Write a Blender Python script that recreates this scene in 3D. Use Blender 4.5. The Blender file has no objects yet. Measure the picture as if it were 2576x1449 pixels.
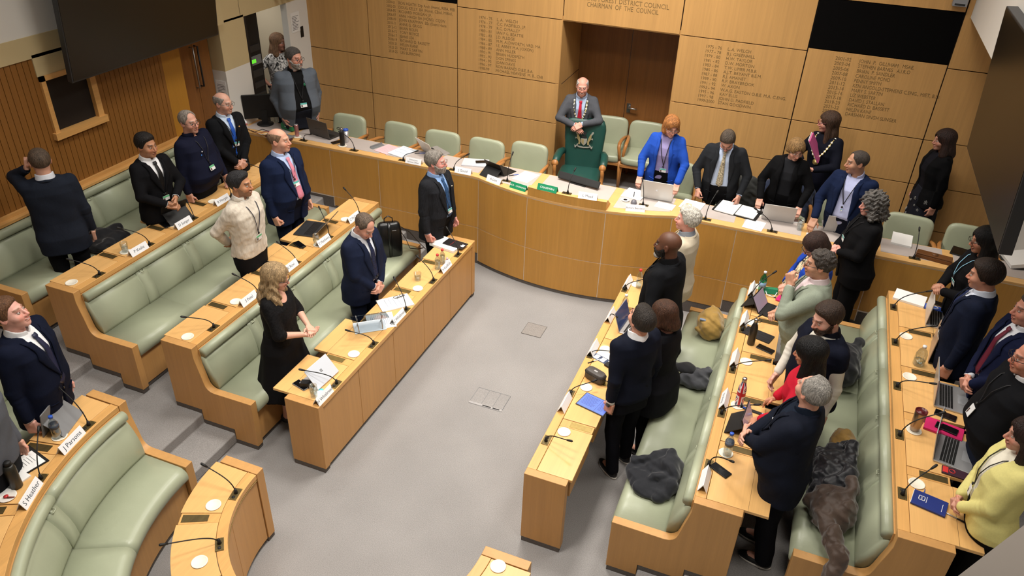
import bpy, math, random
PEOPLE_ON = True
import numpy as np
from mathutils import Vector, Matrix
random.seed(7); rng = np.random.RandomState(5)
SC = bpy.context.scene
COL = SC.collection
PI = math.pi
# ------------------------------------------------------------------ camera
FPX, IW, IH = 1941.13, 2576, 1449
PITCH, ROLL, YAW = math.radians(32.121), math.radians(2.258), math.radians(-20.432)
CAM = np.array([2.235, -6.1485, 5.0176])
_f = np.array([math.sin(YAW)*math.cos(PITCH), math.cos(YAW)*math.cos(PITCH), -math.sin(PITCH)])
_r = np.array([math.cos(YAW), -math.sin(YAW), 0.0]); _u = np.cross(_r, _f)
CR = math.cos(ROLL)*_r + math.sin(ROLL)*_u; CU = -math.sin(ROLL)*_r + math.cos(ROLL)*_u; CF = _f
def at(u, v, z):
    """world point at height z seen at photo pixel (u, v): used as a survey of where things stand"""
    d = CF + CR*(u-IW/2)/FPX - CU*(v-IH/2)/FPX
    return CAM + d*(z-CAM[2])/d[2]
def aty(u, v, y):
    d = CF + CR*(u-IW/2)/FPX - CU*(v-IH/2)/FPX
    return CAM + d*(y-CAM[1])/d[1]
def atx(u, v, x):
    d = CF + CR*(u-IW/2)/FPX - CU*(v-IH/2)/FPX
    return CAM + d*(x-CAM[0])/d[0]
cam = bpy.data.cameras.new('camera'); camo = bpy.data.objects.new('camera', cam); COL.objects.link(camo)
cam.sensor_width = 36; cam.lens = FPX*36/IW; cam.clip_start = 0.05; cam.clip_end = 100
camo.matrix_world = Matrix(((CR[0], CU[0], -CF[0], CAM[0]), (CR[1], CU[1], -CF[1], CAM[1]), (CR[2], CU[2], -CF[2], CAM[2]), (0, 0, 0, 1)))
SC.camera = camo
# ------------------------------------------------------------------ materials
def lin(c):
    if isinstance(c, str): c = [int(c[i:i+2], 16)/255 for i in (0, 2, 4)]
    return tuple(x/12.92 if x <= .04045 else ((x+.055)/1.055)**2.4 for x in c)
MATS = {}
def mat(name, col, rough=.5, metal=0, spec=.5, noise=None, bump=None, trans=0, emit=None, alpha=1, attr=None, sheen=0, coat=0):
    """noise=(scale xyz, amount, detail): procedural value variation; bump=(scale xyz, strength, distance)"""
    if name in MATS: return MATS[name]
    m = bpy.data.materials.new(name); m.use_nodes = True; MATS[name] = m
    nt = m.node_tree; N, L = nt.nodes, nt.links; b = N['Principled BSDF']
    c = lin(col)
    b.inputs['Base Color'].default_value = (*c, 1); b.inputs['Roughness'].default_value = rough
    b.inputs['Metallic'].default_value = metal; b.inputs['Specular IOR Level'].default_value = spec
    if trans: b.inputs['Transmission Weight'].default_value = trans
    if sheen: b.inputs['Sheen Weight'].default_value = sheen
    if coat: b.inputs['Coat Weight'].default_value = coat
    if alpha < 1: b.inputs['Alpha'].default_value = alpha
    if emit:
        b.inputs['Emission Color'].default_value = (*lin(emit[0]), 1); b.inputs['Emission Strength'].default_value = emit[1]
    tc = N.new('ShaderNodeTexCoord')
    src = None
    if attr:
        a = N.new('ShaderNodeAttribute'); a.attribute_name = attr; src = a.outputs['Color']
        L.new(src, b.inputs['Base Color'])
    def nz(sc, detail, dist=0):
        mp = N.new('ShaderNodeMapping'); mp.inputs['Scale'].default_value = sc if hasattr(sc, '__len__') else (sc,)*3
        L.new(tc.outputs['Object'], mp.inputs['Vector'])
        n = N.new('ShaderNodeTexNoise'); n.inputs['Scale'].default_value = 1; n.inputs['Detail'].default_value = detail
        n.inputs['Distortion'].default_value = dist
        L.new(mp.outputs[0], n.inputs['Vector']); return n
    for k in (noise if isinstance(noise, list) else [noise] if noise else []):
        n = nz(k[0], k[2] if len(k) > 2 else 3, k[3] if len(k) > 3 else 0)
        r = N.new('ShaderNodeMapRange'); r.inputs['From Min'].default_value = .3; r.inputs['From Max'].default_value = .7
        r.inputs['To Min'].default_value = 1-k[1]; r.inputs['To Max'].default_value = 1+k[1]*.6
        L.new(n.outputs['Fac'], r.inputs['Value'])
        mx = N.new('ShaderNodeMix'); mx.data_type = 'RGBA'; mx.blend_type = 'MULTIPLY'; mx.inputs['Factor'].default_value = 1
        if src is None: mx.inputs['A'].default_value = (*c, 1)
        else: L.new(src, mx.inputs['A'])
        L.new(r.outputs[0], mx.inputs['B']); src = mx.outputs['Result']
        L.new(src, b.inputs['Base Color'])
    if bump:
        n = nz(bump[0], 3); bp = N.new('ShaderNodeBump'); bp.inputs['Strength'].default_value = bump[1]; bp.inputs['Distance'].default_value = bump[2]
        L.new(n.outputs['Fac'], bp.inputs['Height']); L.new(bp.outputs[0], b.inputs['Normal'])
    return m
def wood(name, col, axis, rough=.38, amt=.10, spec=.4):
    s = [28, 28, 28]; s['xyz'.index(axis)] = .9
    s2 = [5, 5, 5]; s2['xyz'.index(axis)] = .35
    return mat(name, col, rough, 0, spec, noise=[(tuple(s), amt, 4, .6), (tuple(s2), amt*.9, 2, .3), ((150 if axis != 'x' else 4, 150 if axis != 'y' else 4, 150 if axis != 'z' else 4), amt*.5, 2)])
W_TOP = wood('maple worktop', 'e3b271', 'y', .3, .06)
W_TOPX = wood('maple worktop across', 'e3b271', 'x', .3, .06)
W_RAIL = wood('maple rail', 'dba663', 'y', .33, .10)
W_RAILX = wood('maple rail across', 'dba663', 'x', .33, .10)
W_PAN = wood('maple panel', 'c8965a', 'z', .42, .06)
W_DAIS = wood('veneer dais', 'ca9548', 'z', .40, .07)
W_WALL = wood('veneer wall', 'cb9c60', 'z', .45, .07)
W_DOOR = wood('door veneer', '8a5a2e', 'z', .4, .13)
W_SLAT = wood('slat veneer', '8f5f2a', 'z', .5, .06)
W_ORANGE_LIT = wood('orange-lit veneer', 'b5802e', 'z', .45, .04)  # plain wood with the orange light on it mixed into the colour
W_CHAIR = wood('chair beech', 'b57a42', 'z', .35, .08)
W_DARKBOX = wood('walnut box', '6d4526', 'x', .4, .12)
LEATHER = mat('sage leather', 'aab096', .36, 0, .5, noise=((3, 3, 3), .07, 4), bump=((55, 55, 55), .12, .004))
LEATHER_D = mat('bottle green leather', '1f4a42', .4, 0, .5, noise=((4, 4, 4), .08), bump=((70, 70, 70), .1, .003))
PIPING = mat('leather piping', '7d8768', .45)
CARPET = mat('grey carpet', '989593', .95, 0, .1, noise=[((1.3, 1.3, 1.3), .10, 5), ((160, 160, 160), .22, 2)], bump=((220, 220, 220), .35, .004))
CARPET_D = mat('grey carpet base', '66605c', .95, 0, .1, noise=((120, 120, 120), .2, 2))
GAP = mat('dark gap', '1c130c', .8)
CREAM = mat('cream plaster', 'd8ccb4', .8, noise=((2, 2, 2), .03)); WHITEWALL = mat('white plaster', 'e6e2da', .8, noise=((2, 2, 2), .02))
TAN = mat('tan painted band', 'cdb98c', .7, noise=((2, 2, 2), .03))
BLACK = mat('matt black', '0c0b0b', .6); BLACKG = mat('gloss black', '0b0b0d', .18); SCREEN = mat('dark display', '17140f', .32, noise=((1, 1, 1), .1))
VOID = mat('unlit panel', '060505', .9, 0, .1)
STEEL = mat('brushed steel', 'b9b9b9', .3, 1); BRASS = mat('brass', 'a8925a', .38, .9, noise=((60, 60, 60), .15)); BRASS_D = mat('aged brass', '6b5c3a', .42, .7, noise=((40, 8, 40), .2))
PAD = mat('grey linoleum', 'b9aea8', .6, noise=((8, 8, 8), .03)); SEAM = mat('pale seam', 'e2d3bf', .4, .3)
PAPER = mat('white paper', 'f2f1ee', .8); PINKP = mat('pink paper', 'efc3c8', .8); INK = mat('ink', '2b2f3a', .8); INKBLUE = mat('blue ink', '5b6d92', .8)
CARDW = mat('white card', 'f3f3f5', .6); GREENSIGN = mat('green sign', '108a5c', .5); ENGRAVE = mat('engraved lettering', '7d6238', .7)
def thin_glass(name, tint, refl=.04):
    m = bpy.data.materials.new(name); m.use_nodes = True; MATS[name] = m; N, L = m.node_tree.nodes, m.node_tree.links
    for n in list(N): N.remove(n)
    o = N.new('ShaderNodeOutputMaterial'); mx = N.new('ShaderNodeMixShader'); t = N.new('ShaderNodeBsdfTransparent'); g = N.new('ShaderNodeBsdfGlossy'); lw = N.new('ShaderNodeLayerWeight')
    t.inputs[0].default_value = (*lin(tint), 1); g.inputs['Roughness'].default_value = .06; g.inputs[0].default_value = (.9, .92, .93, 1); lw.inputs['Blend'].default_value = .35
    mr = N.new('ShaderNodeMapRange'); mr.inputs['To Min'].default_value = refl; mr.inputs['To Max'].default_value = .5; L.new(lw.outputs['Facing'], mr.inputs['Value'])
    L.new(mr.outputs[0], mx.inputs[0]); L.new(t.outputs[0], mx.inputs[1]); L.new(g.outputs[0], mx.inputs[2]); L.new(mx.outputs[0], o.inputs[0]); return m
GLASS = thin_glass('clear glass', 'f8fafa'); WATER = thin_glass('water', 'e6ecec', .06)
GREENGL = thin_glass('green bottle', '6fc98f', .12)
ACRYL = thin_glass('clear acrylic', 'dfe6ea', .18)
def plain(name, hexc, rough=.5, metal=0, **k): return mat(name, hexc, rough, metal, **k)
RED = plain('red plastic', 'd63a3a', .35); BLUEC = plain('blue plastic', '2a55b8', .35); PURPLE = plain('purple plastic', '7a3fae', .35); WHITEP = plain('white plastic', 'eeeeee', .4)
SILVER = plain('silver aluminium', 'c4c4c6', .35, .6); DGREY = plain('dark grey plastic', '2a2b2d', .45); MGREY = plain('mid grey', '77787a', .5)
KEYS = plain('black keys', '141414', .55); COASTER = plain('off white coaster', 'f1ead9', .55)
# ------------------------------------------------------------------ mesh builder
class MB:
    def __init__(s): s.v = []; s.f = []; s.m = []; s.sm = []; s.mats = []
    def mi(s, m):
        if m not in s.mats: s.mats.append(m)
        return s.mats.index(m)
    def add(s, vs, fs, m, smooth=False):
        o = len(s.v); s.v.extend([tuple(map(float, p)) for p in vs]); k = s.mi(m)
        for f in fs: s.f.append(tuple(i+o for i in f)); s.m.append(k); s.sm.append(smooth)
        return s
    def box(s, x0, x1, y0, y1, z0, z1, m, M=None):
        vs = [(x, y, z) for z in (z0, z1) for y in (y0, y1) for x in (x0, x1)]
        if M is not None: vs = [M @ Vector(p) for p in vs]
        return s.add(vs, [(0, 2, 3, 1), (4, 5, 7, 6), (0, 1, 5, 4), (2, 6, 7, 3), (0, 4, 6, 2), (1, 3, 7, 5)], m)
    def prism(s, pts, ext, m, smooth=False):
        """closed polygon pts (3D) extruded by vector ext"""
        n = len(pts); e = Vector(ext); vs = [Vector(p) for p in pts]; vs = vs+[p+e for p in vs]
        fs = [tuple(range(n))[::-1], tuple(range(n, 2*n))]+[(i, (i+1) % n, n+(i+1) % n, n+i) for i in range(n)]
        return s.add(vs, fs, m, smooth)
    def loft(s, rings, m, closed=True, caps=True, smooth=True):
        n = len(rings[0]); vs = [p for r in rings for p in r]; fs = []
        for k in range(len(rings)-1):
            for i in range(n if closed else n-1):
                j = (i+1) % n; fs.append((k*n+i, k*n+j, (k+1)*n+j, (k+1)*n+i))
        if caps and closed: fs += [tuple(range(n))[::-1], tuple((len(rings)-1)*n+i for i in range(n))]
        return s.add(vs, fs, m, smooth)
    def tube(s, path, r, m, n=8, caps=True, flat=None):
        P = [Vector(p) for p in path]; rs = r if hasattr(r, '__len__') else [r]*len(P); rings = []
        up = None
        for i, p in enumerate(P):
            t = (P[min(i+1, len(P)-1)]-P[max(i-1, 0)]).normalized()
            if up is None: up = Vector((0, 0, 1)) if abs(t.z) < .9 else Vector((1, 0, 0))
            a = t.cross(up).normalized(); b = a.cross(t).normalized(); up = b
            fx = flat or 1
            rings.append([p+a*(math.cos(2*PI*k/n)*rs[i])+b*(math.sin(2*PI*k/n)*rs[i]*fx) for k in range(n)])
        return s.loft(rings, m, True, caps, True)
    def lathe(s, prof, m, n=20, c=(0, 0, 0), M=None, smooth=True):
        rings = [[(c[0]+r*math.cos(2*PI*k/n), c[1]+r*math.sin(2*PI*k/n), c[2]+z) for k in range(n)] for r, z in prof]
        if M is not None: rings = [[M @ Vector(p) for p in R] for R in rings]
        return s.loft(rings, m, True, True, smooth)
    def build(s, name, parent=None, bevel=0, seg=2, loc=None, rotz=0):
        me = bpy.data.meshes.new(name); me.from_pydata(s.v, [], s.f)
        for m in s.mats: me.materials.append(m)
        me.polygons.foreach_set('material_index', s.m); me.polygons.foreach_set('use_smooth', s.sm); me.update()
        o = bpy.data.objects.new(name, me); COL.objects.link(o)
        if loc is not None: o.location = loc
        o.rotation_euler[2] = rotz
        if parent is not None: o.parent = parent
        if bevel:
            b = o.modifiers.new('edge', 'BEVEL'); b.width = bevel; b.segments = seg; b.limit_method = 'ANGLE'; b.angle_limit = .7
            o.data.polygons.foreach_set('use_smooth', [True]*len(me.polygons))
            try:
                b.harden_normals = True
            except Exception: pass
        return o
def tag(o, label=None, cat=None, group=None, kind=None):
    if label: o['label'] = label
    if cat: o['category'] = cat
    if group: o['group'] = group
    if kind: o['kind'] = kind
    return o
def empty(name, loc=(0, 0, 0), rotz=0, label=None, cat=None, group=None):
    o = bpy.data.objects.new(name, None); COL.objects.link(o); o.location = loc; o.rotation_euler[2] = rotz; o.empty_display_size = .1
    return tag(o, label, cat, group)
def struct(o): o['kind'] = 'structure'; return o
def copy_tree(o, parent=None):
    c = o.copy(); COL.objects.link(c)
    if parent is not None: c.parent = parent
    for ch in list(o.children): copy_tree(ch, c)
    return c
_fonts = {}
def text_mesh(name, s, size, M, m, parent=None, align='LEFT', depth=0.0, sx=1.0):
    cu = bpy.data.curves.new('t', 'FONT'); cu.body = s; cu.size = size; cu.align_x = align; cu.align_y = 'CENTER'; cu.extrude = depth; cu.resolution_u = 2
    o = bpy.data.objects.new('t', cu); COL.objects.link(o)
    dg = bpy.context.evaluated_depsgraph_get()
    me = bpy.data.meshes.new_from_object(o.evaluated_get(dg)); bpy.data.objects.remove(o); bpy.data.curves.remove(cu)
    me.transform(Matrix.Diagonal((sx, 1, 1, 1))); me.transform(M); me.materials.clear(); me.materials.append(m); me.name = name
    r = bpy.data.objects.new(name, me); COL.objects.link(r)
    if parent is not None: r.parent = parent
    return r
def frame(o, ex, ey, ez):
    ex, ey, ez = Vector(ex), Vector(ey), Vector(ez)
    return Matrix(((ex.x, ey.x, ez.x, o[0]), (ex.y, ey.y, ez.y, o[1]), (ex.z, ey.z, ez.z, o[2]), (0, 0, 0, 1)))
# ================================================================== the room
R = [.908, 2.154, 3.400, 4.646]; HT = [.742, .970, 1.205, 1.435]; YN, YF, YC = -2.172, 1.01, -2.98
ET = .07
def st_line(side, ys): return [('s', side, y) for y in ys]
def st_arc(a0, a1, n): return [('a', math.radians(a0+(a1-a0)*i/n)) for i in range(n+1)]
def pos(st, q, z):
    if st[0] == 's': return (st[1]*q, st[2], z)
    return (q*math.cos(st[1]), YC+q*math.sin(st[1]), z)
def sweep(mb, sts, poly, m, smooth=False, caps=True):
    rings = [[pos(s, q, z) for q, z in poly] for s in sts]
    return mb.loft(rings, m, True, caps, smooth)
def rrect(b0, b1, z0, z1, r, n=5):
    """rounded rectangle outline"""
    out = []
    for cx, cz, a in ((b1-r, z1-r, 0), (b0+r, z1-r, 90), (b0+r, z0+r, 180), (b1-r, z0+r, 270)):
        for k in range(n+1):
            t = math.radians(a+90*k/n); out.append((cx+r*math.cos(t), cz+r*math.sin(t)))
    return out
# floors
mb = MB(); mb.box(-7, 7, -9.5, 5.5, -.2, 0, CARPET); struct(mb.build('floor'))
def u_path():
    return st_line(-1, [1.74, 0, YC+.001])+st_arc(180, 360, 48)[1:-1]+st_line(1, [YC+.001, 0, 1.74])
mb = MB()
prof = [(1.86, 0.0), (1.86, .095), (1.872, .115), (2.20, .115), (2.20, .21), (2.212, .23), (3.106, .23), (3.106, .325), (3.118, .345), (3.447, .345), (3.447, .44), (3.459, .46), (4.95, .46), (4.95, 0)]
prof = [(1.86, 0.0), (1.86, .115), (2.20, .115), (2.20, .23), (3.106, .23), (3.106, .345), (3.447, .345), (3.447, .46), (5.2, .46), (5.2, 0)]
sweep(mb, u_path(), prof, CARPET); o = struct(mb.build('floor_tiers', bevel=.018, seg=3))
mb = MB(); mb.box(-6.6, 6.2, 1.72, 4.5, .001, .46, CARPET); struct(mb.build('floor_platform'))
# brass-edged service hatches in the carpet
e = empty('floor_hatch', (0.01, -.675, 0), 0, 'carpeted service hatch with pale metal strip and cable slots in the open floor', 'floor hatch')
mb = MB(); mb.box(-.168, .172, -.112, .112, .001, .004, CARPET); mb.build('lid', e)
mb = MB()
for x0, x1, y0, y1 in ((-.172, .176, .112, .116), (-.172, -.168, -.112, .112), (.172, .176, -.112, .112), (-.05, -.047, -.11, .112), (.07, .073, -.11, .112)): mb.box(x0, x1, y0, y1, .001, .0055, MGREY)
mb.build('edging', e)
mb = MB(); mb.box(-.172, .176, -.138, -.112, .001, .006, SILVER); s_ = mb.build('strip', e)
mb = MB(); mb.box(-.03, .06, -.131, -.119, .005, .008, BLACK); mb.box(.08, .15, -.131, -.119, .005, .008, BLACK); mb.build('slot', s_)
mb = MB(); mb.box(-.11, .113, .502, .728, .001, .004, mat('worn carpet', '8e8883', .95, noise=((150, 150, 150), .2, 2)))
for a in ((-.113, .116, .728, .731), (-.113, .116, .499, .502), (-.113, -.11, .5, .73), (.113, .116, .5, .73)): mb.box(*a, .001, .0055, CARPET_D)
tag(mb.build('floor_hatch'), 'plain square floor hatch in the grey carpet in front of the dais', 'floor hatch')

# ---- back wall, panelled
XS = [-4.75, -3.70, -2.315, -.83, .67, 2.16, 3.64, 4.9]; ZS = [.46, .77, 1.32, 1.871, 2.70, 3.52, 4.4]
BW = MB()
BW.box(-4.75, -.83, 3.57, 3.7, 0, 4.4, GAP); BW.box(.67, 4.9, 3.57, 3.7, 0, 4.4, GAP); BW.box(-.83, .67, 3.57, 3.7, 2.69, 4.4, GAP)
for i in range(7):
    for j in range(6):
        x0, x1, z0, z1 = XS[i], XS[i+1], ZS[j], ZS[j+1]
        if i == 3 and j < 4: continue
        if i == 3 and j == 4: z1 = ZS[6]
        if i == 3 and j == 5: continue
        g = .012 if i in (1, 5) else .006
        if j == 4 and i in (1, 5):
            z0, z1 = 2.745, 3.285
            BW.box(x0+.008, x1-.008, 3.545, 3.58, z0, z1, VOID); BW.box(x0+.006, x1-.006, 3.55, 3.58, z1+.012, 3.52, W_WALL); continue
        if j == 3 and i in (1, 5): z1 = 2.738
        BW.box(x0+(.006 if i else 0), x1-.006, 3.55, 3.58, z0+.005, z1-.005, W_WALL)
# splayed lobby sides and its ceiling
BW.prism([(-.83, 3.555, .46), (-.83, 3.555, 2.69), (-.80, 4.35, 2.69), (-.80, 4.35, .46)], (-.05, 0, 0), W_WALL)
BW.prism([(.67, 3.555, .46), (.67, 3.555, 2.69), (.64, 4.35, 2.69), (.64, 4.35, .46)], (.05, 0, 0), W_WALL)
BW.box(-.85, .69, 3.56, 4.4, 2.69, 2.75, W_WALL); BW.box(-.801, -.797, 3.57, 4.34, 1.866, 1.876, GAP)
wall_back = struct(BW.build('wall_back', bevel=.003, seg=1))
def door_leaf(name, x0, x1, y, z0, z1, handle_x, par=None):
    m_ = MB(); m_.box(x0, x1, y, y+.045, z0, z1, W_DOOR); d = struct(m_.build(name, par, bevel=.002, seg=1)); return d
d1 = door_leaf('door_1', -.797, -.083, 4.33, .465, 2.685, 0); d2 = door_leaf('door_2', -.077, .637, 4.33, .465, 2.685, 0)
m_ = MB(); hx = -.02; m_.box(hx-.025, hx+.025, 4.318, 4.332, 1.37, 1.50, STEEL); m_.tube([(hx, 4.33, 1.45), (hx, 4.27, 1.45), (hx+.13, 4.265, 1.45)], .011, STEEL, 8); struct(m_.build('door_handle', d2))
# engraved lists
def board(rows, xd, xn, z0, z1, size=.066, sxd=1, sxn=1):
    n = len(rows)
    for k, (d, t) in enumerate(rows):
        z = z0+(z1-z0)*k/(n-1)
        for x, s, q_ in ((xd, d, sxd), (xn, t, sxn)):
            M = frame((x, 3.5485, z), (1, 0, 0), (0, 0, 1), (0, -1, 0)) @ Matrix.Diagonal((q_, 1, 1, 1))
            text_parts.append((s, size, M))
text_parts = []
board([('2000-01', 'RON HEATH  Dip Arch (Hons), RIBA, FEB'), ('2002-03', 'DOUG KELLY  BA (Hons), CBiol, MIBiol,'), ('2004-05', 'RICHARD MORGAN J.P.'), ('2006-07', 'ANN  HAIGH BA (HONS)  CQSW'), ('2008-09', 'JOHN KNAPMAN  BSc (Econ) Hons'), ('2010-11', 'ANNE G. GRIGG'), ('2012-13', 'BRIAN ROLFE'), ('2014-15', 'TONY BOYCE'), ('2016-17', 'JEANE LEA'), ('2018-19', 'RICHARD D. BASSETT'), ('2020-21', 'HELEN KANE'), ('2022-23', 'MARY S. SARTIN'), ('2024-25', 'LES BURROWS')], -3.39, -3.20, 2.652, 1.98, .056, .78, .86)
board([('1974 - 75', 'L. A.  WELCH'), ('1976 - 77', 'C.C. PADFIELD, J.P.'), ('1978 - 79', 'R.C. O.MALLEY'), ('1980 - 81', 'IAN F.G. BEATTIE'), ('1982 - 83', 'J.D. PLEDGE'), ('1984 - 85', 'M.M. ALDWORTH, VRD, MA'), ('1986 - 87', 'I.E. ABBEY M.A. (OXON)'), ('1988 - 89', 'ANN MILLER'), ('1990 - 91', 'BRIAN HUDSPETH'), ('1992 - 93', 'DON SPINKS'), ('1994 - 95', 'JOAN DAVIS'), ('1996 - 97', 'RON BARNES O.B.E.,B.A.'), ('1998-99', 'MICHAEL HEAVENS  M. B., ChB')], -2.0, -1.74, 2.6, 1.928, .055, .92, .92)
board([('1975 - 76', 'L..A. WELCH'), ('1977 - 78', 'B.J. GREENHILL'), ('1979 - 80', 'H.W. TAYLOR'), ('1981 - 82', 'D.W. MORTON'), ('1983 - 84', 'T.W. LIMER M.B.E.'), ('1985 - 86', 'A.J.T. BRYANT B.E.M.'), ('1987 - 88', 'R.J. AMANET'), ('1989 - 90', 'R.P. BRAYBROOK'), ('1991 - 92', 'W. AXON'), ('1993 - 94', 'W.A.G. EASTON O.B.E. M.A. C.ENG.'), ('1995 - 96', 'KAY ELLIS'), ('1997 - 98', 'JOHN D. PADFIELD'), ('1999-2000', 'STAN GOODWIN')], 1.0, 1.262, 2.605, 1.945, .053, .95, .95)
board([('2001-02', 'JOHN  P.  GILLIHAM   MSAE.'), ('2003-04', 'STEPHEN BARNES   A.I.R.O'), ('2005-06', 'BRIAN  P. SANDLER'), ('2007-08', 'CAROLINE POND'), ('2009-10', 'PENNY SMITH'), ('2011-12', 'KEN ANGOLD-STEPHENS C.ENG., MIET, B.Sc'), ('2013-14', 'MARY S. SARTIN'), ('2015-16', 'LIZ WEBSTER'), ('2017-18', 'DAVID J. STALLAN'), ('2019-20', 'RICHARD D. BASSETT'), ('2021-22', 'HELEN KANE'), ('2023-24', 'DARSHAN SINGH SLINGER')], 2.48, 2.737, 2.66, 2.04, .059, .88, .80)
def merged_text(name, parts, m, parent):
    vs, fs = [], []
    for s, size, M in parts:
        o = text_mesh('t', s, size, M, m); me = o.data; k = len(vs)
        vs += [tuple(v.co) for v in me.vertices]; fs += [tuple(i+k for i in p.vertices) for p in me.polygons]
        bpy.data.objects.remove(o); bpy.data.meshes.remove(me)
    b = MB(); b.add(vs, fs, m); return b.build(name, parent)
for nm, sl in (('names_lettering', slice(0, 26)), ('names_lettering', slice(26, 52)), ('names_lettering', slice(52, 78)), ('names_lettering', slice(78, 102))):
    struct(merged_text(nm, text_parts[sl], ENGRAVE, wall_back))
hd = [('EPPING FOREST DISTRICT COUNCIL', .088, frame((-.07, 3.5485, 2.998), (1, 0, 0), (0, 0, 1), (0, -1, 0))), ('CHAIRMAN  OF  THE  COUNCIL', .088, frame((-.076, 3.5485, 2.925), (1, 0, 0), (0, 0, 1), (0, -1, 0)))]
vs, fs = [], []
for s, size, M in hd:
    o = text_mesh('t', s, .082, Matrix.Identity(4), ENGRAVE, None, 'CENTER'); xs = [v.co.x for v in o.data.vertices]; w_ = max(xs)-min(xs)
    o.data.transform(Matrix.Diagonal(((.905 if 'CHAIR' in s else 1.13)/w_, 1, 1, 1))); o.data.transform(M); k = len(vs)
    vs += [tuple(v.co) for v in o.data.vertices]; fs += [tuple(i+k for i in p.vertices) for p in o.data.polygons]; bpy.data.objects.remove(o)
b = MB(); b.add(vs, fs, ENGRAVE); struct(b.build('heading_lettering', wall_back))
# ---- wall on the slatted side
XL = -4.70
m = MB()
m.box(XL-.12, XL-.02, -6.5, .66, 0, 2.81, GAP)
y = -6.5
wy0, wy1, wz0, wz1 = -.92, -.30, 2.05, 2.62
while y < .65:
    m_ = min(y+.058, .655)
    if y+.058 > wy0+.01 and y < wy1-.01:
        m.box(XL-.03, XL, y, m_, .46, wz0-.06, W_SLAT); 
        if y > -.6: m.box(XL-.03, XL, y, m_, wz1, 2.80, W_SLAT)
    else: m.box(XL-.03, XL, y, m_, .46, 2.80 if y < -.95 or y > -.5 else 2.62, W_SLAT)
    y += .0635
m.box(XL-.03, XL+.03, -6.5, .66, 1.40, 1.47, W_RAIL)
m.box(XL-.02, XL+.012, -.93, -.45, 2.62, 2.83, TAN)
struct(m.build('wall_left'))
m = MB(); m.box(XL-.02, XL+.012, -6.5, 1.0, 2.80, 3.0, TAN); m.box(XL-.10, XL+.0, -6.5, 1.67, 3.0, 4.4, WHITEWALL); struct(m.build('wall_left_upper'))
w = MB()
for a in ((wy0, wy0+.05, wz0, wz1), (wy1-.07, wy1, wz0, wz1)): w.box(XL-.12, XL+.03, *a, W_RAIL)
w.box(XL-.12, XL+.05, wy0-.02, wy1+.02, wz0-.07, wz0, W_RAIL); w.box(XL-.12, XL+.03, wy0, wy1, wz1-.05, wz1, W_RAIL)
wn = struct(w.build('window_1'))
w = MB(); w.box(XL-.09, XL-.08, wy0+.05, wy1-.07, wz0, wz1-.05, mat('maroon booth glass', '5e1a18', .35)); struct(w.build('window_pane', wn))
# recess with orange-lit wood panel and double doors, white jamb with notice
m = MB(); xr = XL-.2
m.box(XL-.05, XL-.012, .66, .965, .46, 2.7, W_ORANGE_LIT); m.box(XL-.052, XL-.005, .655, .662, .46, 2.7, GAP); m.box(xr-.05, xr+.3, .66, 1.67, 2.60, 3.0, TAN); struct(m.build('wall_left_recess'))
d3 = door_leaf('door_3', 0, .01, 0, 0, .01, 0); bpy.data.objects.remove(d3)
for k, (a, b_) in enumerate(((.97, 1.372), (1.378, 1.66))):
    m = MB(); m.box(xr-.05, xr+.0, a, b_, .465, 2.6, W_DOOR); dd = struct(m.build('door_%d' % (3+k)))
    m = MB(); yy = 1.335 if k == 0 else 1.415; m.tube([(xr, yy, 2.35), (xr+.05, yy, 2.35), (xr+.05, yy, 1.85), (xr, yy, 1.85)], .011, STEEL if k == 0 else DGREY, 8); struct(m.build('door_handle', dd))
m = MB(); m.box(xr-.02, XL, 1.67, 2.16, 1.99, 2.6, TAN); m.box(xr-.02, XL, 1.67, 2.16, 0, 1.99, WHITEWALL)
m.box(XL-.1, XL, 1.665, 3.5, 2.575, 4.4, TAN); m.box(XL-.1, XL, 3.07, 3.55, .46, 2.575, WHITEWALL)
m.box(XL-.004, XL+.002, 2.10, 2.104, 2.6, 3.0, GAP); m.box(XL-.004, XL+.002, 1.68, 2.8, 2.86, 2.865, GAP)
m.box(XL-.07, XL+.001, 2.16, 2.20, .46, 2.575, GAP)
struct(m.build('wall_left_doorway'))
m = MB(); m.box(-6.5, -6.4, 1.9, 3.7, .46, 2.8, CREAM); m.box(-6.5, -4.7, 3.62, 3.7, .46, 2.8, CREAM); m.box(-6.5, XL-.1, 2.0, 2.1, .46, 2.8, CREAM); m.box(-6.5, XL-.05, 2.0, 3.7, 2.72, 2.8, CREAM)
struct(m.build('wall_side_room'))
def notice(name, o, ex, ey, w_, h_, label, head=None):
    M = frame(o, ex, ey, Vector(ex).cross(Vector(ey)))
    b_ = MB(); b_.box(0, w_, -h_, 0, 0, .003, PAPER, M); p = b_.build(name); tag(p, label, 'notice')
    b_ = MB(); random.seed(len(label))
    for k in range(int(h_/.022)-2):
        b_.box(w_*.1, w_*(.5+.4*random.random()), -.05-.02*k-.006, -.05-.02*k, .003, .0036, INK if k else MGREY, M)
    b_.build('print', p); return p
notice('notice_sheet', (-4.885, 1.667, 1.86), (1, 0, 0), (0, 0, 1), .16, .32, 'white printed notice taped on the jamb beside the brown double doors', 1)
notice('notice_sheet', (XL+.002, 3.14, 2.42), (0, 1, 0), (0, 0, 1), .2, .27, 'white notice sheet high on the white jamb beside the equipment doorway')
b_ = MB(); b_.box(XL+.001, XL+.006, 3.33, 3.40, 2.05, 2.2, BLACK); tag(b_.build('wall_switch'), 'small black wall plate on the white jamb behind the bearded man', 'wall plate')
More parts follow.
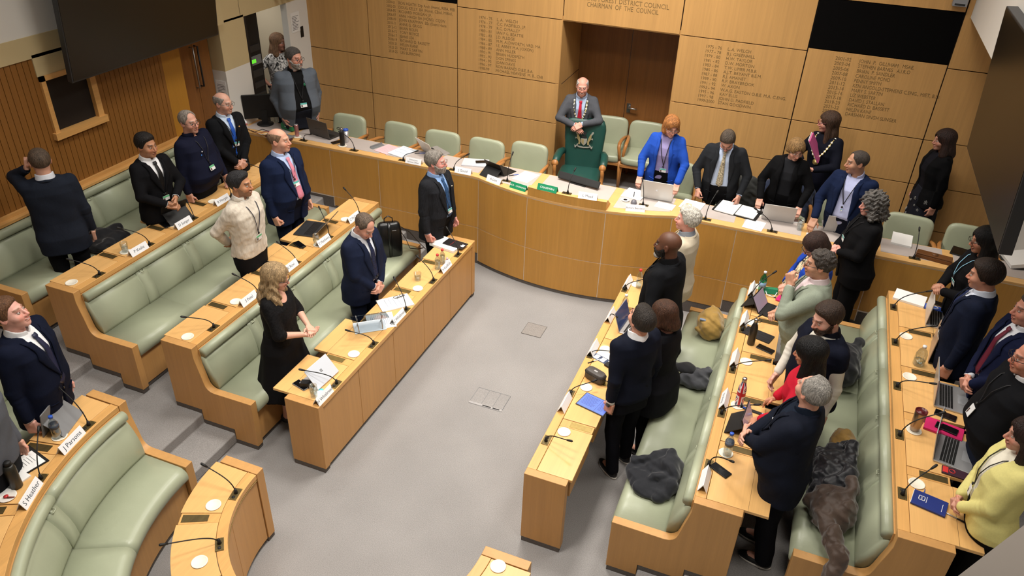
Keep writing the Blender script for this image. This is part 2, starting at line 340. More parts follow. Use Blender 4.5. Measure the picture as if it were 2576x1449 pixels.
# equipment rack in the side room
rk = empty('equipment_rack', (-5.0, 2.55, .46), 0, 'black equipment rack with green lit display inside the side doorway', 'equipment rack')
b_ = MB(); b_.box(-.5, .05, -.36, .18, 0, 2.05, BLACK); b_.build('cabinet', rk, bevel=.004)
for zz, hh, mm in ((1.9, .09, DGREY), (1.72, .12, MGREY), (1.55, .1, DGREY), (1.4, .08, DGREY), (1.22, .1, DGREY), (1.02, .12, DGREY)):
    b_ = MB(); b_.box(.05, .065, -.30, .14, zz-.46+.1, zz-.46+.1+hh, mm); u_ = b_.build('rack_unit', rk)
    if mm is MGREY:
        b_ = MB(); b_.box(.065, .068, -.16, .02, zz-.46+.13, zz-.46+.18, mat('green lit display', '3fae1d', .4, emit=('6be03a', .9))); b_.build('display', u_)
    if zz == 1.22:
        b_ = MB(); b_.box(.065, .068, -.2, -.1, zz-.46+.13, zz-.46+.17, mat('blue lit panel', '1b2a7a', .4, emit=('3048c0', .4))); b_.box(.065, .068, -.06, -.05, zz-.46+.14, zz-.46+.15, mat('white led', 'ffffff', .4, emit=('ffffff', 2))); b_.build('display', u_)
# ---- side with the hanging screen
m = MB(); m.box(4.75, 4.85, -6.5, 3.6, 0, 3.4, WHITEWALL); struct(m.build('wall_right'))
m = MB(); m.box(3.70, 4.9, -6.5, 3.55, 3.25, 4.4, WHITEWALL); struct(m.build('wall_right_bulkhead'))
# gallery parapet under the photographer
m = MB(); m.prism([(2.79, -4.735, 3.6), (3.06, -4.36, 3.6), (4.3, -4.9, 3.6), (3.4, -5.7, 3.6)], (0, 0, -.5), mat('taupe parapet', '8f857b', .7)); struct(m.build('trim_parapet'))
def display(label, o, ex, ez, w_, h_, t_):
    """o: bottom corner, ex along width, ez up the screen; thickness goes away from the viewer side n"""
    ex, ez = Vector(ex).normalized(), Vector(ez).normalized(); n = ex.cross(ez)
    M = frame(o, ex, ez, n); e = empty('display_screen', o, 0, label, 'screen')
    Mi = Matrix.Translation(-Vector(o)) @ M
    b_ = MB(); b_.box(0, w_, 0, h_, -t_, 0, DGREY, Mi); b_.build('casing', e, bevel=.006)
    b_ = MB(); b_.box(.014, w_-.014, .018, h_-.014, 0, .003, SCREEN, Mi); b_.build('screen', e)
    b_ = MB(); b_.box(w_*.3, w_*.34, h_*.3, h_*1.0, -t_-.12, -t_, DGREY, Mi); b_.box(w_*.66, w_*.7, h_*.3, h_*1.0, -t_-.12, -t_, DGREY, Mi); b_.build('bracket', e)
display('large dark television hung over the slatted wall', (-4.40, -.80, 2.565), (0, 1, 0), (.10, 0, 1), 2.12, 1.22, .06)
display('large dark television hung from the white bulkhead, seen almost edge on', (3.70, 1.462, 2.535), (0, -1, 0), (-.072, 0, 1), 2.125, 1.22, .085)
# projector-style spotlights on the tan wall and speaker on the back wall
sp = empty('track_spotlight', (XL+.02, 2.95, 2.70), 0, 'small black spotlights on the tan wall over the doorway', 'spotlight')
b_ = MB(); b_.tube([(0, -.12, .05), (0, .12, .05)], .012, BLACK); b_.build('bar', sp)
for yy in (-.12, 0, .12):
    b_ = MB(); b_.lathe([(.012, 0), (.03, .01), (.035, .07), (.02, .09)], BLACK, 14, M=Matrix.Translation((.05, yy, .0)) @ Matrix.Rotation(.6, 4, 'Y')); b_.build('lamp_head', sp)
wp = empty('wall_speaker', (3.56, 3.53, 3.36), 0, 'grey wall speaker above the black panel by the bulkhead', 'speaker')
b_ = MB(); b_.box(-.08, .06, -.06, .02, 0, .3, plain('speaker grey', '8f9094', .5)); b_.build('case', wp, bevel=.006); b_ = MB(); b_.box(-.06, .04, -.063, -.06, .012, .03, DGREY); b_.build('label_strip', wp)
# ================================================================== rows of benches and desks
BLK = [(-1.58, -1.49), (-.95, -.86), (-.32, -.23), (.31, .40)]
def polyshift(poly, r, h): return [(r-b, h+z) for b, z in poly]
PANEL = [(-.334, 0), (0, 0), (0, -.10), (.014, -.17), (.037, -.27), (.054, -.355), (.066, -.395), (.085, -.420), (.11, -.436), (.145, -.443), (.538, -.441), (.538, -.925), (.292, -.925), (.292, -.81), (-.047, -.81), (-.047, -.695), (-.334, -.695)]
PANEL3 = [(-.03, .0), (0, 0), (0, -.10), (.014, -.17), (.037, -.27), (.054, -.355), (.066, -.395), (.085, -.420), (.11, -.436), (.145, -.443), (.538, -.441), (.538, -.925), (-.03, -.925)]
def row(label, k, seg, ends, blocks, splits, lo, hi, pulled=(), bench=True, desk=True, cat='bench', loc=(0, 0, 0), seatsplit=None, arc=False, group=None):
    """k: tier; seg(a,b): stations between two along-values; ends: list of station pairs for end panels"""
    r, h = R[k], HT[k]
    e = empty('council_bench' if bench else 'council_desk', (0, 0, 0), 0, label, cat, group)
    pl = MB()
    for st in ends:
        b_ = MB()
        if bench: sweep(b_, st, polyshift(PANEL if desk else PANEL3, r, h), W_PAN)
        else: sweep(b_, st, [(r, h), (r+.334, h), (r+.334, .045), (r, .045)], W_PAN)
        b_.build('end_panel', e, bevel=.004)
        if bench:
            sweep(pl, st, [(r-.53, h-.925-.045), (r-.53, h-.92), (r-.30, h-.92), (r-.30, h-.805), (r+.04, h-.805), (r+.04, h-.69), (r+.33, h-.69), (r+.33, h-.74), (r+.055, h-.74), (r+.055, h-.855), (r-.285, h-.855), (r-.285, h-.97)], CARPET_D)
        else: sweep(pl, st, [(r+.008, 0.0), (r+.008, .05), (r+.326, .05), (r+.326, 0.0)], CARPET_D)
    A = seg(lo, hi)
    def S(name, rects, m, par=e, bev=.003, sts=None, smooth=False):
        b_ = MB(); sweep(b_, sts or A, rects, m, smooth); return b_.build(name, par, bevel=bev)
    def rect(q0, q1, z0, z1): return [(q0, z1), (q1, z1), (q1, z0), (q0, z0)]
    if desk:
        S('desk_rail', rect(r, r+.074, h-.045, h), W_RAIL)
        S('back_board', rect(r+.03, r+.05, (h-.86) if bench else .05, h-.04), W_PAN)
        edges = [lo]+[x for b in blocks for x in b]+[hi]
        for i in range(len(blocks)+1):
            a, b = edges[2*i], edges[2*i+1]
            if b-a < .02: continue
            d = .50 if i in pulled else .36
            ss = seg(a+(.003 if not arc else .15), b-(.003 if not arc else .15))
            lf = S('desk_leaf', rect(r+.077, r+d, h-.026, h-.001), W_TOP, sts=ss)
            if i in pulled:
                b_ = MB(); sweep(b_, ss, rect(r+.359, r+.3605, h-.002, h-.0004), GAP); b_.build('leaf_joint', lf)
            if not arc:
                S('leaf_drawer', rect(r+.20, r+.345, h-.19, h-.028), W_PAN, sts=seg(a+.02, b-.02))
        for i, (a, b) in enumerate(blocks):
            bl = S('leaf_block', rect(r+.077, r+.35, h-.03, h-.004), W_RAIL, sts=seg(a+.002, b-.002), bev=.002)
            m_ = (b-a)*.16; b_ = MB(); sweep(b_, seg(a+m_, b-m_), rect(r+.155, r+.335, h-.005, h-.002), BRASS if k in (0,) and not arc else BRASS_D); b_.build('brass_plate', bl)
        if not bench:
            fe = [lo]+[(a+b)/2 for a, b in blocks]+[hi]; g = .0025 if not arc else .12
            for i in range(len(fe)-1): S('front_panel', rect(r+.008, r+.028, .045, h-.058), W_PAN, sts=seg(fe[i]+g, fe[i+1]-g))
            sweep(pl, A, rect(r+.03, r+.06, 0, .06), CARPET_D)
            if arc: S('brass_strip', rect(r-.001, r+.004, h-.060, h-.054), BRASS)
    if bench:
        S('back_board', rect(r-.012, r+.03, h-.86, h-.05), W_PAN)
        if not desk: S('top_rail', rect(r-.03, r+.05, h-.03, h), W_RAIL)
        S('seat_base', rect(r-.50, r-.47, h-.925, h-.545), W_PAN)
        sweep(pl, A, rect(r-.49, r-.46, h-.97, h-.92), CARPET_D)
        g = .003 if not arc else .1
        sp = [lo]+list(splits)+[hi]
        for i in range(len(sp)-1):
            S('headrest', polyshift(rrect(.002, .080, -.120, -.034, .037), r, h), LEATHER, bev=0, sts=seg(sp[i]+g, sp[i+1]-g), smooth=True)
        st_w = .13 if not arc else 3.4
        bp = [(-.002, -.130), (.026, -.124), (.048, -.131), (.072, -.160), (.094, -.200), (.122, -.265), (.140, -.336), (.149, -.420), (.140, -.475), (-.002, -.475)]
        cuts = [lo]
        for s_ in splits: cuts += [s_, s_+st_w]
        cuts.append(hi)
        for i in range(len(cuts)-1):
            strip = i % 2 == 1
            bo = [(b+(.005 if strip and b > .04 else 0), z+(.012 if strip and b > .04 and z > -.2 else 0)) for b, z in bp]
            c_ = S('back_cushion', polyshift(bo, r, h), LEATHER, bev=0, sts=seg(cuts[i]+g*1.3, cuts[i+1]-g*1.3), smooth=True)
            if strip:
                t0 = cuts[i]+st_w*.35; b_ = MB()
                p = [pos(seg(t0, t0+st_w*.1)[0], r-.056-.03*u, h-.120-.010*u*u) for u in (0, .5, 1)]
                q = [pos(seg(t0+st_w*.3, t0+st_w*.4)[0], r-.056-.03*u, h-.120-.010*u*u) for u in (1, .5, 0)]
                b_.tube(p+q, .004, LEATHER, 6); b_.build('pull_tab', c_)
        ssp = [lo]+[s_+st_w for s_ in (seatsplit if seatsplit is not None else splits[0::2])]+[hi]
        sc = [(.12, -.60), (.50, -.61)]
        prof = []
        for t in range(0, 13):
            a = math.radians(-95+t*190/12); prof.append((.485+.070*math.cos(a), -.525+.075*math.sin(a)))
        prof = [(.10, -.60)]+prof+[(.12, -.450)]
        for i in range(len(ssp)-1):
            S('seat_cushion', polyshift(prof, r, h), LEATHER, bev=0, sts=seg(ssp[i]+g, ssp[i+1]-g), smooth=True)
    pl.build('plinth', e)
    return e
def seg_s(side):
    return lambda a, b: [('s', side, a), ('s', side, b)]
def seg_a(a, b): return st_arc(a, b, max(1, int(round((b-a)/2.5))))
def ends_s(side, far=True):
    out = [[('s', side, YN), ('s', side, YN+ET)]]
    if far: out.append([('s', side, YF-ET), ('s', side, YF)])
    return out
LO, HI = YN+ET, YF-ET
SPL = [-1.535, -.905, -.275, .355]
row('straight maple desk with five microphones at the foot of the slatted-wall benches', 0, seg_s(-1), ends_s(-1), BLK, [], LO, HI, pulled=(0, 1), bench=False, cat='desk')
row('green leather bench with maple desk behind it, first tier of the slatted-wall side', 1, seg_s(-1), ends_s(-1), BLK, SPL, LO, HI, pulled=(2, 3))
row('green leather bench with maple desk behind it, upper tier of the slatted-wall side', 2, seg_s(-1), ends_s(-1), BLK, SPL, LO, HI, pulled=(2,))
row('green leather bench with no desk, set along the slatted wall', 3, seg_s(-1), ends_s(-1), BLK, SPL, LO, HI, desk=False)
BLR = [(-1.555, -1.465), (-.935, -.845), (-.315, -.225), (.305, .395)]
row('straight maple desk with a standing man in a navy jumper and white collar behind it', 0, seg_s(1), ends_s(1), BLR, [], LO, HI, bench=False, cat='desk')
row('green leather bench with coats on the seat and a desk behind, facing the open floor', 1, seg_s(1), ends_s(1), BLR, SPL, LO, HI, pulled=(0, 1, 2))
row('green leather bench whose desk holds the silver laptops, highest tier under the edge-on screen', 2, seg_s(1), ends_s(1), BLR, SPL, LO, HI, pulled=(0, 1, 2, 3, 4))
# curved rows closing the horseshoe
ce = lambda both: [[('s', -1, -2.90), ('s', -1, -2.975)]]+([[('s', 1, -2.90), ('s', 1, -2.975)]] if both else [])
B0 = [(203.4+31.6*i, 208.0+31.6*i) for i in range(5)]
row('small curved maple desk with two microphones at the bottom of the horseshoe', 0, lambda a, b: seg_a(a, b), ce(True), B0, [], 180, 360, bench=False, cat='curved desk', arc=True)
B1 = [(192.4+14.2*i, 194.7+14.2*i) for i in range(8)]
row('curved green leather bench with the desk holding the two big white name cards', 1, lambda a, b: seg_a(a, b), ce(False), B1, [203.6, 229, 254, 279], 180, 300, arc=True, seatsplit=[203.6, 229, 254])
row('curved green leather bench behind the young man in polka dot tie', 2, lambda a, b: seg_a(a, b), ce(False), [(190+9*i, 191.5+9*i) for i in range(5)], [196, 212], 180, 232, arc=True)

# ================================================================== the dais
YD = 1.712; DYC, DR = 4.47, 3.009
def dy(x):
    ax = abs(x)
    return YD if ax >= 1.19 else DYC-math.sqrt(DR*DR-x*x)
dais = empty('dais_desk', (0, 1.7, 0), 0, 'long curved maple dais desk with grey inlaid tops in front of the name boards', 'dais desk')
dais.location = (0, 0, 0)
SX = [-4.70, -3.97, -3.27, -2.56, -1.87, -1.175, -.47, .47, 1.18, 1.885, 2.59, 3.29, 3.99, 4.75]
def xs_between(a, b):
    n = max(1, int(abs(b-a)/.08)) if min(abs(a), abs(b)) < 1.19 else 1
    return [a+(b-a)*i/n for i in range(n+1)]
def floor_at(x):
    q = abs(x); return 0 if q < 1.86 else .115 if q < 2.2 else .23 if q < 3.106 else .345 if q < 3.447 else .46
def front(x0, x1, z0, z1, off, t, m, name, par=dais, bev=.002):
    b_ = MB(); xs = xs_between(x0, x1)
    b_.loft([[(x, dy(x)+off, z1), (x, dy(x)+off+t, z1), (x, dy(x)+off+t, z0), (x, dy(x)+off, z0)] for x in xs], m, True, True, False)
    return b_.build(name, par, bevel=bev)
for i in range(len(SX)-1):
    a, b = SX[i]+.004, SX[i+1]-.004; fz = max(floor_at(a), floor_at(b))
    front(a, b, .518, 1.165, 0, .02, W_DAIS, 'front_panel')
    if fz < .45: front(a, b, max(.045, fz+.04 if fz else .045), .510, 0, .02, W_DAIS, 'front_panel')
xs = []
for i in range(len(SX)-1): xs += xs_between(SX[i], SX[i+1])[:-1]
xs.append(SX[-1])
b_ = MB(); b_.loft([[(x, dy(x)+.004, 1.17), (x, dy(x)+.03, 1.17), (x, dy(x)+.03, .50), (x, dy(x)+.004, .50)] for x in xs], SEAM, True, True, False)
for x in SX[1:-1]: b_.box(x-.006, x+.006, dy(x)+.0035, dy(x)+.012, max(.045, floor_at(abs(x)+.02)+.03), .51, SEAM)
b_.build('seam_backing', dais)
b_ = MB(); b_.loft([[(x, dy(x)+.006, .505), (x, dy(x)+.03, .505), (x, dy(x)+.03, .002), (x, dy(x)+.006, .002)] for x in xs], CARPET_D, True, True, False); b_.build('stepped_plinth', dais)
b_ = MB(); b_.loft([[(x, dy(x)-.001, 1.172), (x, dy(x)+.03, 1.172), (x, dy(x)+.03, 1.165), (x, dy(x)-.001, 1.165)] for x in xs], SEAM, True, True, False); b_.build('top_seam', dais)
b_ = MB(); b_.loft([[(x, dy(x)+.02, .05), (x, dy(x)+.06, .05), (x, dy(x)+.06, 0), (x, dy(x)+.02, 0)] for x in xs], BLACK, True, True, False); b_.build('plinth', dais)
YB = 2.16
b_ = MB(); b_.loft([[(x, dy(x)-.004, 1.2), (x, YB, 1.2), (x, YB, 1.172), (x, dy(x)-.004, 1.172)] for x in xs], W_TOPX, True, True, False); b_.build('worktop', dais, bevel=.003)
b_ = MB(); b_.box(-4.7, 4.75, 2.02, 2.05, .46, 1.17, W_PAN); b_.build('modesty_board', dais)
for i in range(len(SX)-1):
    a, b = SX[i]+.05, SX[i+1]-.05; b_ = MB(); x4 = xs_between(a, b)
    fo = .20 if abs((a+b)/2) < .47 else .105
    b_.loft([[(x, dy(x)+fo, 1.2022), (x, YB-.015, 1.2022), (x, YB-.015, 1.199), (x, dy(x)+fo, 1.199)] for x in x4], PAD, True, True, False); b_.build('grey_pad', dais)
b_ = MB(); x4 = [-.468+.936*i/10 for i in range(11)]
b_.loft([[(x, dy(x)-.003, 1.305), (x, dy(x)+.055, 1.305), (x, dy(x)+.20, 1.20), (x, dy(x)-.003, 1.172)] for x in x4], W_DAIS, True, True, False)
b_.build('raised_front', dais, bevel=.003)
b_ = MB(); b_.loft([[(x, dy(x)-.0045, 1.3065), (x, dy(x)+.058, 1.3065), (x, dy(x)+.058, 1.303), (x, dy(x)-.0045, 1.303)] for x in x4], W_TOPX, True, True, False); b_.build('raised_top', dais)
# ================================================================== chairs on the dais
def sm_box(w_, d_, h_, r_, m, M, puff=.0, nm=None):
    """soft padded slab: superellipse plan with rounded edge"""
    b_ = MB(); rings = []
    prof = [(1-r_*1.2, 0), (1-r_*.4, .06), (1, .25), (1, .75), (1-r_*.4, .94), (1-r_*1.3, 1.0), (.55, 1.0+puff*.7), (.15, 1.0+puff)]
    for s_, z in prof:
        ring = []
        for k in range(28):
            t = 2*PI*k/28; c, s = math.cos(t), math.sin(t); e_ = .38
            ring.append(M @ Vector((s_*w_/2*math.copysign(abs(c)**e_, c), s_*d_/2*math.copysign(abs(s)**e_, s), z*h_)))
        rings.append(ring)
    b_.loft(rings, m); return b_
def make_chair(name, label, cat, group=None):
    e = empty(name, (0, 0, 0), 0, label, cat, group)
    Mb = Matrix.Translation((0, .235, .40)) @ Matrix.Rotation(math.radians(-8), 4, 'X') @ Matrix.Translation((0, 0, .23)) @ Matrix.Rotation(PI/2, 4, 'X')
    sm_box(.50, .46, .075, .12, LEATHER, Mb, .12).build('backrest', e)
    sm_box(.53, .52, .10, .1, LEATHER, Matrix.Translation((0, -.02, .385)), .15).build('seat', e)
    b_ = MB(); b_.box(-.25, .25, -.26, .22, .34, .385, W_CHAIR); b_.build('seat_frame', e, bevel=.006)
    for s in (-1, 1):
        b_ = MB(); b_.tube([(s*.255, .27, .60), (s*.285, .12, .635), (s*.295, -.06, .655), (s*.295, -.19, .65), (s*.29, -.235, .61), (s*.275, -.235, .52), (s*.265, -.225, .40)], [.018, .022, .024, .025, .024, .022, .02], W_CHAIR, 10); b_.build('arm', e)
        b_ = MB(); b_.tube([(s*.265, -.225, .42), (s*.255, -.235, .2), (s*.25, -.24, 0.002)], [.022, .019, .015], W_CHAIR, 10); b_.build('leg', e)
        b_ = MB(); b_.tube([(s*.225, .31, .68), (s*.235, .265, .42), (s*.235, .30, .2), (s*.235, .34, 0.002)], [.015, .02, .018, .015], W_CHAIR, 10); b_.build('leg', e)
    return e
chair0 = make_chair('dais_armchair', 'x', 'armchair', 'sage armchairs along the dais')
CH = [(-3.50, 2.35, 2, 'sage leather armchair beside the bearded man in the hooded jacket'), (-2.74, 2.38, -3, 'sage leather armchair behind the pink sheet and second from the bearded man in hooded jacket'), (-2.08, 2.36, 2, 'sage leather armchair behind the open silver laptop with raised lid on the dais'), (-1.46, 2.36, -2, 'sage leather armchair behind the closed laptop with a phone on it'), (-.90, 2.48, 0, 'sage leather armchair next to the big bottle green chair on its doorless side'),
      (.32, 3.96, 3, 'sage leather armchair in the doorway with its seat in full view'), (-.19, 3.95, 6, 'sage leather armchair in the doorway half hidden by the bottle green chair'),
      (.98, 2.72, 4, 'sage leather armchair behind the woman in the blue blazer'), (1.72, 2.62, 0, 'sage leather armchair with a dark jacket over its back behind the man looking down'), (2.32, 2.74, 0, 'sage leather armchair behind the woman in black blazer at the dais'), (2.95, 2.62, 0, 'sage leather armchair behind the man in open navy jacket and white shirt'),
      (3.62, 2.36, -4, 'sage leather armchair behind the grey curly haired woman'), (4.25, 2.36, -3, 'sage leather armchair at the dais end under the edge-on screen')]
for i, (x, y, rz, lab) in enumerate(CH):
    c = chair0 if i == 0 else copy_tree(chair0)
    c.location = (x, y, .461); c.rotation_euler[2] = math.radians(rz); c['label'] = lab
# the ceremonial chair
th = empty('ceremonial_chair', (-.30, 3.06, .461), math.radians(9), 'tall bottle green leather armchair with a silver coat of arms on its back', 'armchair')
b_ = MB(); prof = []
rings = []
for k in range(13):
    t = k/12; z = .40+.66*t; hw = .235+.045*t; y = .20+.08*t
    if t > .8: hw *= math.sqrt(max(.02, 1-((t-.8)/.2)**2*.28))
    ring = []
    for j in range(28):
        a = 2*PI*j/28; c, s = math.cos(a), math.sin(a)
        ring.append((hw*math.copysign(abs(c)**.35, c), y+.05*math.copysign(abs(s)**.6, s)-(.03*(1-abs(c)) if s > 0 else .03*(1-abs(c))*.4), z+(.03*(1-c*c) if k == 12 else .012*(1-c*c) if k == 11 else 0)))
    rings.append(ring)
b_.loft(rings, LEATHER_D); b_.build('backrest', th)
sm_box(.56, .54, .13, .1, LEATHER_D, Matrix.Translation((0, -.06, .33)), .12).build('seat', th)
for s in (-1, 1):
    b_ = MB(); b_.tube([(s*.27, .20, .64), (s*.30, .08, .655), (s*.31, -.08, .64), (s*.31, -.20, .62)], [.045, .05, .05, .042], LEATHER_D, 12); b_.build('arm_pad', th)
    b_ = MB(); b_.lathe([(.0, 0), (.046, .002), (.046, .03), (.0, .032)], W_CHAIR, 16, M=Matrix.Translation((s*.31, -.20, .62)) @ Matrix.Rotation(PI/2, 4, 'X'))
    b_.tube([(s*.31, -.215, .60), (s*.315, -.19, .50), (s*.31, -.20, .42), (s*.31, -.27, .33), (s*.31, -.33, .28)], [.028, .024, .024, .026, .024], W_CHAIR, 10); b_.build('arm_scroll', th)
    b_ = MB(); b_.tube([(s*.28, -.30, .33), (s*.285, -.31, .16), (s*.29, -.33, 0.002)], [.028, .022, .02], W_CHAIR, 10); b_.build('leg', th)
    b_ = MB(); b_.tube([(s*.22, .22, .40), (s*.23, .26, .2), (s*.23, .31, 0.002)], [.028, .022, .018], W_CHAIR, 10); b_.build('leg', th)
# coat of arms (crest, shield, two supporters, ribbon)
cr = MB(); SIL = mat('silver badge', 'cfd0c6', .35, .5); GLD = mat('pale gold badge', 'cfc08c', .35, .5)
def flat(pts, y, m, t=.006): cr.prism([(x, y, z) for x, z in pts], (0, -t, 0), m)
yb = .168
flat([(-.04, .80), (.04, .80), (.04, .755), (.025, .725), (0, .705), (-.025, .725), (-.04, .755)], yb, SIL, .014)
flat([(-.032, .792), (.0, .792), (0, .716), (-.02, .732), (-.032, .757)], yb-.010, GLD, .006)
flat([(-.03, .81), (.03, .81), (.034, .845), (.012, .83), (0, .855), (-.012, .83), (-.034, .845)], yb-.004, DGREY, .01)
flat([(-.018, .85), (.018, .85), (.03, .90), (0, .885), (-.03, .90)], yb-.004, DGREY, .01)
for s in (-1, 1):
    flat([(s*.05, .715), (s*.075, .72), (s*.07, .76), (s*.095, .80), (s*.10, .85), (s*.085, .87), (s*.07, .84), (s*.055, .80), (s*.045, .76)], yb-.003, GLD, .012)
    flat([(s*.085, .86), (s*.10, .85), (s*.125, .885), (s*.12, .905), (s*.10, .895)], yb-.003, SIL, .012)
    flat([(s*.095, .80), (s*.12, .79), (s*.115, .815)], yb-.003, SIL, .01)
    flat([(s*.07, .715), (s*.085, .72), (s*.105, .69), (s*.095, .68)], yb-.003, SIL, .01)
    flat([(s*.105, .69), (s*.125, .70), (s*.118, .665), (s*.098, .668)], yb-.003, SIL, .01)
flat([(-.10, .685), (-.06, .67), (0, .664), (.06, .67), (.10, .685), (.095, .70), (.05, .685), (0, .68), (-.05, .685), (-.095, .70)], yb, SIL, .008)
o = cr.build('coat_of_arms', th); o.location = (0, .005, .065); o.scale = (.98, 1, .98)
# ================================================================== iso-surface mesher (organic shapes: people, coats, bags)
def snet(f, lo, hi, h):
    lo = np.array(lo, float); n = np.maximum(3, np.ceil((np.array(hi)-lo)/h).astype(int)+1)
    ax = [lo[i]+h*np.arange(n[i]) for i in range(3)]
    G = np.stack(np.meshgrid(*ax, indexing='ij'), -1).reshape(-1, 3)
    V = f(G).reshape(n).astype(np.float32)
    V[0] = np.maximum(V[0], h*.3); V[-1] = np.maximum(V[-1], h*.3); V[:, 0] = np.maximum(V[:, 0], h*.3); V[:, -1] = np.maximum(V[:, -1], h*.3); V[:, :, 0] = np.maximum(V[:, :, 0], h*.3); V[:, :, -1] = np.maximum(V[:, :, -1], h*.3)
    S = V < 0
    c = [(i, j, k) for i in (0, 1) for j in (0, 1) for k in (0, 1)]
    def sh(A, o): return A[o[0]:n[0]-1+o[0], o[1]:n[1]-1+o[1], o[2]:n[2]-1+o[2]]
    cnt = sum(sh(S, o).astype(np.int8) for o in c)
    mixed = (cnt > 0) & (cnt < 8); idx = np.argwhere(mixed)
    if len(idx) == 0: return np.zeros((0, 3)), np.zeros((0, 4), int)
    vid = -np.ones(n-1, int); vid[mixed] = np.arange(len(idx))
    P = np.zeros((len(idx), 3)); C = np.zeros(len(idx))
    for a in range(len(c)):
        for b in range(a+1, len(c)):
            d = np.array(c[b])-np.array(c[a])
            if np.abs(d).sum() != 1: continue
            va = V[tuple((idx+np.array(c[a])).T)]; vb = V[tuple((idx+np.array(c[b])).T)]
            m = (va < 0) != (vb < 0)
            t = np.where(m, va/np.where(np.abs(va-vb) < 1e-12, 1, va-vb), 0)[:, None]
            P += np.where(m[:, None], np.array(c[a])+t*d, 0); C += m
    P = lo+(idx+P/C[:, None])*h
    Q = []
    for axis in range(3):
        a = [slice(None)]*3; b = [slice(None)]*3; a[axis] = slice(0, -1); b[axis] = slice(1, None)
        s0, s1 = S[tuple(a)], S[tuple(b)]
        o1, o2 = (axis+1) % 3, (axis+2) % 3
        for flip, mk in ((False, s0 & ~s1), (True, ~s0 & s1)):
            e = np.argwhere(mk)
            if len(e) == 0: continue
            ok = (e[:, o1] > 0) & (e[:, o2] > 0) & (e[:, o1] < n[o1]-1) & (e[:, o2] < n[o2]-1); e = e[ok]
            q = []
            for d1, d2 in ((0, 0), (1, 0), (1, 1), (0, 1)):
                x = e.copy(); x[:, o1] -= 1-d1; x[:, o2] -= 1-d2; q.append(vid[tuple(x.T)])
            q = np.stack(q, 1)
            Q.append(q[:, ::-1] if flip else q)
    return P, np.concatenate(Q)
def np_mesh(name, parts, parent=None):
    """parts: list of (verts Nx3, quads Mx4, material, colours Nx3 or None)"""
    V = np.concatenate([p[0] for p in parts]); o = 0; F = []; MI = []; cols = []
    mats = []
    for v, q, m, c in parts:
        if m not in mats: mats.append(m)
        F.append(q+o); o += len(v); MI.append(np.full(len(q), mats.index(m))); cols.append(c if c is not None else np.full((len(v), 3), .5))
    F = np.concatenate(F); MI = np.concatenate(MI); cols = np.concatenate(cols)
    me = bpy.data.meshes.new(name); me.vertices.add(len(V)); me.vertices.foreach_set('co', V.astype(np.float32).ravel())
    me.loops.add(F.size); me.loops.foreach_set('vertex_index', F.astype(np.int32).ravel())
    me.polygons.add(len(F)); me.polygons.foreach_set('loop_start', (np.arange(len(F))*4).astype(np.int32)); me.polygons.foreach_set('loop_total', np.full(len(F), 4, np.int32))
    for m in mats: me.materials.append(m)
    me.polygons.foreach_set('material_index', MI.astype(np.int32)); me.polygons.foreach_set('use_smooth', np.ones(len(F), bool))
    at_ = me.color_attributes.new('Col', 'FLOAT_COLOR', 'POINT'); at_.data.foreach_set('color', np.concatenate([cols, np.ones((len(V), 1))], 1).astype(np.float32).ravel())
    me.update(calc_edges=True); me.validate()
    ob = bpy.data.objects.new(name, me); COL.objects.link(ob)
    if parent is not None: ob.parent = parent
    return ob
def smin(a, b, k): h = np.clip(.5+.5*(b-a)/k, 0, 1); return b+(a-b)*h-k*h*(1-h)
def smax(a, b, k): return -smin(-a, -b, k)
def rcone(P, a, b, r1, r2):
    a, b = np.array(a, float), np.array(b, float); d = b-a; L = d@d; t = np.clip(((P-a)@d)/max(L, 1e-9), 0, 1)
    return np.linalg.norm(P-a-t[:, None]*d, axis=1)-(r1+(r2-r1)*t)
def ell(P, c, r):
    Q = P-np.array(c); r = np.array(r, float); k0 = np.linalg.norm(Q/r, axis=1); k1 = np.linalg.norm(Q/(r*r), axis=1)
    return np.where(k1 > 1e-9, k0*(k0-1)/np.maximum(k1, 1e-9), -r.min())
def wob(P, s, a, ph=0.0):
    return a*(np.sin(P[:, 0]*s+1.7*np.sin(P[:, 1]*s*.8+ph)+ph)*np.sin(P[:, 1]*s*.9+1.3*np.sin(P[:, 2]*s*1.1+ph*2)+2*ph)+.5*np.sin(P[:, 2]*s*1.9+P[:, 0]*s*1.3+2*np.sin(P[:, 1]*s+ph)))
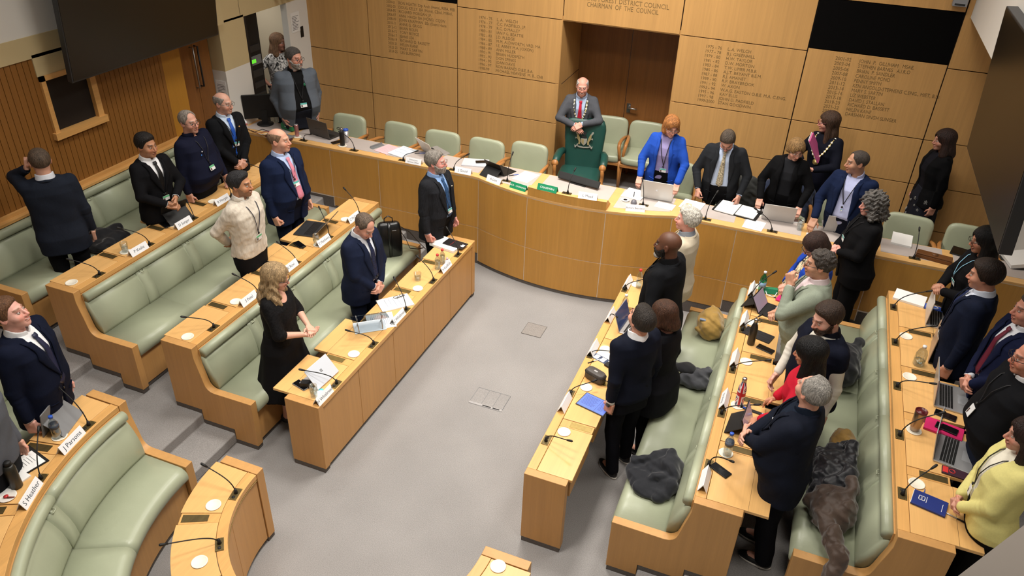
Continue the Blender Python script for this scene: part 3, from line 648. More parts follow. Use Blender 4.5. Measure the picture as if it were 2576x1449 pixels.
# ================================================================== things on the desks
HR = {'L0': HT[0], 'L1': HT[1], 'L2': HT[2], 'R0': HT[0], 'R1': HT[1], 'R2': HT[2], 'C0': HT[0], 'C1': HT[1], 'D': 1.2}
RN = {'L0': 'acrylic stand desk', 'L1': 'water goblet desk', 'L2': 'highest slatted-side desk', 'R0': 'patterned bag desk', 'R1': 'flag bottle desk', 'R2': 'silver laptops desk', 'C0': 'small curved desk', 'C1': 'big name card desk', 'D': 'dais desk'}
NTH = ['first', 'second', 'third', 'fourth', 'fifth', 'sixth', 'seventh', 'eighth', 'ninth', 'tenth', 'eleventh']
def V3(p): return Vector(tuple(float(x) for x in p))
def mic(base, tip, along, label, red=False):
    base, tip = V3(base), V3(tip); e = empty('gooseneck_microphone', base, 0, label, 'microphone', 'gooseneck microphones')
    b_ = MB(); M = Matrix.Rotation(along, 4, 'Z'); b_.box(-.065, .045, -.028, .028, 0, .004, BRASS_D, M); b_.lathe([(.012, .004), (.012, .008), (.006, .009)], BLACK, 12, M=M @ Matrix.Translation((-.04, 0, 0)))
    for sx in (-.058, .038):
        for sy in (-.021, .021): b_.lathe([(.004, .004), (.003, .006)], BRASS, 8, M=M @ Matrix.Translation((sx, sy, 0)))
    b_.build('socket_plate', e)
    t = tip-base; h = Vector((0, 0, 1)); hor = Vector((t.x, t.y, 0)); Lh = hor.length
    p0 = h*.004; p1 = h*max(.05, min(.12, t.z*.6)) if t.z > 0 else h*.07; 
    pts = []
    c1 = p1+h*.06; 
    for k in range(15):
        u = k/14; pts.append(p0*(1-u)**3+3*(p0+h*max(.10, t.z*.55))*u*(1-u)**2+3*(t-t.normalized()*.08-hor.normalized()*.05 if Lh > .02 else t*.7)*u*u*(1-u)+t*u**3)
    b_ = MB(); b_.lathe([(.015, .004), (.013, .02), (.007, .045)], BLACK, 12); b_.tube(pts, .0042, BLACK, 8); b_.build('gooseneck', e)
    d = (pts[-1]-pts[-2]).normalized(); b_ = MB(); b_.tube([pts[-1]-d*.035, pts[-1]-d*.01, pts[-1]+d*.012, pts[-1]+d*.02], [.006, .0095, .0095, .006], BLACK, 10); b_.build('capsule', e)
    if red:
        b_ = MB(); b_.tube([pts[-1]-d*.04, pts[-1]-d*.03], .0105, mat('red mic ring', 'ff3020', .4, emit=('ff2a18', 3)), 12); b_.build('light_ring', e)
def reach(base, px, want=.22):
    best = None
    for i in range(30):
        t = at(px[0], px[1], base[2]+.05+.011*i); d = abs(math.hypot(t[0]-base[0], t[1]-base[1])-want)+.15*abs(.05+.011*i-.17)
        if best is None or d < best[0]: best = (d, t)
    return best[1]
MY = {-1: [-1.835, -1.212, -.583, .018, .632], 1: [-1.777, -1.158, -.55, .092, .688]}
MTIP = {'L0': [(757, 930), (873, 831), (992, 700), (1050, 645), (1124, 573)], 'L1': [(460, 797), (588, 690), (699, 610), (803, 522), (866, 474)], 'L2': [(172, 652), (298, 573), (470, 505), (538, 422), None],
        'R0': [(1435, 1109), (1565, 886), (1497, 957), (1552, 797), (1627, 700)], 'R1': [(1842, 1161), (1907, 1018), (1935, 906), (1915, 792), (1950, 684)], 'R2': [(2352, 1173), (2372, 1038), (2350, 965), (2352, 820), (2340, 732)]}
MTIP['R0'][1], MTIP['R0'][2] = (1497, 957), (1565, 886)
for rn in ('L0', 'L1', 'L2', 'R0', 'R1', 'R2'):
    sd = -1 if rn[0] == 'L' else 1; r = R[int(rn[1])]
    for k in range(5):
        base = (sd*(r+.037), MY[sd][k], HR[rn]); tp = MTIP[rn][k]
        tip = reach(base, tp) if tp else (sd*(r+.24), base[1]-.05, base[2]+.15)
        mic(base, tip, PI/2 if sd < 0 else -PI/2, 'gooseneck microphone, %s from the dais on the %s' % (NTH[4-k], RN[rn]))
def polar(a, q, z): return (q*math.cos(math.radians(a)), YC+q*math.sin(math.radians(a)), z)
for k, (rn, a, q, tp) in enumerate((('C0', 192.4, .95, (511, 1169)), ('C0', 219.4, .96, (408, 1370)), ('C1', 186.5, 2.20, (143, 970)), ('C1', 200.8, 2.20, (97, 1078)), ('C0', 344, .96, None))):
    b0 = polar(a, q, HR[rn]); z = b0[2]+.16
    tip = at(tp[0], tp[1], z+.06) if tp else Vector(b0)+Vector((.1, -.1, .12))
    if tp:
        tip = reach(b0, tp)
    mic(b0, tip, math.radians(a-90), 'gooseneck microphone, %s on the %s' % (['at the near top seat', 'at the lower seat', 'at the young man with dotted tie', 'beside the black flask', 'at its far end below the frame'][k], RN[rn]))
DM = [((765, 354), (783, 337)), ((892, 379), (855, 332)), ((1015, 404), (1049, 380)), ((1142, 428), (1178, 388)), ((1276, 456), (1290, 385)), ((1428, 487), (1447, 425)), ((1617, 516), (1616, 451)), ((1774, 552), (1805, 482)), ((1940, 582), (1900, 525)), ((2115, 615), (2144, 545)), ((2298, 650), (2313, 575))]
for k, (b, t) in enumerate(DM):
    bz = 1.306 if k == 5 else 1.2; bp = at(b[0], b[1], bz); tip = reach(bp, t, .14)
    mic(bp, tip, 0 if k < 6 else PI, ('gooseneck microphone on the dais, %s along from the side doorway' % NTH[k]) if k != 9 else 'gooseneck microphone on the dais with its red ring lit', red=(k == 9))
# ---- coasters
def coaster(p, label):
    b_ = MB(); b_.lathe([(.052, 0), (.054, .003), (.052, .006), (.046, .0055), (.044, .0035), (.0, .0035)], COASTER, 28)
    tag(b_.build('coaster', None, loc=p), label, 'coaster', 'round off-white coasters')
CO = [('L0', 'H Whitbread card', (805, 993)), ('L0', 'third seat below the pinstriped man', (890, 891)), ('L0', 'seat with the squat tumbler', (1051, 726)), ('L1', 'end seat below the stair', (472, 847)), ('L1', 'S Patel card', (593, 759)), ('L1', 'T Matthews card', (801, 616)), ('L1', 'C McCann card', (869, 552)),
      ('L2', 'end seat by the stair', (180, 711)), ('L2', 'P Keska card', (316, 634)), ('L2', 'D Sunger card', (435, 565)), ('L2', 'R Morgan card', (536, 507)), ('C0', 'top seat', (537, 1271)), ('C0', 'lower seat', (502, 1414)), ('C0', 'detached end at the picture foot', (1253, 1425)), ('C1', 'J Parsons card', (150, 1098)),
      ('R0', 'end microphone', (1419, 1087)), ('R0', 'lit tablet', (1475, 975)), ('R0', 'blue leaflet', (1523, 879)), ('R0', 'red capped bottle', (1601, 717)), ('R1', 'blue capped bottle', (1826, 1140)), ('R1', 'flag bottle', (1855, 1020)), ('R1', 'empty middle seat', (1877, 910)), ('R1', 'black steel flask', (1893, 813)), ('R1', 'green bottle', (1910, 722)),
      ('R2', 'navy notebook', (2306, 1217)), ('R2', 'steel tumbler', (2299, 1083)), ('R2', 'third silver laptop', (2288, 948)), ('R2', 'clear bottle', (2279, 846)), ('D', 'pink can', (748, 344)), ('D', 'black flask', (862, 367)), ('D', 'Barbara Beardwell card', (1572, 505)), ('D', 'A Lion card', (1241, 443)), ('D', 'black and white gadget', (1909, 540))]
for rn, w_, (u, v) in CO:
    p = at(u, v, HR[rn]+(.002 if rn == 'D' else 0)); coaster(p, 'round off-white coaster at the %s on the %s' % (w_, RN[rn]))
# ---- name cards
def card(p, face, txt, label, col=CARDW, ink=INK, L_=.215, h_=.068, size=.04, lines=None):
    """folded card: face = direction its written side looks"""
    e = empty('name_card', p, face+PI/2, label, 'name card', 'name cards'); b_ = MB(); d = .034
    pts = [(0, -d, 0), (0, -d+.004, .002), (0, 0, h_-.004), (0, d-.004, .002), (0, d, 0), (0, .002, h_), (0, -.002, h_)]
    b_.prism([(-L_/2, -d, 0), (-L_/2, -.0015, h_), (-L_/2, .0015, h_), (-L_/2, d, 0), (-L_/2, d-.003, 0), (-L_/2, 0, h_-.006), (-L_/2, -d+.003, 0)], (L_, 0, 0), col); b_.build('folded_card', e)
    n = Vector((0, -h_, d)).normalized(); up = Vector((0, d, h_)).normalized()
    for i, s in enumerate(lines or [txt]):
        if not s: continue
        k = 0 if not lines else (.014-.028*i); c = Vector((0, -d/2, h_/2))+n*.0012+up*k
        text_mesh('lettering', s, size if not lines else size*.62, frame(c, (1, 0, 0), up, n), ink, e, 'CENTER')
for rn, px, s in (('L0', (836, 1003), 'H Whitbread'), ('L0', (1012, 801), 'C Whitbread'), ('L0', (1120, 672), 'H Kauffman'), ('L1', (630, 755), 'S Patel'), ('L1', (738, 674), 'K Rizvi'), ('L1', (820, 609), 'T Matthews'), ('L1', (899, 551), 'C McCann'), ('L2', (348, 629), 'P Keska'), ('L2', (463, 563), 'D Sunger'), ('L2', (558, 505), 'R Morgan')):
    p = at(px[0], px[1], HR[rn]+.02); r = R[int(rn[1])]
    card((-(r+.036), p[1], HR[rn]), 0, s, 'white folded name card reading %s' % s)
for (a, s, sz) in ((191.6, 'J Parsons', .05), (205.0, 'S Heather', .05)):
    card(polar(a, 2.195, HT[1]), math.radians(a+180), s, 'white folded name card reading %s on the curved desk' % s, size=sz, L_=.24)
for rn, px, s in (('R0', (1575, 710), 'white folded name card beside the red capped bottle'), ('R0', (1525, 792), 'folded name card seen from behind by the open laptop'), ('R0', (1489, 876), 'folded name card seen from behind by the blue leaflet'), ('R0', (1421, 1014), 'folded name card seen from behind by the lit tablet'), ('R1', (1774, 1207), 'white folded name card beside the black phone on the bench desk'), ('R1', (1833, 1009), 'white folded name card beside the flag bottle'), ('R1', (1851, 903), 'white folded name card before the empty middle seat'), ('R1', (1870, 804), 'white folded name card beside the black steel flask'), ('R1', (1890, 728), 'white folded name card beside the green bottle')):
    p = at(px[0], px[1], HR[rn]+.02); r = R[int(rn[1])]
    card(((r+.036), p[1], HR[rn]), PI, 'N Avey' if 'flag' in s else '', s)
for px, s, kw in (((1039, 409), None, dict(lines=['Democratic', 'Services Officer'])), ((1163, 434), 'J Gould', {}), ((1244, 454), 'A Lion', {}), ((1305, 471), 'VICE - CHAIRMAN', dict(col=GREENSIGN, ink=WHITEP, size=.028, L_=.22)), ((1376, 477), 'CHAIRMAN', dict(col=GREENSIGN, ink=WHITEP, size=.034, L_=.24)), ((1479, 495), 'L Mead', {}), ((1598, 525), 'Barbara Beardwell', dict(size=.028)), ((2053, 600), '', {})):
    z = 1.305 if px[0] in (1376, 1479) else 1.2; p = at(px[0], px[1], z+.02); x = p[0]; slope = 0
    if abs(x) < 1.19: slope = math.atan2(x/math.sqrt(DR*DR-x*x), 1)
    yy = max(p[1], dy(x)+.03)
    nm = s or ('Democratic Services Officer' if kw.get('lines') else None)
    card((x, yy, z), -PI/2+slope, s, ('green folded name card reading %s' % nm) if 'col' in kw else ('white folded name card reading %s on the dais' % nm if nm else 'blank white folded card on the dais by the curly haired woman'), **kw)
# ---- laptops, tablets, phones
def laptop(p, ang, w_, d_, open_, body, lid, keys, label, screen=None, logo=None, deck=None):
    e = empty('laptop', p, ang+PI/2, label, 'laptop'); t = .014
    b_ = MB(); b_.box(-w_/2, w_/2, -d_/2, d_/2, 0, t, body); b_.build('base', e, bevel=.003)
    b_ = MB()
    for i in range(5):
        y = d_/2-.035-i*.0195; n = 13
        for j in range(n): b_.box(-w_*.44+j*w_*.88/n+.001, -w_*.44+(j+1)*w_*.88/n-.0015, y-.016, y, t, t+.0018, keys)
    kb = b_.build('keyboard', e)
    b_ = MB(); b_.box(-w_*.17, w_*.17, -d_/2+.01, -d_/2+.075, t, t+.0008, deck or body); b_.build('touchpad', e)
    M = Matrix.Translation((0, d_/2, t*.8)) @ Matrix.Rotation(math.radians(open_-90)*-1, 4, 'X')
    b_ = MB(); b_.box(-w_/2, w_/2, -.001, .006, 0, d_*.97, lid, M); l_ = b_.build('lid', e, bevel=.002)
    b_ = MB(); b_.box(-w_/2+.006, w_/2-.006, -.003, -.001, .01, d_*.95, screen or BLACKG, M); b_.build('screen', l_)
    if logo: logo(l_, M, w_, d_)
    return e
def squares(par, M, w_, d_):
    b_ = MB()
    for i in (-1, 0):
        for j in (0, 1): b_.box(i*.014+.001, i*.014+.0125, .006, .0066, d_*.48+j*.014, d_*.48+j*.014+.012, MGREY, M)
    b_.build('logo', par)
def roundlogo(par, M, w_, d_):
    b_ = MB(); b_.lathe([(.0, 0), (.016, .0), (.016, .0006), (.0, .0006)], WHITEP, 20, M=M @ Matrix.Translation((0, .006, d_*.5)) @ Matrix.Rotation(-PI/2, 4, 'X')); b_.build('logo', par)
def scribble(par, M, w_, d_):
    b_ = MB(); b_.box(-.06, .05, .006, .0066, d_*.45, d_*.47, BLACK, M @ Matrix.Rotation(.12, 4, 'Y')); b_.build('logo', par)
BLUESC = mat('blue lit screen', '5f74c8', .2, emit=('6f86e0', .55)); DIMSC = mat('dim lit screen', '3a4160', .12, emit=('39446e', .35)); PEACHSC = mat('peach lit screen', '9a8a98', .12, emit=('b7a0a8', .25)); TANSC = mat('glare screen', 'c9a070', .2)  # TANSC: tan reflection on a dark screen, painted as its base colour
laptop(at(803, 951, HT[0]), math.radians(176), .29, .20, 48, SILVER, plain('silver lid', 'd6dbe4', .4, .2), KEYS, 'silver laptop with four-square logo half closed at the desk end by the woman in lace', logo=squares)
laptop(at(780, 577, HT[1]), math.radians(190), .34, .24, 132, DGREY, DGREY, KEYS, 'dark laptop open beside the water goblet', screen=TANSC)
laptop(at(822, 338, 1.203), math.radians(78), .36, .24, 100, DGREY, plain('graphite lid', '4b4642', .5), KEYS, 'dark grey laptop open on the dais by the pink can', logo=scribble)
laptop(at(1098, 383, 1.203), math.radians(60), .31, .22, 118, SILVER, plain('silver lid b', 'd9d5cd', .4, .2), KEYS, 'silver laptop open on the dais behind the pinstriped man')
laptop(at(1655, 492, 1.203), math.radians(92), .36, .25, 104, SILVER, plain('silver lid c', 'd8d5d0', .4, .2), KEYS, 'silver laptop with round logo in front of the woman in blue blazer', logo=roundlogo)
laptop(at(1955, 545, 1.203), math.radians(95), .34, .24, 112, SILVER, plain('silver lid d', 'd0cdc9', .4, .2), KEYS, 'silver laptop in front of the woman in black blazer at the dais')
laptop(at(2112, 574, 1.203), math.radians(97), .36, .24, 112, SILVER, plain('silver lid e', 'c9c6c2', .4, .2), KEYS, 'silver laptop in front of the man in open navy jacket')
laptop(at(1597, 826, HT[0]), math.radians(-6), .31, .21, 108, SILVER, SILVER, KEYS, 'laptop with lit dark blue screen facing the brown haired woman', screen=DIMSC)
laptop(at(2365, 805, HT[2]), math.radians(-4), .34, .24, 88, SILVER, plain('silver lid f', 'cfc6bd', .4, .2), KEYS, 'silver laptop beside the blue box on the top desk')
laptop(at(2378, 899, HT[2]), math.radians(-8), .34, .24, 88, BLACKG, plain('taupe lid', 'b59c86', .4, .2), KEYS, 'black decked laptop behind the clear bottle')
laptop(at(2392, 1003, HT[2]), math.radians(-4), .34, .24, 98, SILVER, SILVER, KEYS, 'silver laptop behind the steel tumbler', deck=plain('touchpad grey', '9a9b9e', .4))
laptop(at(2402, 1142, HT[2]), math.radians(-12), .34, .24, 100, SILVER, SILVER, KEYS, 'silver laptop beside the pink notebook', deck=plain('touchpad grey', '9a9b9e', .4))
def closed_laptop(p, rz, label):
    e = empty('laptop', p, rz, label, 'laptop'); b_ = MB(); b_.box(-.16, .16, -.11, .11, 0, .009, plain('pale lid', 'dfe0e6', .4, .2)); b_.build('base', e, bevel=.003); b_ = MB(); b_.box(-.16, .16, -.11, .11, .010, .017, plain('pale lid', 'dfe0e6', .4, .2)); b_.build('lid', e, bevel=.003)
closed_laptop(at(1196, 411, 1.203), math.radians(15), 'closed silver laptop with a phone on it on the dais')
def phone(p, rz, label, col=BLACK, w_=.074, l_=.152, lens=True, group=None):
    e = empty('phone', p, rz, label, 'phone'); b_ = MB(); b_.box(-w_/2, w_/2, -l_/2, l_/2, 0, .010, col); b_.build('case', e, bevel=.004)
    b_ = MB(); b_.box(-w_/2+.004, w_/2-.004, -l_/2+.004, l_/2-.004, .0098, .0106, BLACKG); b_.build('screen', e)
phone(at(676, 668, HT[1]), math.radians(62), 'dark grey phone lying before the K Rizvi seat', DGREY)
phone(at(758, 970, HT[0]), math.radians(75), 'grey phone beside the water glass on the front desk', MGREY)
phone(at(753, 616, HT[1]), math.radians(65), 'black phone beside the water goblet')
phone(at(416, 566, HT[2]), math.radians(70), 'black phone beside the D Sunger card')
phone(at(1925, 879, HT[1]), math.radians(70), 'phone below the flat black folio case', DGREY)
phone(at(1812, 1184, HT[1]), math.radians(60), 'black phone in front of the grey haired man in navy blazer')
phone(at(2378, 1046, HT[2]), math.radians(75), 'black phone on the edge behind the steel tumbler')
phone(at(1212, 408, 1.22), math.radians(-60), 'black phone on the closed laptop')
phone(at(848, 358, 1.203), math.radians(-30), 'black phone lying beside the black flask on the dais')
phone(at(2002, 557, 1.203), math.radians(-70), 'black phone with white edge beside the water glass on the dais', WHITEP)
phone(at(1591, 796, HT[0]), math.radians(80), 'black phone behind the open laptop on the front desk')
phone(at(2363, 766, HT[2]), math.radians(78), 'black phone behind the blue box')
def stand_tablet(p, ang, w_, h_, lean, scr, label, kb=True, cov=BLACK):
    e = empty('tablet', p, ang+PI/2, label, 'tablet'); M = Matrix.Translation((0, .02, .004)) @ Matrix.Rotation(-math.radians(lean), 4, 'X')
    b_ = MB(); b_.box(-w_/2, w_/2, 0, .009, 0, h_, cov, M); b_.build('body', e, bevel=.003)
    b_ = MB(); b_.box(-w_/2+.008, w_/2-.008, -.0012, 0, .008, h_-.008, scr, M); b_.build('screen', e)
    top = M @ Vector((0, .009, h_*.55)); b_ = MB(); b_.prism([(-w_/2+.01, top.y, top.z), (-w_/2+.01, top.y+.006, top.z), (-w_/2+.01, top.y+.13, .003), (-w_/2+.01, top.y+.124, .0)], (w_-.02, 0, 0), cov if cov is not SILVER else MGREY); b_.build('stand', e)
    if kb: b_ = MB(); b_.box(-w_/2, w_/2, -.19, .02, 0, .006, cov); b_.box(-w_/2+.012, w_/2-.012, -.15, -.01, .006, .0075, KEYS); b_.build('keyboard_cover', e)
stand_tablet(at(432, 545, HT[2]), math.radians(165), .29, .20, 22, BLACKG, 'black folio tablet standing before the man in black suit and black tie')
stand_tablet(at(1253, 435, 1.203), math.radians(70), .26, .19, 28, BLACKG, 'black folio tablet standing beside the A Lion card on the dais')
stand_tablet(at(1925, 778, HT[1]), math.radians(-15), .25, .175, 30, PEACHSC, 'black cased tablet standing beside the green purse')
stand_tablet(at(1893, 1085, HT[1]), math.radians(-5), .27, .19, 20, PEACHSC, 'dark tablet standing beyond the flag bottle', kb=False)
stand_tablet(at(128, 1066, HT[1]), math.radians(200), .30, .21, 10, BLACKG, 'slim silver edged tablet on a grey kickstand on the curved desk', kb=False, cov=MGREY)
e = empty('tablet', at(1496, 1018, HT[0]), math.radians(-14), 'tablet lying flat with a lit blue page of text', 'tablet')
b_ = MB(); b_.box(-.135, .135, -.095, .095, 0, .008, DGREY); b_.build('body', e, bevel=.004); b_ = MB(); b_.box(-.127, .127, -.087, .087, .0078, .0086, BLUESC); b_.box(.035, .037, -.087, .087, .0086, .0089, INK)
for k in range(9):
    for x0, x1 in ((-.11, .02), (.05, .115)): b_.box(x0, x1-.01*(k % 3), .06-.014*k, .064-.014*k, .0086, .0089, plain('screen text', '39497f', .5))
b_.build('screen', e)
# dais monitor lying back, and the operator's monitor
e = empty('monitor', at(1452, 466, 1.203), math.radians(-11), 'wide dark monitor laid back on the dais before the green chair', 'monitor')
M = Matrix.Translation((0, 0, .03)) @ Matrix.Rotation(math.radians(-38), 4, 'X'); b_ = MB(); b_.box(-.27, .27, 0, .03, 0, .085, BLACK, M); b_.build('case', e, bevel=.004); b_ = MB(); b_.box(-.262, .262, -.002, 0, .01, .078, BLACK, M); b_.build('screen', e); b_ = MB(); b_.prism([(-.1, 0, 0), (-.1, .12, 0), (-.1, .06, .06)], (.2, 0, 0), BLACK); b_.build('foot', e)
e = empty('monitor', at(668, 312, 1.203), math.radians(38), 'black desktop monitor turned away at the doorway end of the dais', 'monitor')
b_ = MB(); M = Matrix.Translation((0, .03, .09)) @ Matrix.Rotation(math.radians(4), 4, 'X'); b_.box(-.26, .26, -.035, 0, 0, .33, BLACK, M); b_.build('case', e, bevel=.006); b_ = MB(); b_.box(-.25, .25, 0, .002, .012, .318, BLACKG, M); b_.build('screen', e)
b_ = MB(); b_.box(-.04, .04, -.02, .02, .0, .2, BLACK); b_.lathe([(.11, 0), (.11, .01), (.03, .02)], BLACK, 24); b_.build('stand', e)
# ---- vessels
def vessel(name, p, prof, m, label, cat, cap=None, water=None, extra=None):
    e = empty(name, p, 0, label, cat); b_ = MB(); b_.lathe(prof, m, 22); b_.build('body', e)
    if cap: b_ = MB(); b_.lathe(cap[1], cap[0], 18); b_.build('cap', e)
    if water: b_ = MB(); b_.lathe(water, WATER, 20); b_.build('water', e)
    if extra: extra(e)
    return e
def glass_prof(r0, r1, h_, t=.003): return [(r0*.9, 0), (r0, .003), (r1, h_), (r1-t, h_), (r0-t, .012), (.0, .012)]
def pet(h_=.20, r=.032): return [(r*.8, 0), (r, .008), (r, h_*.35), (r*.93, h_*.45), (r, h_*.55), (r, h_*.68), (r*.75, h_*.8), (r*.42, h_*.9), (.013, h_*.92), (.013, h_)]
def petcap(h_, m): return (m, [(.0155, h_-.004), (.0155, h_+.014), (.013, h_+.016), (.0, h_+.016)])
def lab(z0, z1, r, m): 
    def f(e): b_ = MB(); b_.lathe([(r, z0), (r, z1)], m, 22); b_.build('label_band', e)
    return f
PETM = thin_glass('clear plastic', 'e9eeef', .12)
vessel('drinking_glass', at(316, 634, HT[2])+np.array([0, 0, .006]), glass_prof(.030, .036, .10), GLASS, 'water glass behind the P Keska card', 'glass', water=[(.026, .012), (.029, .05), (.0, .05)])
vessel('drinking_glass', at(788, 997, HT[0])+np.array([0.01, 0, .006]), glass_prof(.030, .034, .115), GLASS, 'tall water glass behind the H Whitbread card', 'glass', water=[(.026, .012), (.03, .06), (.0, .06)])
vessel('drinking_glass', at(1051, 704, HT[0]), glass_prof(.034, .040, .085), GLASS, 'squat glass tumbler alone on the front desk', 'glass', water=[(.03, .012), (.033, .04), (.0, .04)])
vessel('drinking_glass', at(797, 616, HT[1])+np.array([0, 0, .006]), [(.024, 0), (.034, .03), (.038, .06), (.033, .12), (.030, .12), (.035, .06), (.031, .03), (.0, .012)], GLASS, 'rounded stemless water goblet on the bench desk', 'glass', water=[(.02, .014), (.033, .05), (.034, .06), (.0, .06)])
vessel('drinking_glass', at(2011, 578, 1.203), [(.028, 0), (.037, .05), (.036, .12), (.033, .12), (.034, .05), (.0, .012)], GLASS, 'water glass on the dais before the woman in black blazer', 'glass', water=[(.025, .014), (.032, .06), (.0, .06)])
vessel('drinking_glass', at(696, 308, 1.203), glass_prof(.03, .035, .11), GLASS, 'clear glass behind the desktop monitor', 'glass')
vessel('water_bottle', at(146, 1100, HT[1])+np.array([0, 0, .006]), pet(.185, .033), PETM, 'clear water bottle with blue cap beside the tablet on the curved desk', 'bottle', petcap(.185, BLUEC), [(.029, .01), (.029, .11), (.0, .11)], lab(.09, .125, .0335, plain('dark label', '3b4350', .5)))
vessel('water_bottle', at(1828, 1145, HT[1])+np.array([0, 0, .006]), pet(.20, .033), PETM, 'clear water bottle with blue cap at the blazered grey haired man', 'bottle', petcap(.20, BLUEC), [(.029, .01), (.029, .13), (.0, .13)], lab(.10, .135, .0335, plain('grey label', '5a6270', .5)))
vessel('water_bottle', at(1101, 676, HT[0]), pet(.165, .031), PETM, 'clear bottle with red cap directly behind the H Kauffman card', 'bottle', petcap(.165, RED), [(.027, .01), (.027, .10), (.0, .10)])
vessel('water_bottle', at(1113, 663, HT[0]), pet(.165, .031), PETM, 'clear bottle with red cap farther from the H Kauffman card', 'bottle', petcap(.165, RED), [(.027, .01), (.027, .10), (.0, .10)])
vessel('sanitiser_bottle', at(1124, 671, HT[0])+np.array([0, 0.01, 0]), [(.024, 0), (.025, .01), (.025, .07), (.012, .085), (.010, .09), (.0, .09)], plain('milky plastic', 'e9edf0', .25), 'small white sanitiser bottle with pink flip top', 'bottle', (plain('pink cap', 'e8b3b3', .4), [(.012, .088), (.013, .105), (.0, .107)]))
vessel('water_bottle', at(1606, 723, HT[0])+np.array([0, 0, .006]), pet(.20, .033), PETM, 'clear bottle with red cap at the dais end of the front desk', 'bottle', petcap(.20, RED), [(.029, .01), (.029, .07), (.0, .07)])
vessel('water_bottle', at(1571, 780, HT[0]), pet(.17, .032), PETM, 'clear bottle with white cap behind the laptop lid', 'bottle', petcap(.17, WHITEP), [(.028, .01), (.028, .08), (.0, .08)])
vessel('water_bottle', at(1562, 890, HT[0]), pet(.18, .032), PETM, 'clear bottle with purple cap beside the young man in navy jumper', 'bottle', petcap(.18, PURPLE), [(.028, .01), (.028, .06), (.0, .06)], lab(.08, .12, .0325, plain('pale label', 'c9b9c0', .5)))
vessel('water_bottle', at(1914, 733, HT[1])+np.array([0, 0, .006]), pet(.21, .034), GREENGL, 'green plastic bottle with white cap at the dais end of the bench desk', 'bottle', petcap(.21, WHITEP), None, lab(.05, .11, .0345, plain('blue label', '8fb0cf', .5)))
vessel('water_bottle', at(2309, 917, HT[2]), [(.036, 0), (.044, .01), (.046, .05), (.044, .11), (.03, .15), (.014, .165), (.014, .175)], PETM, 'round shouldered clear bottle on the top desk', 'bottle', (WHITEP, [(.016, .172), (.016, .192), (.0, .194)]), [(.038, .012), (.041, .05), (.0, .052)])
FL = [(.030, 0), (.034, .006), (.034, .16), (.030, .19), (.018, .225), (.018, .235), (.0, .236)]
vessel('steel_flask', at(1888, 865, HT[1]), FL, plain('black flask', '27221f', .35), 'black flask with steel cap and loop on the bench desk', 'flask', (STEEL, [(.017, .235), (.017, .268), (.014, .272), (.0, .272)]), None, lambda e: (lambda b_: (b_.tube([(.017, 0, .25), (.035, .02, .262), (.05, .02, .25), (.035, .015, .235), (.017, 0, .24)], .003, DGREY, 6), b_.build('loop', e)))(MB()))
e = vessel('steel_flask', at(43, 1224, HT[1]), [(.034, 0), (.038, .006), (.038, .17), (.032, .195), (.024, .20), (.0, .2)], plain('olive black flask', '25231c', .4), 'dark flask standing beside the S Heather card', 'flask', (BLACK, [(.022, .2), (.024, .225), (.018, .232), (.0, .232)]))
vessel('steel_flask', at(862, 366, 1.203)+np.array([0, 0, .006]), [(.028, 0), (.031, .006), (.031, .17), (.026, .19), (.018, .205), (.0, .205)], BLACK, 'black flask with ring cap on the dais', 'flask', (STEEL, [(.018, .2), (.019, .228), (.014, .232), (.0, .232)]), None, lambda e: (lambda b_: (b_.tube([(-.019+.026*math.cos(t)-.02, 0, .216+.013*math.sin(t)) for t in [2*PI*k/14 for k in range(15)]], .004, BLACK, 6), b_.build('loop', e)))(MB()))
vessel('travel_tumbler', at(872, 357, 1.203), [(.026, 0), (.03, .01), (.034, .155), (.0, .155)], SILVER, 'silver tumbler with blue lid beside the black flask on the dais', 'tumbler', (BLUEC, [(.035, .155), (.035, .175), (.02, .178), (.018, .165), (.0, .165)]))
vessel('travel_tumbler', at(2299, 1082, HT[2])+np.array([0, 0, .006]), [(.030, 0), (.033, .008), (.042, .17), (.042, .178), (.0388, .178), (.036, .165), (.0, .165)], mat('bronze steel', 'a08a78', .28, .9, noise=((20, 20, 2), .12)), 'steel tumbler with dark red lid on the top desk', 'tumbler', (plain('maroon lid', '5d1f22', .25), [(.043, .168), (.043, .182), (.038, .182), (.037, .172), (.022, .172), (.022, .176), (.0, .176)]))
e = vessel('drinks_can', at(748, 343, 1.203)+np.array([0, 0, .006]), [(.022, 0), (.027, .008), (.027, .145), (.023, .155), (.0, .152)], mat('pink can', 'b87f7c', .3, .5, noise=((60, 60, 30), .25)), 'tall pink can on a coaster on the dais', 'can', (SILVER, [(.0235, .153), (.0235, .157), (.0215, .157), (.0, .154)]))
e = empty('mug', at(1729, 533, 1.203), 0, 'beige mug on the dais above the white haired man', 'mug'); b_ = MB(); b_.lathe([(.03, 0), (.038, .006), (.038, .09), (.034, .09), (.034, .012), (.0, .012)], plain('beige ceramic', 'c9b48f', .3), 22); b_.build('body', e); b_ = MB(); b_.tube([(.036, 0, .075), (.062, 0, .07), (.064, 0, .035), (.036, 0, .022)], .006, plain('beige ceramic', 'c9b48f', .3)); b_.build('handle', e)
b_ = MB(); b_.lathe([(.0, 0), (.046, .004), (.05, .012), (.046, .012), (.0, .008)], plain('white saucer', 'f4f1ea', .3), 22); b_.lathe([(.0, .0085), (.03, .0085), (.03, .010), (.0, .010)], BLACKG, 20); tag(b_.build('saucer', None, loc=at(1573, 504, 1.209)), 'white saucer with dark round on the dais by the Barbara Beardwell card', 'saucer')
b_ = MB(); b_.lathe([(.034, 0), (.036, .01), (.026, .04), (.0, .046)], plain('gadget grey', '6b6a70', .35), 20); tag(b_.build('desk_puck', None, loc=at(1594, 512, 1.203)), 'small grey round puck on the dais beside the white saucer', 'device')
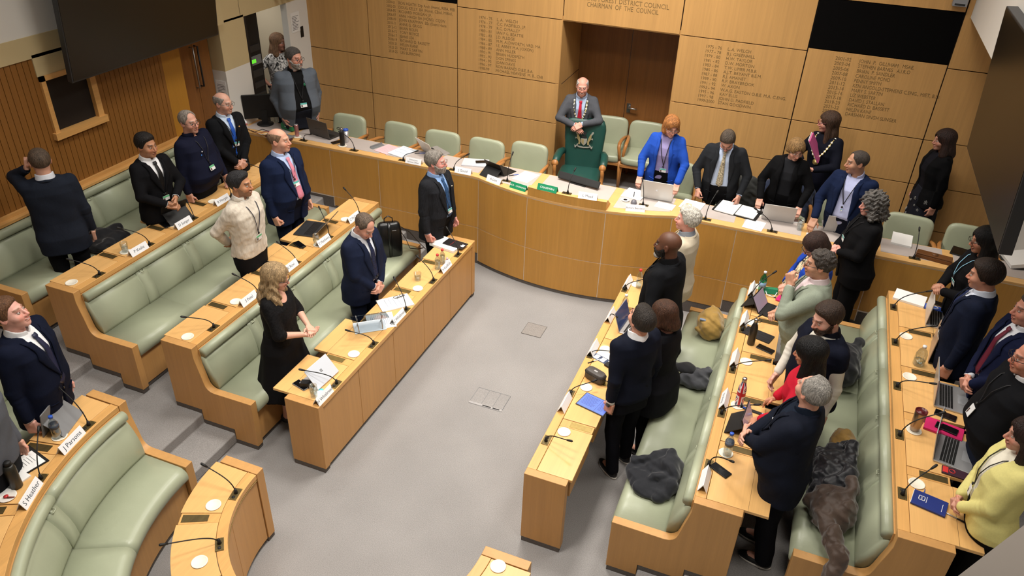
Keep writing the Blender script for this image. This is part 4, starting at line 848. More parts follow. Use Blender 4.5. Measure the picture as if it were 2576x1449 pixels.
# flag bottle
fb = empty('flag_bottle', at(1858, 1018, HT[1])+np.array([0, 0, .006]), 0, 'steel capped bottle wrapped in a red white and blue flag', 'bottle')
b_ = MB(); NV = plain('flag navy', '1c2a55', .35); RD = plain('flag red', 'c8202f', .35); WT = plain('flag white', 'f0eef0', .35)
prof = [(.031, 0), (.034, .006), (.034, .05), (.034, .10), (.034, .15), (.031, .18), (.022, .21), (.017, .235)]
N_ = 48
zz = np.linspace(0, .235, 48); rr = np.interp(zz, [z for r_, z in prof], [r_ for r_, z in prof])
for i in range(47):
    for k in range(N_):
        a0, a1 = 2*PI*k/N_, 2*PI*(k+1)/N_
        u = ((k+.5)/N_*2) % 1-.5; w_ = (i+.5)/47-.5; m_ = NV
        d1, d2 = abs(w_-u*1.0), abs(w_+u*1.0)
        if min(d1, d2) < .10: m_ = WT
        if min(d1, d2) < .045: m_ = RD
        if abs(u) < .15 or abs(w_) < .13: m_ = WT
        if abs(u) < .09 or abs(w_) < .08: m_ = RD
        vs = [(rr[i]*math.cos(a0), rr[i]*math.sin(a0), zz[i]), (rr[i]*math.cos(a1), rr[i]*math.sin(a1), zz[i]), (rr[i+1]*math.cos(a1), rr[i+1]*math.sin(a1), zz[i+1]), (rr[i+1]*math.cos(a0), rr[i+1]*math.sin(a0), zz[i+1])]
        b_.add(vs, [(0, 1, 2, 3)], m_, False)
b_.build('body', fb); b_ = MB(); b_.lathe([(.018, .232), (.018, .265), (.015, .27), (.0, .27)], STEEL, 20); b_.build('cap', fb)
# ---- papers, books and small things
def sheet(name, p, rz, w_, l_, label, col=PAPER, t=.004, lines=0, cat='papers', ink=INKBLUE, extra=None):
    e = empty(name, p, rz, label, cat); b_ = MB(); b_.box(-w_/2, w_/2, -l_/2, l_/2, 0, t, col); b_.build('sheets', e)
    if lines:
        b_ = MB(); random.seed(int(abs(p[0])*1000))
        for k in range(lines): y = l_*.4-k*l_*.8/lines; b_.box(-w_*.38, w_*(.38-.3*random.random()**2), y-.003, y, t, t+.0004, ink)
        b_.build('print', e)
    if extra: extra(e)
    return e
sheet('paper_stack', at(1125, 617, HT[0]), math.radians(80), .23, .33, 'thick stack of white papers at the dais end of the front desk', t=.028)
e = empty('folder', at(1140, 612, HT[0]+.031), math.radians(83), 'dark folder with white printed marks lying on the paper stack', 'folder'); b_ = MB(); b_.box(-.07, .07, -.16, .10, 0, .008, plain('black cover', '211d1f', .45)); b_.build('cover', e, bevel=.002); b_ = MB(); b_.box(-.03, .02, -.15, -.115, .008, .0085, WHITEP); b_.box(-.01, .0, -.11, -.10, .008, .0085, WHITEP); b_.box(-.068, .068, .0, .002, .008, .0085, RED); b_.build('print', e)
sheet('paper_stack', at(994, 763, HT[0]), math.radians(-42), .22, .33, 'open white booklet with reading glasses on it', t=.012, lines=6)
sheet('paper_stack', at(958, 808, HT[0]), math.radians(-50), .26, .26, 'printed sheets under the acrylic stand', t=.003, lines=12)
e = empty('reading_glasses', at(1003, 745, HT[0]+.016), math.radians(60), 'folded reading glasses lying on the open booklet', 'glasses'); b_ = MB()
for s in (-1, 1): b_.tube([(s*.033+.026*math.cos(t), .018*math.sin(t), .004) for t in [2*PI*k/16 for k in range(17)]], .0022, BLACK, 6)
b_.build('frame', e); b_ = MB(); b_.tube([(-.06, 0, .004), (-.05, -.03, .006), (.05, -.035, .008)], .002, BLACK, 6); b_.tube([(.06, 0, .004), (.055, -.024, .007), (-.04, -.028, .01)], .002, BLACK, 6); b_.build('temple', e)
e = empty('document_stand', at(930, 822, HT[0]), math.radians(-140), 'clear acrylic document stand with splayed legs on the front desk', 'stand')
b_ = MB(); b_.box(-.15, .15, -.09, .09, 0, .006, mat('acrylic base', 'd5dde4', .15)); b_.build('base', e, bevel=.015)
M = Matrix.Translation((0, .06, .145)) @ Matrix.Rotation(math.radians(20), 4, 'X'); b_ = MB(); b_.box(-.17, .17, -.13, .13, 0, .005, ACRYL, M); b_.build('tray', e, bevel=.012)
for s in (-1, 1): b_ = MB(); b_.tube([(s*.11, -.05, .006), (s*.12, .06, .15)], .005, STEEL, 8); b_.tube([(s*.11, .08, .006), (s*.12, -.03, .13)], .005, STEEL, 8); b_.build('leg', e)
def pen(p, rz, label, col, l_=.14, r=.0045):
    b_ = MB(); b_.tube([(0, -l_/2, r), (0, l_/2-.015, r), (0, l_/2, r)], [r, r, .0012], col, 8); b_.tube([(0, -l_/2, r), (0, -l_*.05, r)], r*1.15, BLACK, 8); tag(b_.build('pen', None, loc=p, rotz=rz), label, 'pen')
pen(at(1024, 765, HT[0]), math.radians(-38), 'black pen in front of the open booklet', BLACK); pen(at(2404, 1304, HT[2]), math.radians(70), 'black and silver pen beside the navy notebook', SILVER); pen(at(1495, 909, HT[0]), math.radians(-40), 'white pen beside the blue leaflet', WHITEP)
pen(at(1293, 441, 1.203), math.radians(-45), 'blue pen beside the folio tablet on the dais', BLUEC); pen(at(1595, 489, 1.216), math.radians(10), 'dark pen on the white pad by the blue blazered woman', INK); pen(at(1057, 386, 1.203), math.radians(-60), 'blue pen by the open silver laptop on the dais', BLUEC)
pen(at(1947, 748, HT[1]), math.radians(60), 'short dark pen between the green purse and pink notebook', BLACK, .09)
sheet('leaflet', at(1527, 902, HT[0]), math.radians(-20), .24, .17, 'open leaflet with white top and navy photo strip', t=.002, col=PAPER, extra=lambda e: (lambda b_: (b_.box(-.12, .12, -.085, -.005, .002, .0025, plain('leaflet navy', '34425f', .5)), [b_.box(-.105+k*.07, -.06+k*.07, -.075, -.012, .0025, .003, PAPER) for k in range(3)], b_.build('photo_strip', e)))(MB()))
bg = empty('wash_bag', at(1497, 954, HT[0]), math.radians(-22), 'dark monogram zipped pouch bag on the front desk', 'bag')
b_ = MB(); rings = []
for z, s in ((0, .93), (.01, 1), (.05, 1.0), (.075, .97), (.088, .88), (.09, .8)):
    rings.append([(s*.10*math.copysign(abs(math.cos(t))**.5, math.cos(t)), s*.048*math.copysign(abs(math.sin(t))**.6, math.sin(t)), z) for t in [2*PI*k/32 for k in range(32)]])
b_.loft(rings, mat('monogram canvas', '4a4440', .55, noise=((160, 160, 30), .35, 1))); b_.build('body', bg)
b_ = MB(); b_.tube([(r_[0]*1.004, r_[1]*1.004, .066) for r_ in rings[2]]+[(rings[2][0][0], rings[2][0][1], .066)], .003, BLACK, 6); b_.build('zip', bg)
b_ = MB(); b_.box(-.018, .018, -.008, .008, .09, .0915, SILVER); b_.build('badge', bg); b_ = MB(); b_.tube([(.10, 0, .05), (.13, .01, .04), (.14, .03, .005), (.11, .06, .005)], .004, BLACK); b_.build('wrist_strap', bg)
sheet('folio_case', at(1907, 843, HT[1]), math.radians(-17), .26, .14, 'flat black folio case with ribbed folds behind the black flask', col=plain('folio black', '1d1c1e', .5), t=.008, cat='case', extra=lambda e: (lambda b_: ([b_.box(-.125, .125, -.05+k*.035, -.048+k*.035, .008, .009, DGREY) for k in range(4)], b_.build('fold', e)))(MB()))
e = empty('phone_case', at(1539, 925, HT[0]), math.radians(-24), 'black folded case beside the navy photo strip', 'case'); b_ = MB(); b_.box(-.07, .07, -.03, .03, 0, .02, BLACK); b_.build('cover', e, bevel=.005)
# curved desk papers
sheet('folder', at(60, 1163, HT[1]), math.radians(-12), .26, .22, 'black folder holding a white page of handwritten notes', col=BLACK, t=.008, cat='folder', extra=lambda e: (lambda b_: (b_.box(-.06, .12, -.10, .09, .008, .009, PAPER), [b_.box(-.02, .06, .05-.02*k, .053-.02*k, .009, .0094, INK) for k in range(5)], b_.build('note_page', e)))(MB()))
sheet('folder', at(8, 1215, HT[1]), math.radians(-5), .22, .26, 'white edged black folder at the picture edge beside the dark flask', col=PAPER, t=.012, cat='folder')
b_ = MB(); b_.lathe([(.04, 0), (.056, .006), (.058, .009), (.05, .006), (.0, .004)], plain('side plate', 'f2ede4', .4), 24); pl_ = tag(b_.build('side_plate', None, loc=at(19, 1250, HT[1])), 'white side plate with a red wrapper beside the S Heather card', 'plate')
b_ = MB(); b_.lathe([(.014, .005), (.016, .012), (.0, .016)], RED, 9); tag(b_.build('wrapped_sweet', None, loc=at(16, 1251, HT[1]+.0045)), 'red wrapped sweet on the white side plate', 'sweet'); b_ = MB(); b_.tube([(-.02, -.01, 0), (.02, .012, 0)], [.006, .004], plain('brown wrapper', '7a3b30', .4), 7); tag(b_.build('sweet_wrapper', None, loc=at(27, 1251, HT[1]+.012)), 'brown twist wrapper on the white side plate', 'wrapper')
b_ = MB(); b_.tube([(.0, -.03, .004), (0, .02, .004), (.006, .03, .004), (.014, .03, .004), (.018, .022, .004)], .004, mat('striped candy', 'd9a39b', .3, noise=((1, 300, 1), .5, 1)), 8); tag(b_.build('candy_cane', None, loc=at(101, 1161, HT[1]), rotz=.6), 'small striped candy cane on the curved desk', 'sweet')
# dais papers
sheet('paper_sheet', at(975, 376, 1.203), math.radians(-14), .22, .27, 'pink printed sheet on the dais', col=PINKP, lines=8, ink=plain('rose ink', 'c78a94', .8)); sheet('paper_stack', at(1012, 383, 1.203), math.radians(-14), .23, .30, 'pale blue white papers beside the pink sheet', col=plain('pale blue paper', 'dfe8f2', .8), t=.012, lines=3)
e = empty('card_holder', at(949, 369, 1.203), math.radians(70), 'silver grey card holder lying on the dais beside the pink sheet', 'holder'); b_ = MB(); b_.prism([(-.1, -.03, 0), (-.1, .03, 0), (-.1, .02, .03), (-.1, .015, .005)], (.2, 0, 0), MGREY); b_.build('body', e)
sheet('paper_sheet', at(1323, 445, 1.203), math.radians(-12), .21, .29, 'printed white sheet behind the VICE - CHAIRMAN card', lines=9, ink=plain('violet ink', '9a8ab0', .8), t=.002)
sheet('writing_pad', at(1596, 490, 1.203), math.radians(-8), .24, .26, 'white writing pad by the blue blazered woman', t=.012); sheet('paper_sheet', at(1673, 518, 1.203), math.radians(-6), .21, .16, 'printed sheet in front of the silver laptop with round logo', lines=8, t=.002)
sheet('paper_stack', at(1741, 517, 1.203), math.radians(-8), .24, .25, 'white papers under the beige mug', t=.006); 
sheet('folder', at(1855, 530, 1.203), math.radians(-10), .50, .30, 'open black folder of white agenda pages before the man looking down', col=BLACK, t=.008, cat='folder', extra=lambda e: (lambda b_: (b_.box(-.22, .0, -.16, .15, .008, .018, PAPER), b_.box(.01, .22, -.13, .15, .008, .016, PAPER), [b_.box(-.19, -.03-.02*(k % 3), .12-.02*k, .124-.02*k, .018, .0185, INKBLUE) for k in range(11)], b_.build('agenda_page', e)))(MB()))
sheet('paper_sheet', at(1897, 566, 1.203), math.radians(-7), .21, .24, 'printed white sheet hanging to the dais edge before the white bearded side', lines=9, t=.002); e['label'] = e.get('label') or ''
bpy.data.objects[-1] if False else None
sheet('paper_stack', at(2268, 605, 1.203), math.radians(-6), .20, .28, 'white papers behind the grey curly haired woman on the dais', t=.02)
e = empty('gadget', at(1913, 537, 1.209), math.radians(-12), 'small black and white gadget in the dish on the dais', 'device'); b_ = MB(); b_.box(-.04, .04, -.025, .025, 0, .02, BLACK); b_.build('case', e, bevel=.004)
e = empty('wooden_box', at(2348, 652, 1.203), math.radians(-9), 'flat walnut box with a round knob on the dais', 'box'); b_ = MB(); b_.box(-.17, .17, -.055, .055, 0, .035, W_DARKBOX); b_.build('base', e, bevel=.003); b_ = MB(); b_.box(-.165, .165, -.05, .05, .037, .05, W_DARKBOX); ld = b_.build('lid', e, bevel=.003); b_ = MB(); b_.lathe([(.028, .05), (.03, .056), (.0, .06)], W_DARKBOX, 18); b_.build('knob', ld)
e = empty('tablet', at(2432, 640, 1.203), math.radians(-15), 'black tablet lying on the dais beyond the walnut box', 'tablet'); b_ = MB(); b_.box(-.15, .15, -.10, .10, 0, .012, BLACK); b_.build('body', e, bevel=.004); b_ = MB(); b_.box(-.14, .14, -.09, .09, .0118, .0126, BLACKG); b_.build('screen', e)
e = empty('ring_binder', at(2562, 662, 1.203), math.radians(12), 'ring binder stuffed with white sheets at the dais end', 'binder'); b_ = MB(); M = Matrix.Rotation(math.radians(-14), 4, 'Y'); b_.box(-.13, .13, -.15, .15, 0, .03, DGREY, M); b_.build('cover', e, bevel=.004); b_ = MB(); b_.box(-.12, .125, -.145, .145, .03, .07, PAPER, M); b_.build('sheets', e)
e = empty('speaker', at(727, 326, 1.203), math.radians(-12), 'small green box with white label on the dais', 'box'); e.name = 'portable_speaker'; b_ = MB(); b_.box(-.11, .11, -.045, .045, 0, .09, plain('emerald box', '1d7a4c', .5)); b_.build('case', e, bevel=.018, seg=3); b_ = MB(); b_.box(-.025, .025, -.0465, -.045, .05, .06, WHITEP); b_.build('label_strip', e)
e = empty('laptop', at(720, 341, 1.203), math.radians(-10), 'closed maroon and grey laptop under the green box', 'laptop'); b_ = MB(); b_.box(-.20, .17, -.13, .0, 0, .02, plain('maroon case', '4a2229', .4)); b_.build('base', e, bevel=.003); b_ = MB(); b_.box(-.18, .15, -.12, .06, .021, .026, MGREY); b_.build('lid', e)
e.location.y -= .06
vessel('lotion_bottle', at(617, 318, 1.203), [(.03, 0), (.032, .005), (.032, .07), (.015, .085), (.0, .086)], WHITEP, 'small white bottle with red marks at the doorway end of the dais', 'bottle', (WHITEP, [(.012, .085), (.012, .1), (.0, .102)]), None, lab(.02, .05, .0325, plain('rose label', 'c9726c', .5)))
b_ = MB(); random.seed(3)
for k in range(4): b_.tube([Vector(at(622+10*k, 325+4*k, 1.203))+Vector((0, 0, .005)), Vector(at(640+9*k, 334+3*k, 1.203))+Vector((0, 0, .01)), Vector(at(660+10*k, 326+5*k, 1.203))+Vector((0, 0, .006)), Vector(at(690+4*k, 335, 1.203))+Vector((0, 0, .006))], .0035, (BLACK, plain('red cable', '8a2a30', .5), WHITEP, BLACK)[k], 6)
tag(b_.build('cable_tangle'), 'tangle of black, red and white cables around the desktop monitor', 'cables', kind='stuff')
# bench desk small things
e = empty('purse', at(1937, 735, HT[1]), math.radians(10), 'small green purse with a white loop on the bench desk', 'purse'); b_ = MB(); b_.prism([(-.07, -.045, 0), (-.07, .045, 0), (-.07, .03, .045), (-.07, -.02, .055)], (.14, 0, 0), plain('purse green', '1f7f58', .5)); b_.build('body', e, bevel=.008); b_ = MB(); b_.tube([(-.05, -.04, .03), (-.04, -.09, .02), (.03, -.10, .01), (.06, -.04, .03)], .005, WHITEP); b_.build('loop', e)
e = empty('notebook', at(1973, 757, HT[1]), math.radians(-15), 'hot pink notebook on the bench desk beside the green purse', 'notebook'); b_ = MB(); b_.box(-.075, .075, -.05, .05, 0, .018, plain('hot pink', 'e8267c', .5)); b_.build('cover', e, bevel=.004)
b_ = MB(); b_.tube([Vector(at(1962, 750, HT[1]))+Vector((0, 0, .05)), Vector(at(1968, 775, HT[1]))+Vector((0, 0, .02)), Vector(at(1972, 795, HT[1]))+Vector((0, 0, .01))], .005, plain('burgundy strap', '7d1838', .5)); tag(b_.build('strap'), 'burgundy strap trailing across the hot pink notebook', 'strap')
e = empty('bank_cards', at(1897, 1036, HT[1]), math.radians(-8), 'narrow blue and black holder lying behind the dark tablet', 'holder'); b_ = MB(); b_.box(-.11, .11, -.015, .015, 0, .008, BLACK); b_.build('body', e, bevel=.002); b_ = MB(); b_.box(-.09, -.05, -.01, .01, .008, .009, BLUEC); b_.box(.06, .09, -.01, .01, .008, .009, plain('sky label', '7aa7e0', .5)); b_.build('label_strip', e)
# top desk small things
sheet('note_pad', at(2288, 752, HT[2]), math.radians(-12), .27, .20, 'large white spiral pad at the dais end of the top desk', t=.02)
e = empty('gift_box', at(2352, 779, HT[2]), math.radians(-10), 'flat blue box with a white ring beside the silver laptop', 'box'); b_ = MB(); b_.box(-.09, .09, -.04, .04, 0, .02, plain('royal blue', '2f55b5', .5)); b_.build('case', e, bevel=.003); b_ = MB(); b_.tube([(-.01+.03*math.cos(t), .022*math.sin(t), .021) for t in [2*PI*k/20 for k in range(21)]], .004, WHITEP, 6); b_.build('ring', e)
e = empty('notebook', at(2373, 1082, HT[2]), math.radians(-12), 'pink notebook with a black phone on it', 'notebook'); b_ = MB(); b_.box(-.13, .13, -.075, .075, 0, .02, plain('deep pink', 'cc1d62', .5)); b_.build('cover', e, bevel=.003)
phone(at(2381, 1079, HT[2]+.021), math.radians(72), 'black phone lying on the pink notebook')
e = empty('phone', at(2402, 1192, HT[2]), math.radians(-6), 'red and black ringed phone case under the laptop corner', 'phone'); b_ = MB(); b_.box(-.085, .085, -.04, .04, 0, .012, plain('claret case', '3a1d2c', .5)); b_.build('case', e, bevel=.004); b_ = MB(); b_.tube([(-.02+.018*math.cos(t), .018*math.sin(t), .013) for t in [2*PI*k/16 for k in range(17)]], .003, RED, 6); b_.box(-.08, -.045, -.03, .03, .012, .014, RED); b_.build('camera_ring', e)
e = empty('notebook', at(2337, 1268, HT[2]), math.radians(-13), 'navy blue notebook with a white square emblem and ribbon', 'notebook'); b_ = MB(); b_.box(-.105, .105, -.072, .072, .002, .016, plain('notebook navy', '1d2f78', .45)); b_.build('cover', e, bevel=.003); b_ = MB(); b_.box(-.107, -.10, -.068, .068, .003, .014, PAPER); b_.build('pages', e)
b_ = MB()
for a in ((-.07, -.03, .028, .032), (-.07, -.03, -.012, -.008), (-.07, -.066, -.012, .032), (-.034, -.03, -.012, .032), (-.022, -.019, -.02, .04), (.075, .078, -.045, .03)): b_.box(*a, .016, .0166, WHITEP)
b_.build('emblem', e); text_mesh('lettering', 'EFDC', .014, frame((-.05, .01, .0167), (0, 1, 0), (-1, 0, 0), (0, 0, 1)), WHITEP, e, 'CENTER'); b_ = MB(); b_.tube([(-.05, .072, .012), (-.045, .10, .004), (-.047, .125, .002)], .003, BLUEC, 6, flat=.3); b_.build('ribbon', e)
b_ = MB(); b_.box(-.06, .06, -.028, .028, 0, .05, BLACK); tag(b_.build('camera_case', None, loc=at(776, 972, HT[0]), rotz=.3), 'small black clasped case behind the tall water glass', 'case'); 
sheet('sticky_note', at(806, 981, HT[0]), math.radians(30), .05, .03, 'turquoise packet behind the H Whitbread card', col=plain('turquoise packet', '58c3cf', .4), t=.003, cat='packet')
# ---- bags and coats on the benches
def pile(name, loc, rz, prims, label, cat, col, h=.009, fold=(22, .012), lo=(-.4, -.4, -.02), hi=(.4, .4, .45), rough=.75, extra=None, ph=0.3, sheen=.3, clip0=0.0):
    m_ = mat('cloth '+name+col, col, rough, 0, .3, noise=((30, 30, 30), .12), bump=((120, 120, 120), .25, .003), sheen=sheen)
    def f(P):
        d = None
        for pr in prims:
            k = pr[-1]; q = ell(P, pr[1], pr[2]) if pr[0] == 'e' else rcone(P, pr[1], pr[2], pr[3], pr[4])
            d = q if d is None else smin(d, q, k)
        d = d+wob(P, fold[0], fold[1], ph)+wob(P+.3, fold[0]*2.3, fold[1]*.35, ph+1)
        return smax(d, clip0-P[:, 2], .01)
    v, q = snet(f, lo, hi, h); o = np_mesh(name, [(v, q, m_, None)]); o.location = loc; o.rotation_euler[2] = rz; tag(o, label, cat)
    if extra: extra(o)
    return o
S1, S2, S3 = HT[1]-.449, HT[2]-.449, HT[3]-.449
p = at(1650, 1190, S1+.08); pile('coat', (1.80, p[1], S1), math.radians(8), [('e', (0, 0, .03), (.21, .24, .07), .05), ('e', (.08, .1, .10), (.14, .12, .08), .05), ('c', (-.15, .1, .08), (.1, .16, .13), .035, .04, .03), ('c', (.16, -.1, .1), (.12, .14, .17), .045, .045, .03), ('c', (-.02, -.08, .09), (.14, -.02, .12), .03, .035, .02)], 'folded black overcoat on the bench seat by the front', 'coat', '16181f', fold=(20, .014), ph=.9)
p = at(1785, 812, S1+.12); pile('shoulder_bag', (1.87, p[1], S1), 0, [('e', (0, 0, .12), (.13, .17, .15), .04), ('e', (.02, -.08, .1), (.11, .1, .12), .04), ('c', (-.1, -.1, .1), (-.02, .12, .24), .02, .02, .03)], 'slouchy mustard canvas bag on the bench seat', 'bag', 'a2803f', fold=(24, .010), ph=2.1, extra=lambda o: (lambda b_: (b_.box(-.10, -.04, -.12, -.09, .20, .212, plain('denim tag', '7d8aa0', .6)), b_.build('fabric_tag', o)))(MB()))
p = at(1745, 945, S1+.08); pile('scarf_bundle', (1.86, p[1], S1), 0, [('e', (.03, 0, .05), (.15, .13, .07), .04), ('c', (-.1, -.08, .06), (.12, .05, .12), .05, .05, .03)], 'bundled dark grey scarf on the bench seat', 'scarf', '3c3d42', fold=(28, .010), ph=1.3)
pile('cap', (1.79, p[1]+.02, S1+.10), 0, [('e', (0, 0, .03), (.09, .075, .045), .02), ('e', (-.08, .0, .02), (.07, .06, .018), .02)], 'black knitted cap on the grey scarf', 'cap', '131318', h=.007, fold=(25, .004), ph=.2)
p = at(258, 605, S3+.05); pile('coat', (-4.22, p[1], S3), math.radians(10), [('e', (0, 0, .05), (.2, .24, .08), .05), ('c', (-.1, -.15, .08), (.1, .2, .12), .05, .05, .04), ('c', (.14, -.15, .08), (.18, .15, .05), .04, .05, .04)], 'black coat lying on the slatted-wall bench behind the man with raised hand', 'coat', '15161b', fold=(18, .014), ph=2.7)
p = at(2115, 1190, S2+.15); pile('puffer_jacket', (3.06, p[1], S2), 0, [('e', (0, 0, .12), (.17, .25, .15), .05), ('c', (-.1, -.22, .1), (.1, -.1, .24), .06, .05, .03), ('c', (.08, -.2, .18), (.1, .2, .26), .055, .05, .03), ('c', (-.1, .1, .18), (.06, .24, .2), .06, .05, .03)], 'black quilted jacket heaped on the top bench', 'jacket', '121319', rough=.4, fold=(30, .012), ph=.5, hi=(.4, .45, .5), lo=(-.4, -.45, -.02))
p = at(2100, 1345, S2+.12); pile('leather_jacket', (3.07, -1.80, S2), 0, [('e', (0, .06, .12), (.16, .2, .13), .05), ('c', (-.05, -.05, .16), (.06, -.36, .11), .07, .06, .03), ('c', (.06, -.36, .11), (.03, -.50, -.06), .062, .05, .03), ('c', (-.14, .1, .1), (.1, .2, .2), .06, .05, .03), ('c', (.08, .0, .2), (.1, .24, .26), .05, .04, .03)], 'brown leather jacket slung over the bench arm', 'jacket', '4b3b31', rough=.5, fold=(26, .011), ph=1.9, lo=(-.35, -.62, -.22), hi=(.35, .4, .45), clip0=-.2)
p = at(2125, 930, S2+.1); pile('jacket', (3.10, p[1], S2), 0, [('e', (0, 0, .14), (.13, .25, .18), .05), ('c', (0, -.15, .1), (.08, .2, .28), .06, .05, .03)], 'dark jacket behind the bearded man on the top bench', 'jacket', '15161b', fold=(22, .012), ph=3.1)
p = at(2135, 1035, S2+.1); pile('shoulder_bag', (3.13, -1.30+.3, S2), 0, [('e', (0, 0, .1), (.1, .14, .12), .04)], 'tan bag in shadow on the top bench behind the woman in red', 'bag', '8a6a30', fold=(24, .010), ph=2.1)
# black backpack
bp_ = empty('backpack', (-1.83, at(1008, 650, .5)[1], S1), math.radians(38), 'shiny black leather backpack standing on the bench seat', 'backpack')
BL = mat('black glossy leather', '151617', .28, 0, .6, noise=((12, 12, 12), .2), bump=((25, 25, 25), .2, .006))
b_ = MB(); rings = []
for z, w_, d_ in ((0, .95, .9), (.02, 1, 1), (.2, 1.02, 1.0), (.34, .96, .85), (.40, .86, .6), (.42, .7, .4)):
    rings.append([(w_*.145*math.copysign(abs(math.cos(t))**.45, math.cos(t)), d_*.075*math.copysign(abs(math.sin(t))**.6, math.sin(t)), z) for t in [2*PI*k/32 for k in range(32)]])
b_.loft(rings, BL); b_.build('body', bp_)
b_ = MB(); b_.tube([(-.05, .0, .40), (-.045, 0, .47), (0, 0, .50), (.045, 0, .47), (.05, 0, .40)], .010, BL, 8, flat=.6); b_.build('handle', bp_)
for x in (0, ): b_ = MB(); b_.tube([(x, -.03, .425), (x, -.07, .36), (x, -.083, .2), (x, -.08, .02)], .018, BL, 8, flat=.35); b_.build('front_strap', bp_)
b_ = MB(); b_.tube([(.12, .06, .3), (.2, .06, .15), (.24, .04, .03), (.33, .02, .02), (.40, .05, .01)], .010, BL, 8, flat=.4); b_.tube([(.1, .07, .35), (.25, .09, .22), (.34, .06, .1), (.42, .02, .01)], .010, BL, 8, flat=.4); b_.build('shoulder_strap', bp_)
b_ = MB(); b_.box(.03, .075, -.075, -.072, .34, .348, SILVER); b_.build('buckle', bp_)

fo = aty(2052, 372, 3.02)
e = empty('folder', fo, 0, 'pink folder with white sheets held by the person with long brown hair and gilt chain', 'folder')
M = Matrix.Rotation(math.radians(-12), 4, 'Z') @ Matrix.Rotation(math.radians(-28), 4, 'Y') @ Matrix.Rotation(math.radians(14), 4, 'X')
b_ = MB(); b_.box(-.012, .004, -.10, .10, -.15, .15, plain('folder pink', 'c65a8e', .5), M); b_.build('cover', e, bevel=.002); b_ = MB(); b_.box(-.016, -.012, -.095, .095, -.14, .165, PAPER, M); b_.build('sheets', e)
def drape(x, y, rz, label, col):
    return pile('draped_jacket', (x, y, 1.32), math.radians(rz), [('e', (0, 0, -.06), (.29, .075, .10), .03), ('e', (0, -.05, -.22), (.27, .06, .22), .04), ('c', (-.25, -.02, -.1), (-.24, -.06, -.42), .05, .05, .03), ('c', (.25, -.02, -.1), (.24, -.06, -.42), .05, .05, .03), ('e', (0, .07, -.25), (.27, .05, .24), .04)], label, 'jacket', col, fold=(20, .010), lo=(-.36, -.2, -.55), hi=(.36, .2, .08), clip0=-.5)
drape(1.72, 2.86, 0, 'dark olive jacket draped over the chair behind the person looking straight down', '2b2c2a')
drape(2.32, 2.97, 0, 'navy jacket draped over the chair behind the fair haired person', '1c2740')
# ================================================================== people
def cloth(col, kind='wool'):
    r_, g_, b_ = [int(col[i:i+2], 16) for i in (0, 2, 4)]
    if max(r_, g_, b_) < 90: col = '%02x%02x%02x' % tuple(int(c*.80) for c in (r_, g_, b_))
    key = 'cloth %s %s' % (kind, col)
    if key in MATS: return MATS[key]
    if kind == 'wool': return mat(key, col, .88, 0, .12, noise=((140, 140, 140), .10, 2), bump=((14, 14, 9), .35, .014))
    if kind == 'cotton': return mat(key, col, .85, 0, .15, noise=((90, 90, 90), .04, 2), bump=((16, 16, 10), .22, .01))
    if kind == 'pin': return mat(key, col, .85, 0, .12, noise=[((260, 260, 2), .35, 0), ((140, 140, 140), .08, 2)], bump=((14, 14, 9), .25, .012))
    if kind == 'knit': return mat(key, col, .9, 0, .15, noise=((40, 40, 12), .12, 2), bump=((38, 38, 14), .7, .012), sheen=.3)
    if kind == 'lace': return mat(key, col, .8, 0, .2, noise=((70, 70, 70), .8, 1), bump=((60, 60, 60), .5, .006))
    if kind == 'print': return mat(key, col, .8, 0, .2, noise=[((24, 24, 16), .95, 0, 2.0)], bump=((14, 14, 9), .2, .01))
    if kind == 'stars':
        return mat(key, col, .8, 0, .2, noise=[((30, 30, 30), .3, 1)])
SKIN = mat('skin', 'c99078', .5, 0, .4, noise=((60, 60, 60), .05, 2), attr='Col', bump=((150, 150, 150), .08, .002))
EYE = mat('eye', 'ffffff', .15, attr='Col')
def hairmat(col): return mat('hair '+col, col, .55, 0, .35, noise=[((150, 150, 22), .65, 3, .8), ((34, 34, 12), .3, 2)], bump=((170, 170, 24), .9, .010))
def interp(xs, ys): return lambda z: np.interp(z, xs, ys)
ZP = [.72, .80, .90, .98, 1.05, 1.15, 1.25, 1.35, 1.42, 1.46, 1.50]
PROF = {'m': ([.160, .168, .178, .172, .164, .168, .182, .192, .172, .112, .070], [.105, .112, .124, .120, .114, .118, .124, .124, .098, .076, .060], [-.01, -.01, -.012, -.002, .004, .006, .008, .004, -.008, -.014, -.016]),
        'f': ([.160, .170, .184, .168, .142, .146, .158, .166, .146, .098, .060], [.110, .118, .126, .112, .099, .106, .124, .112, .086, .068, .054], [-.01, -.012, -.015, -.003, .002, .006, .016, .010, -.006, -.012, -.016])}
def rot(pitch=0, roll=0, yaw=0):
    """pitch: nod forward (+), roll: tilt to own right (+), yaw: turn to own left (+); degrees"""
    p, r_, y = map(math.radians, (pitch, roll, yaw))
    Rx = np.array([[1, 0, 0], [0, math.cos(p), math.sin(p)], [0, -math.sin(p), math.cos(p)]])
    Ry = np.array([[math.cos(r_), 0, math.sin(r_)], [0, 1, 0], [-math.sin(r_), 0, math.cos(r_)]])
    Rz = np.array([[math.cos(y), -math.sin(y), 0], [math.sin(y), math.cos(y), 0], [0, 0, 1]])
    return Rz @ Ry @ Rx
N_ = lambda v: np.array(v, float)/np.linalg.norm(v)
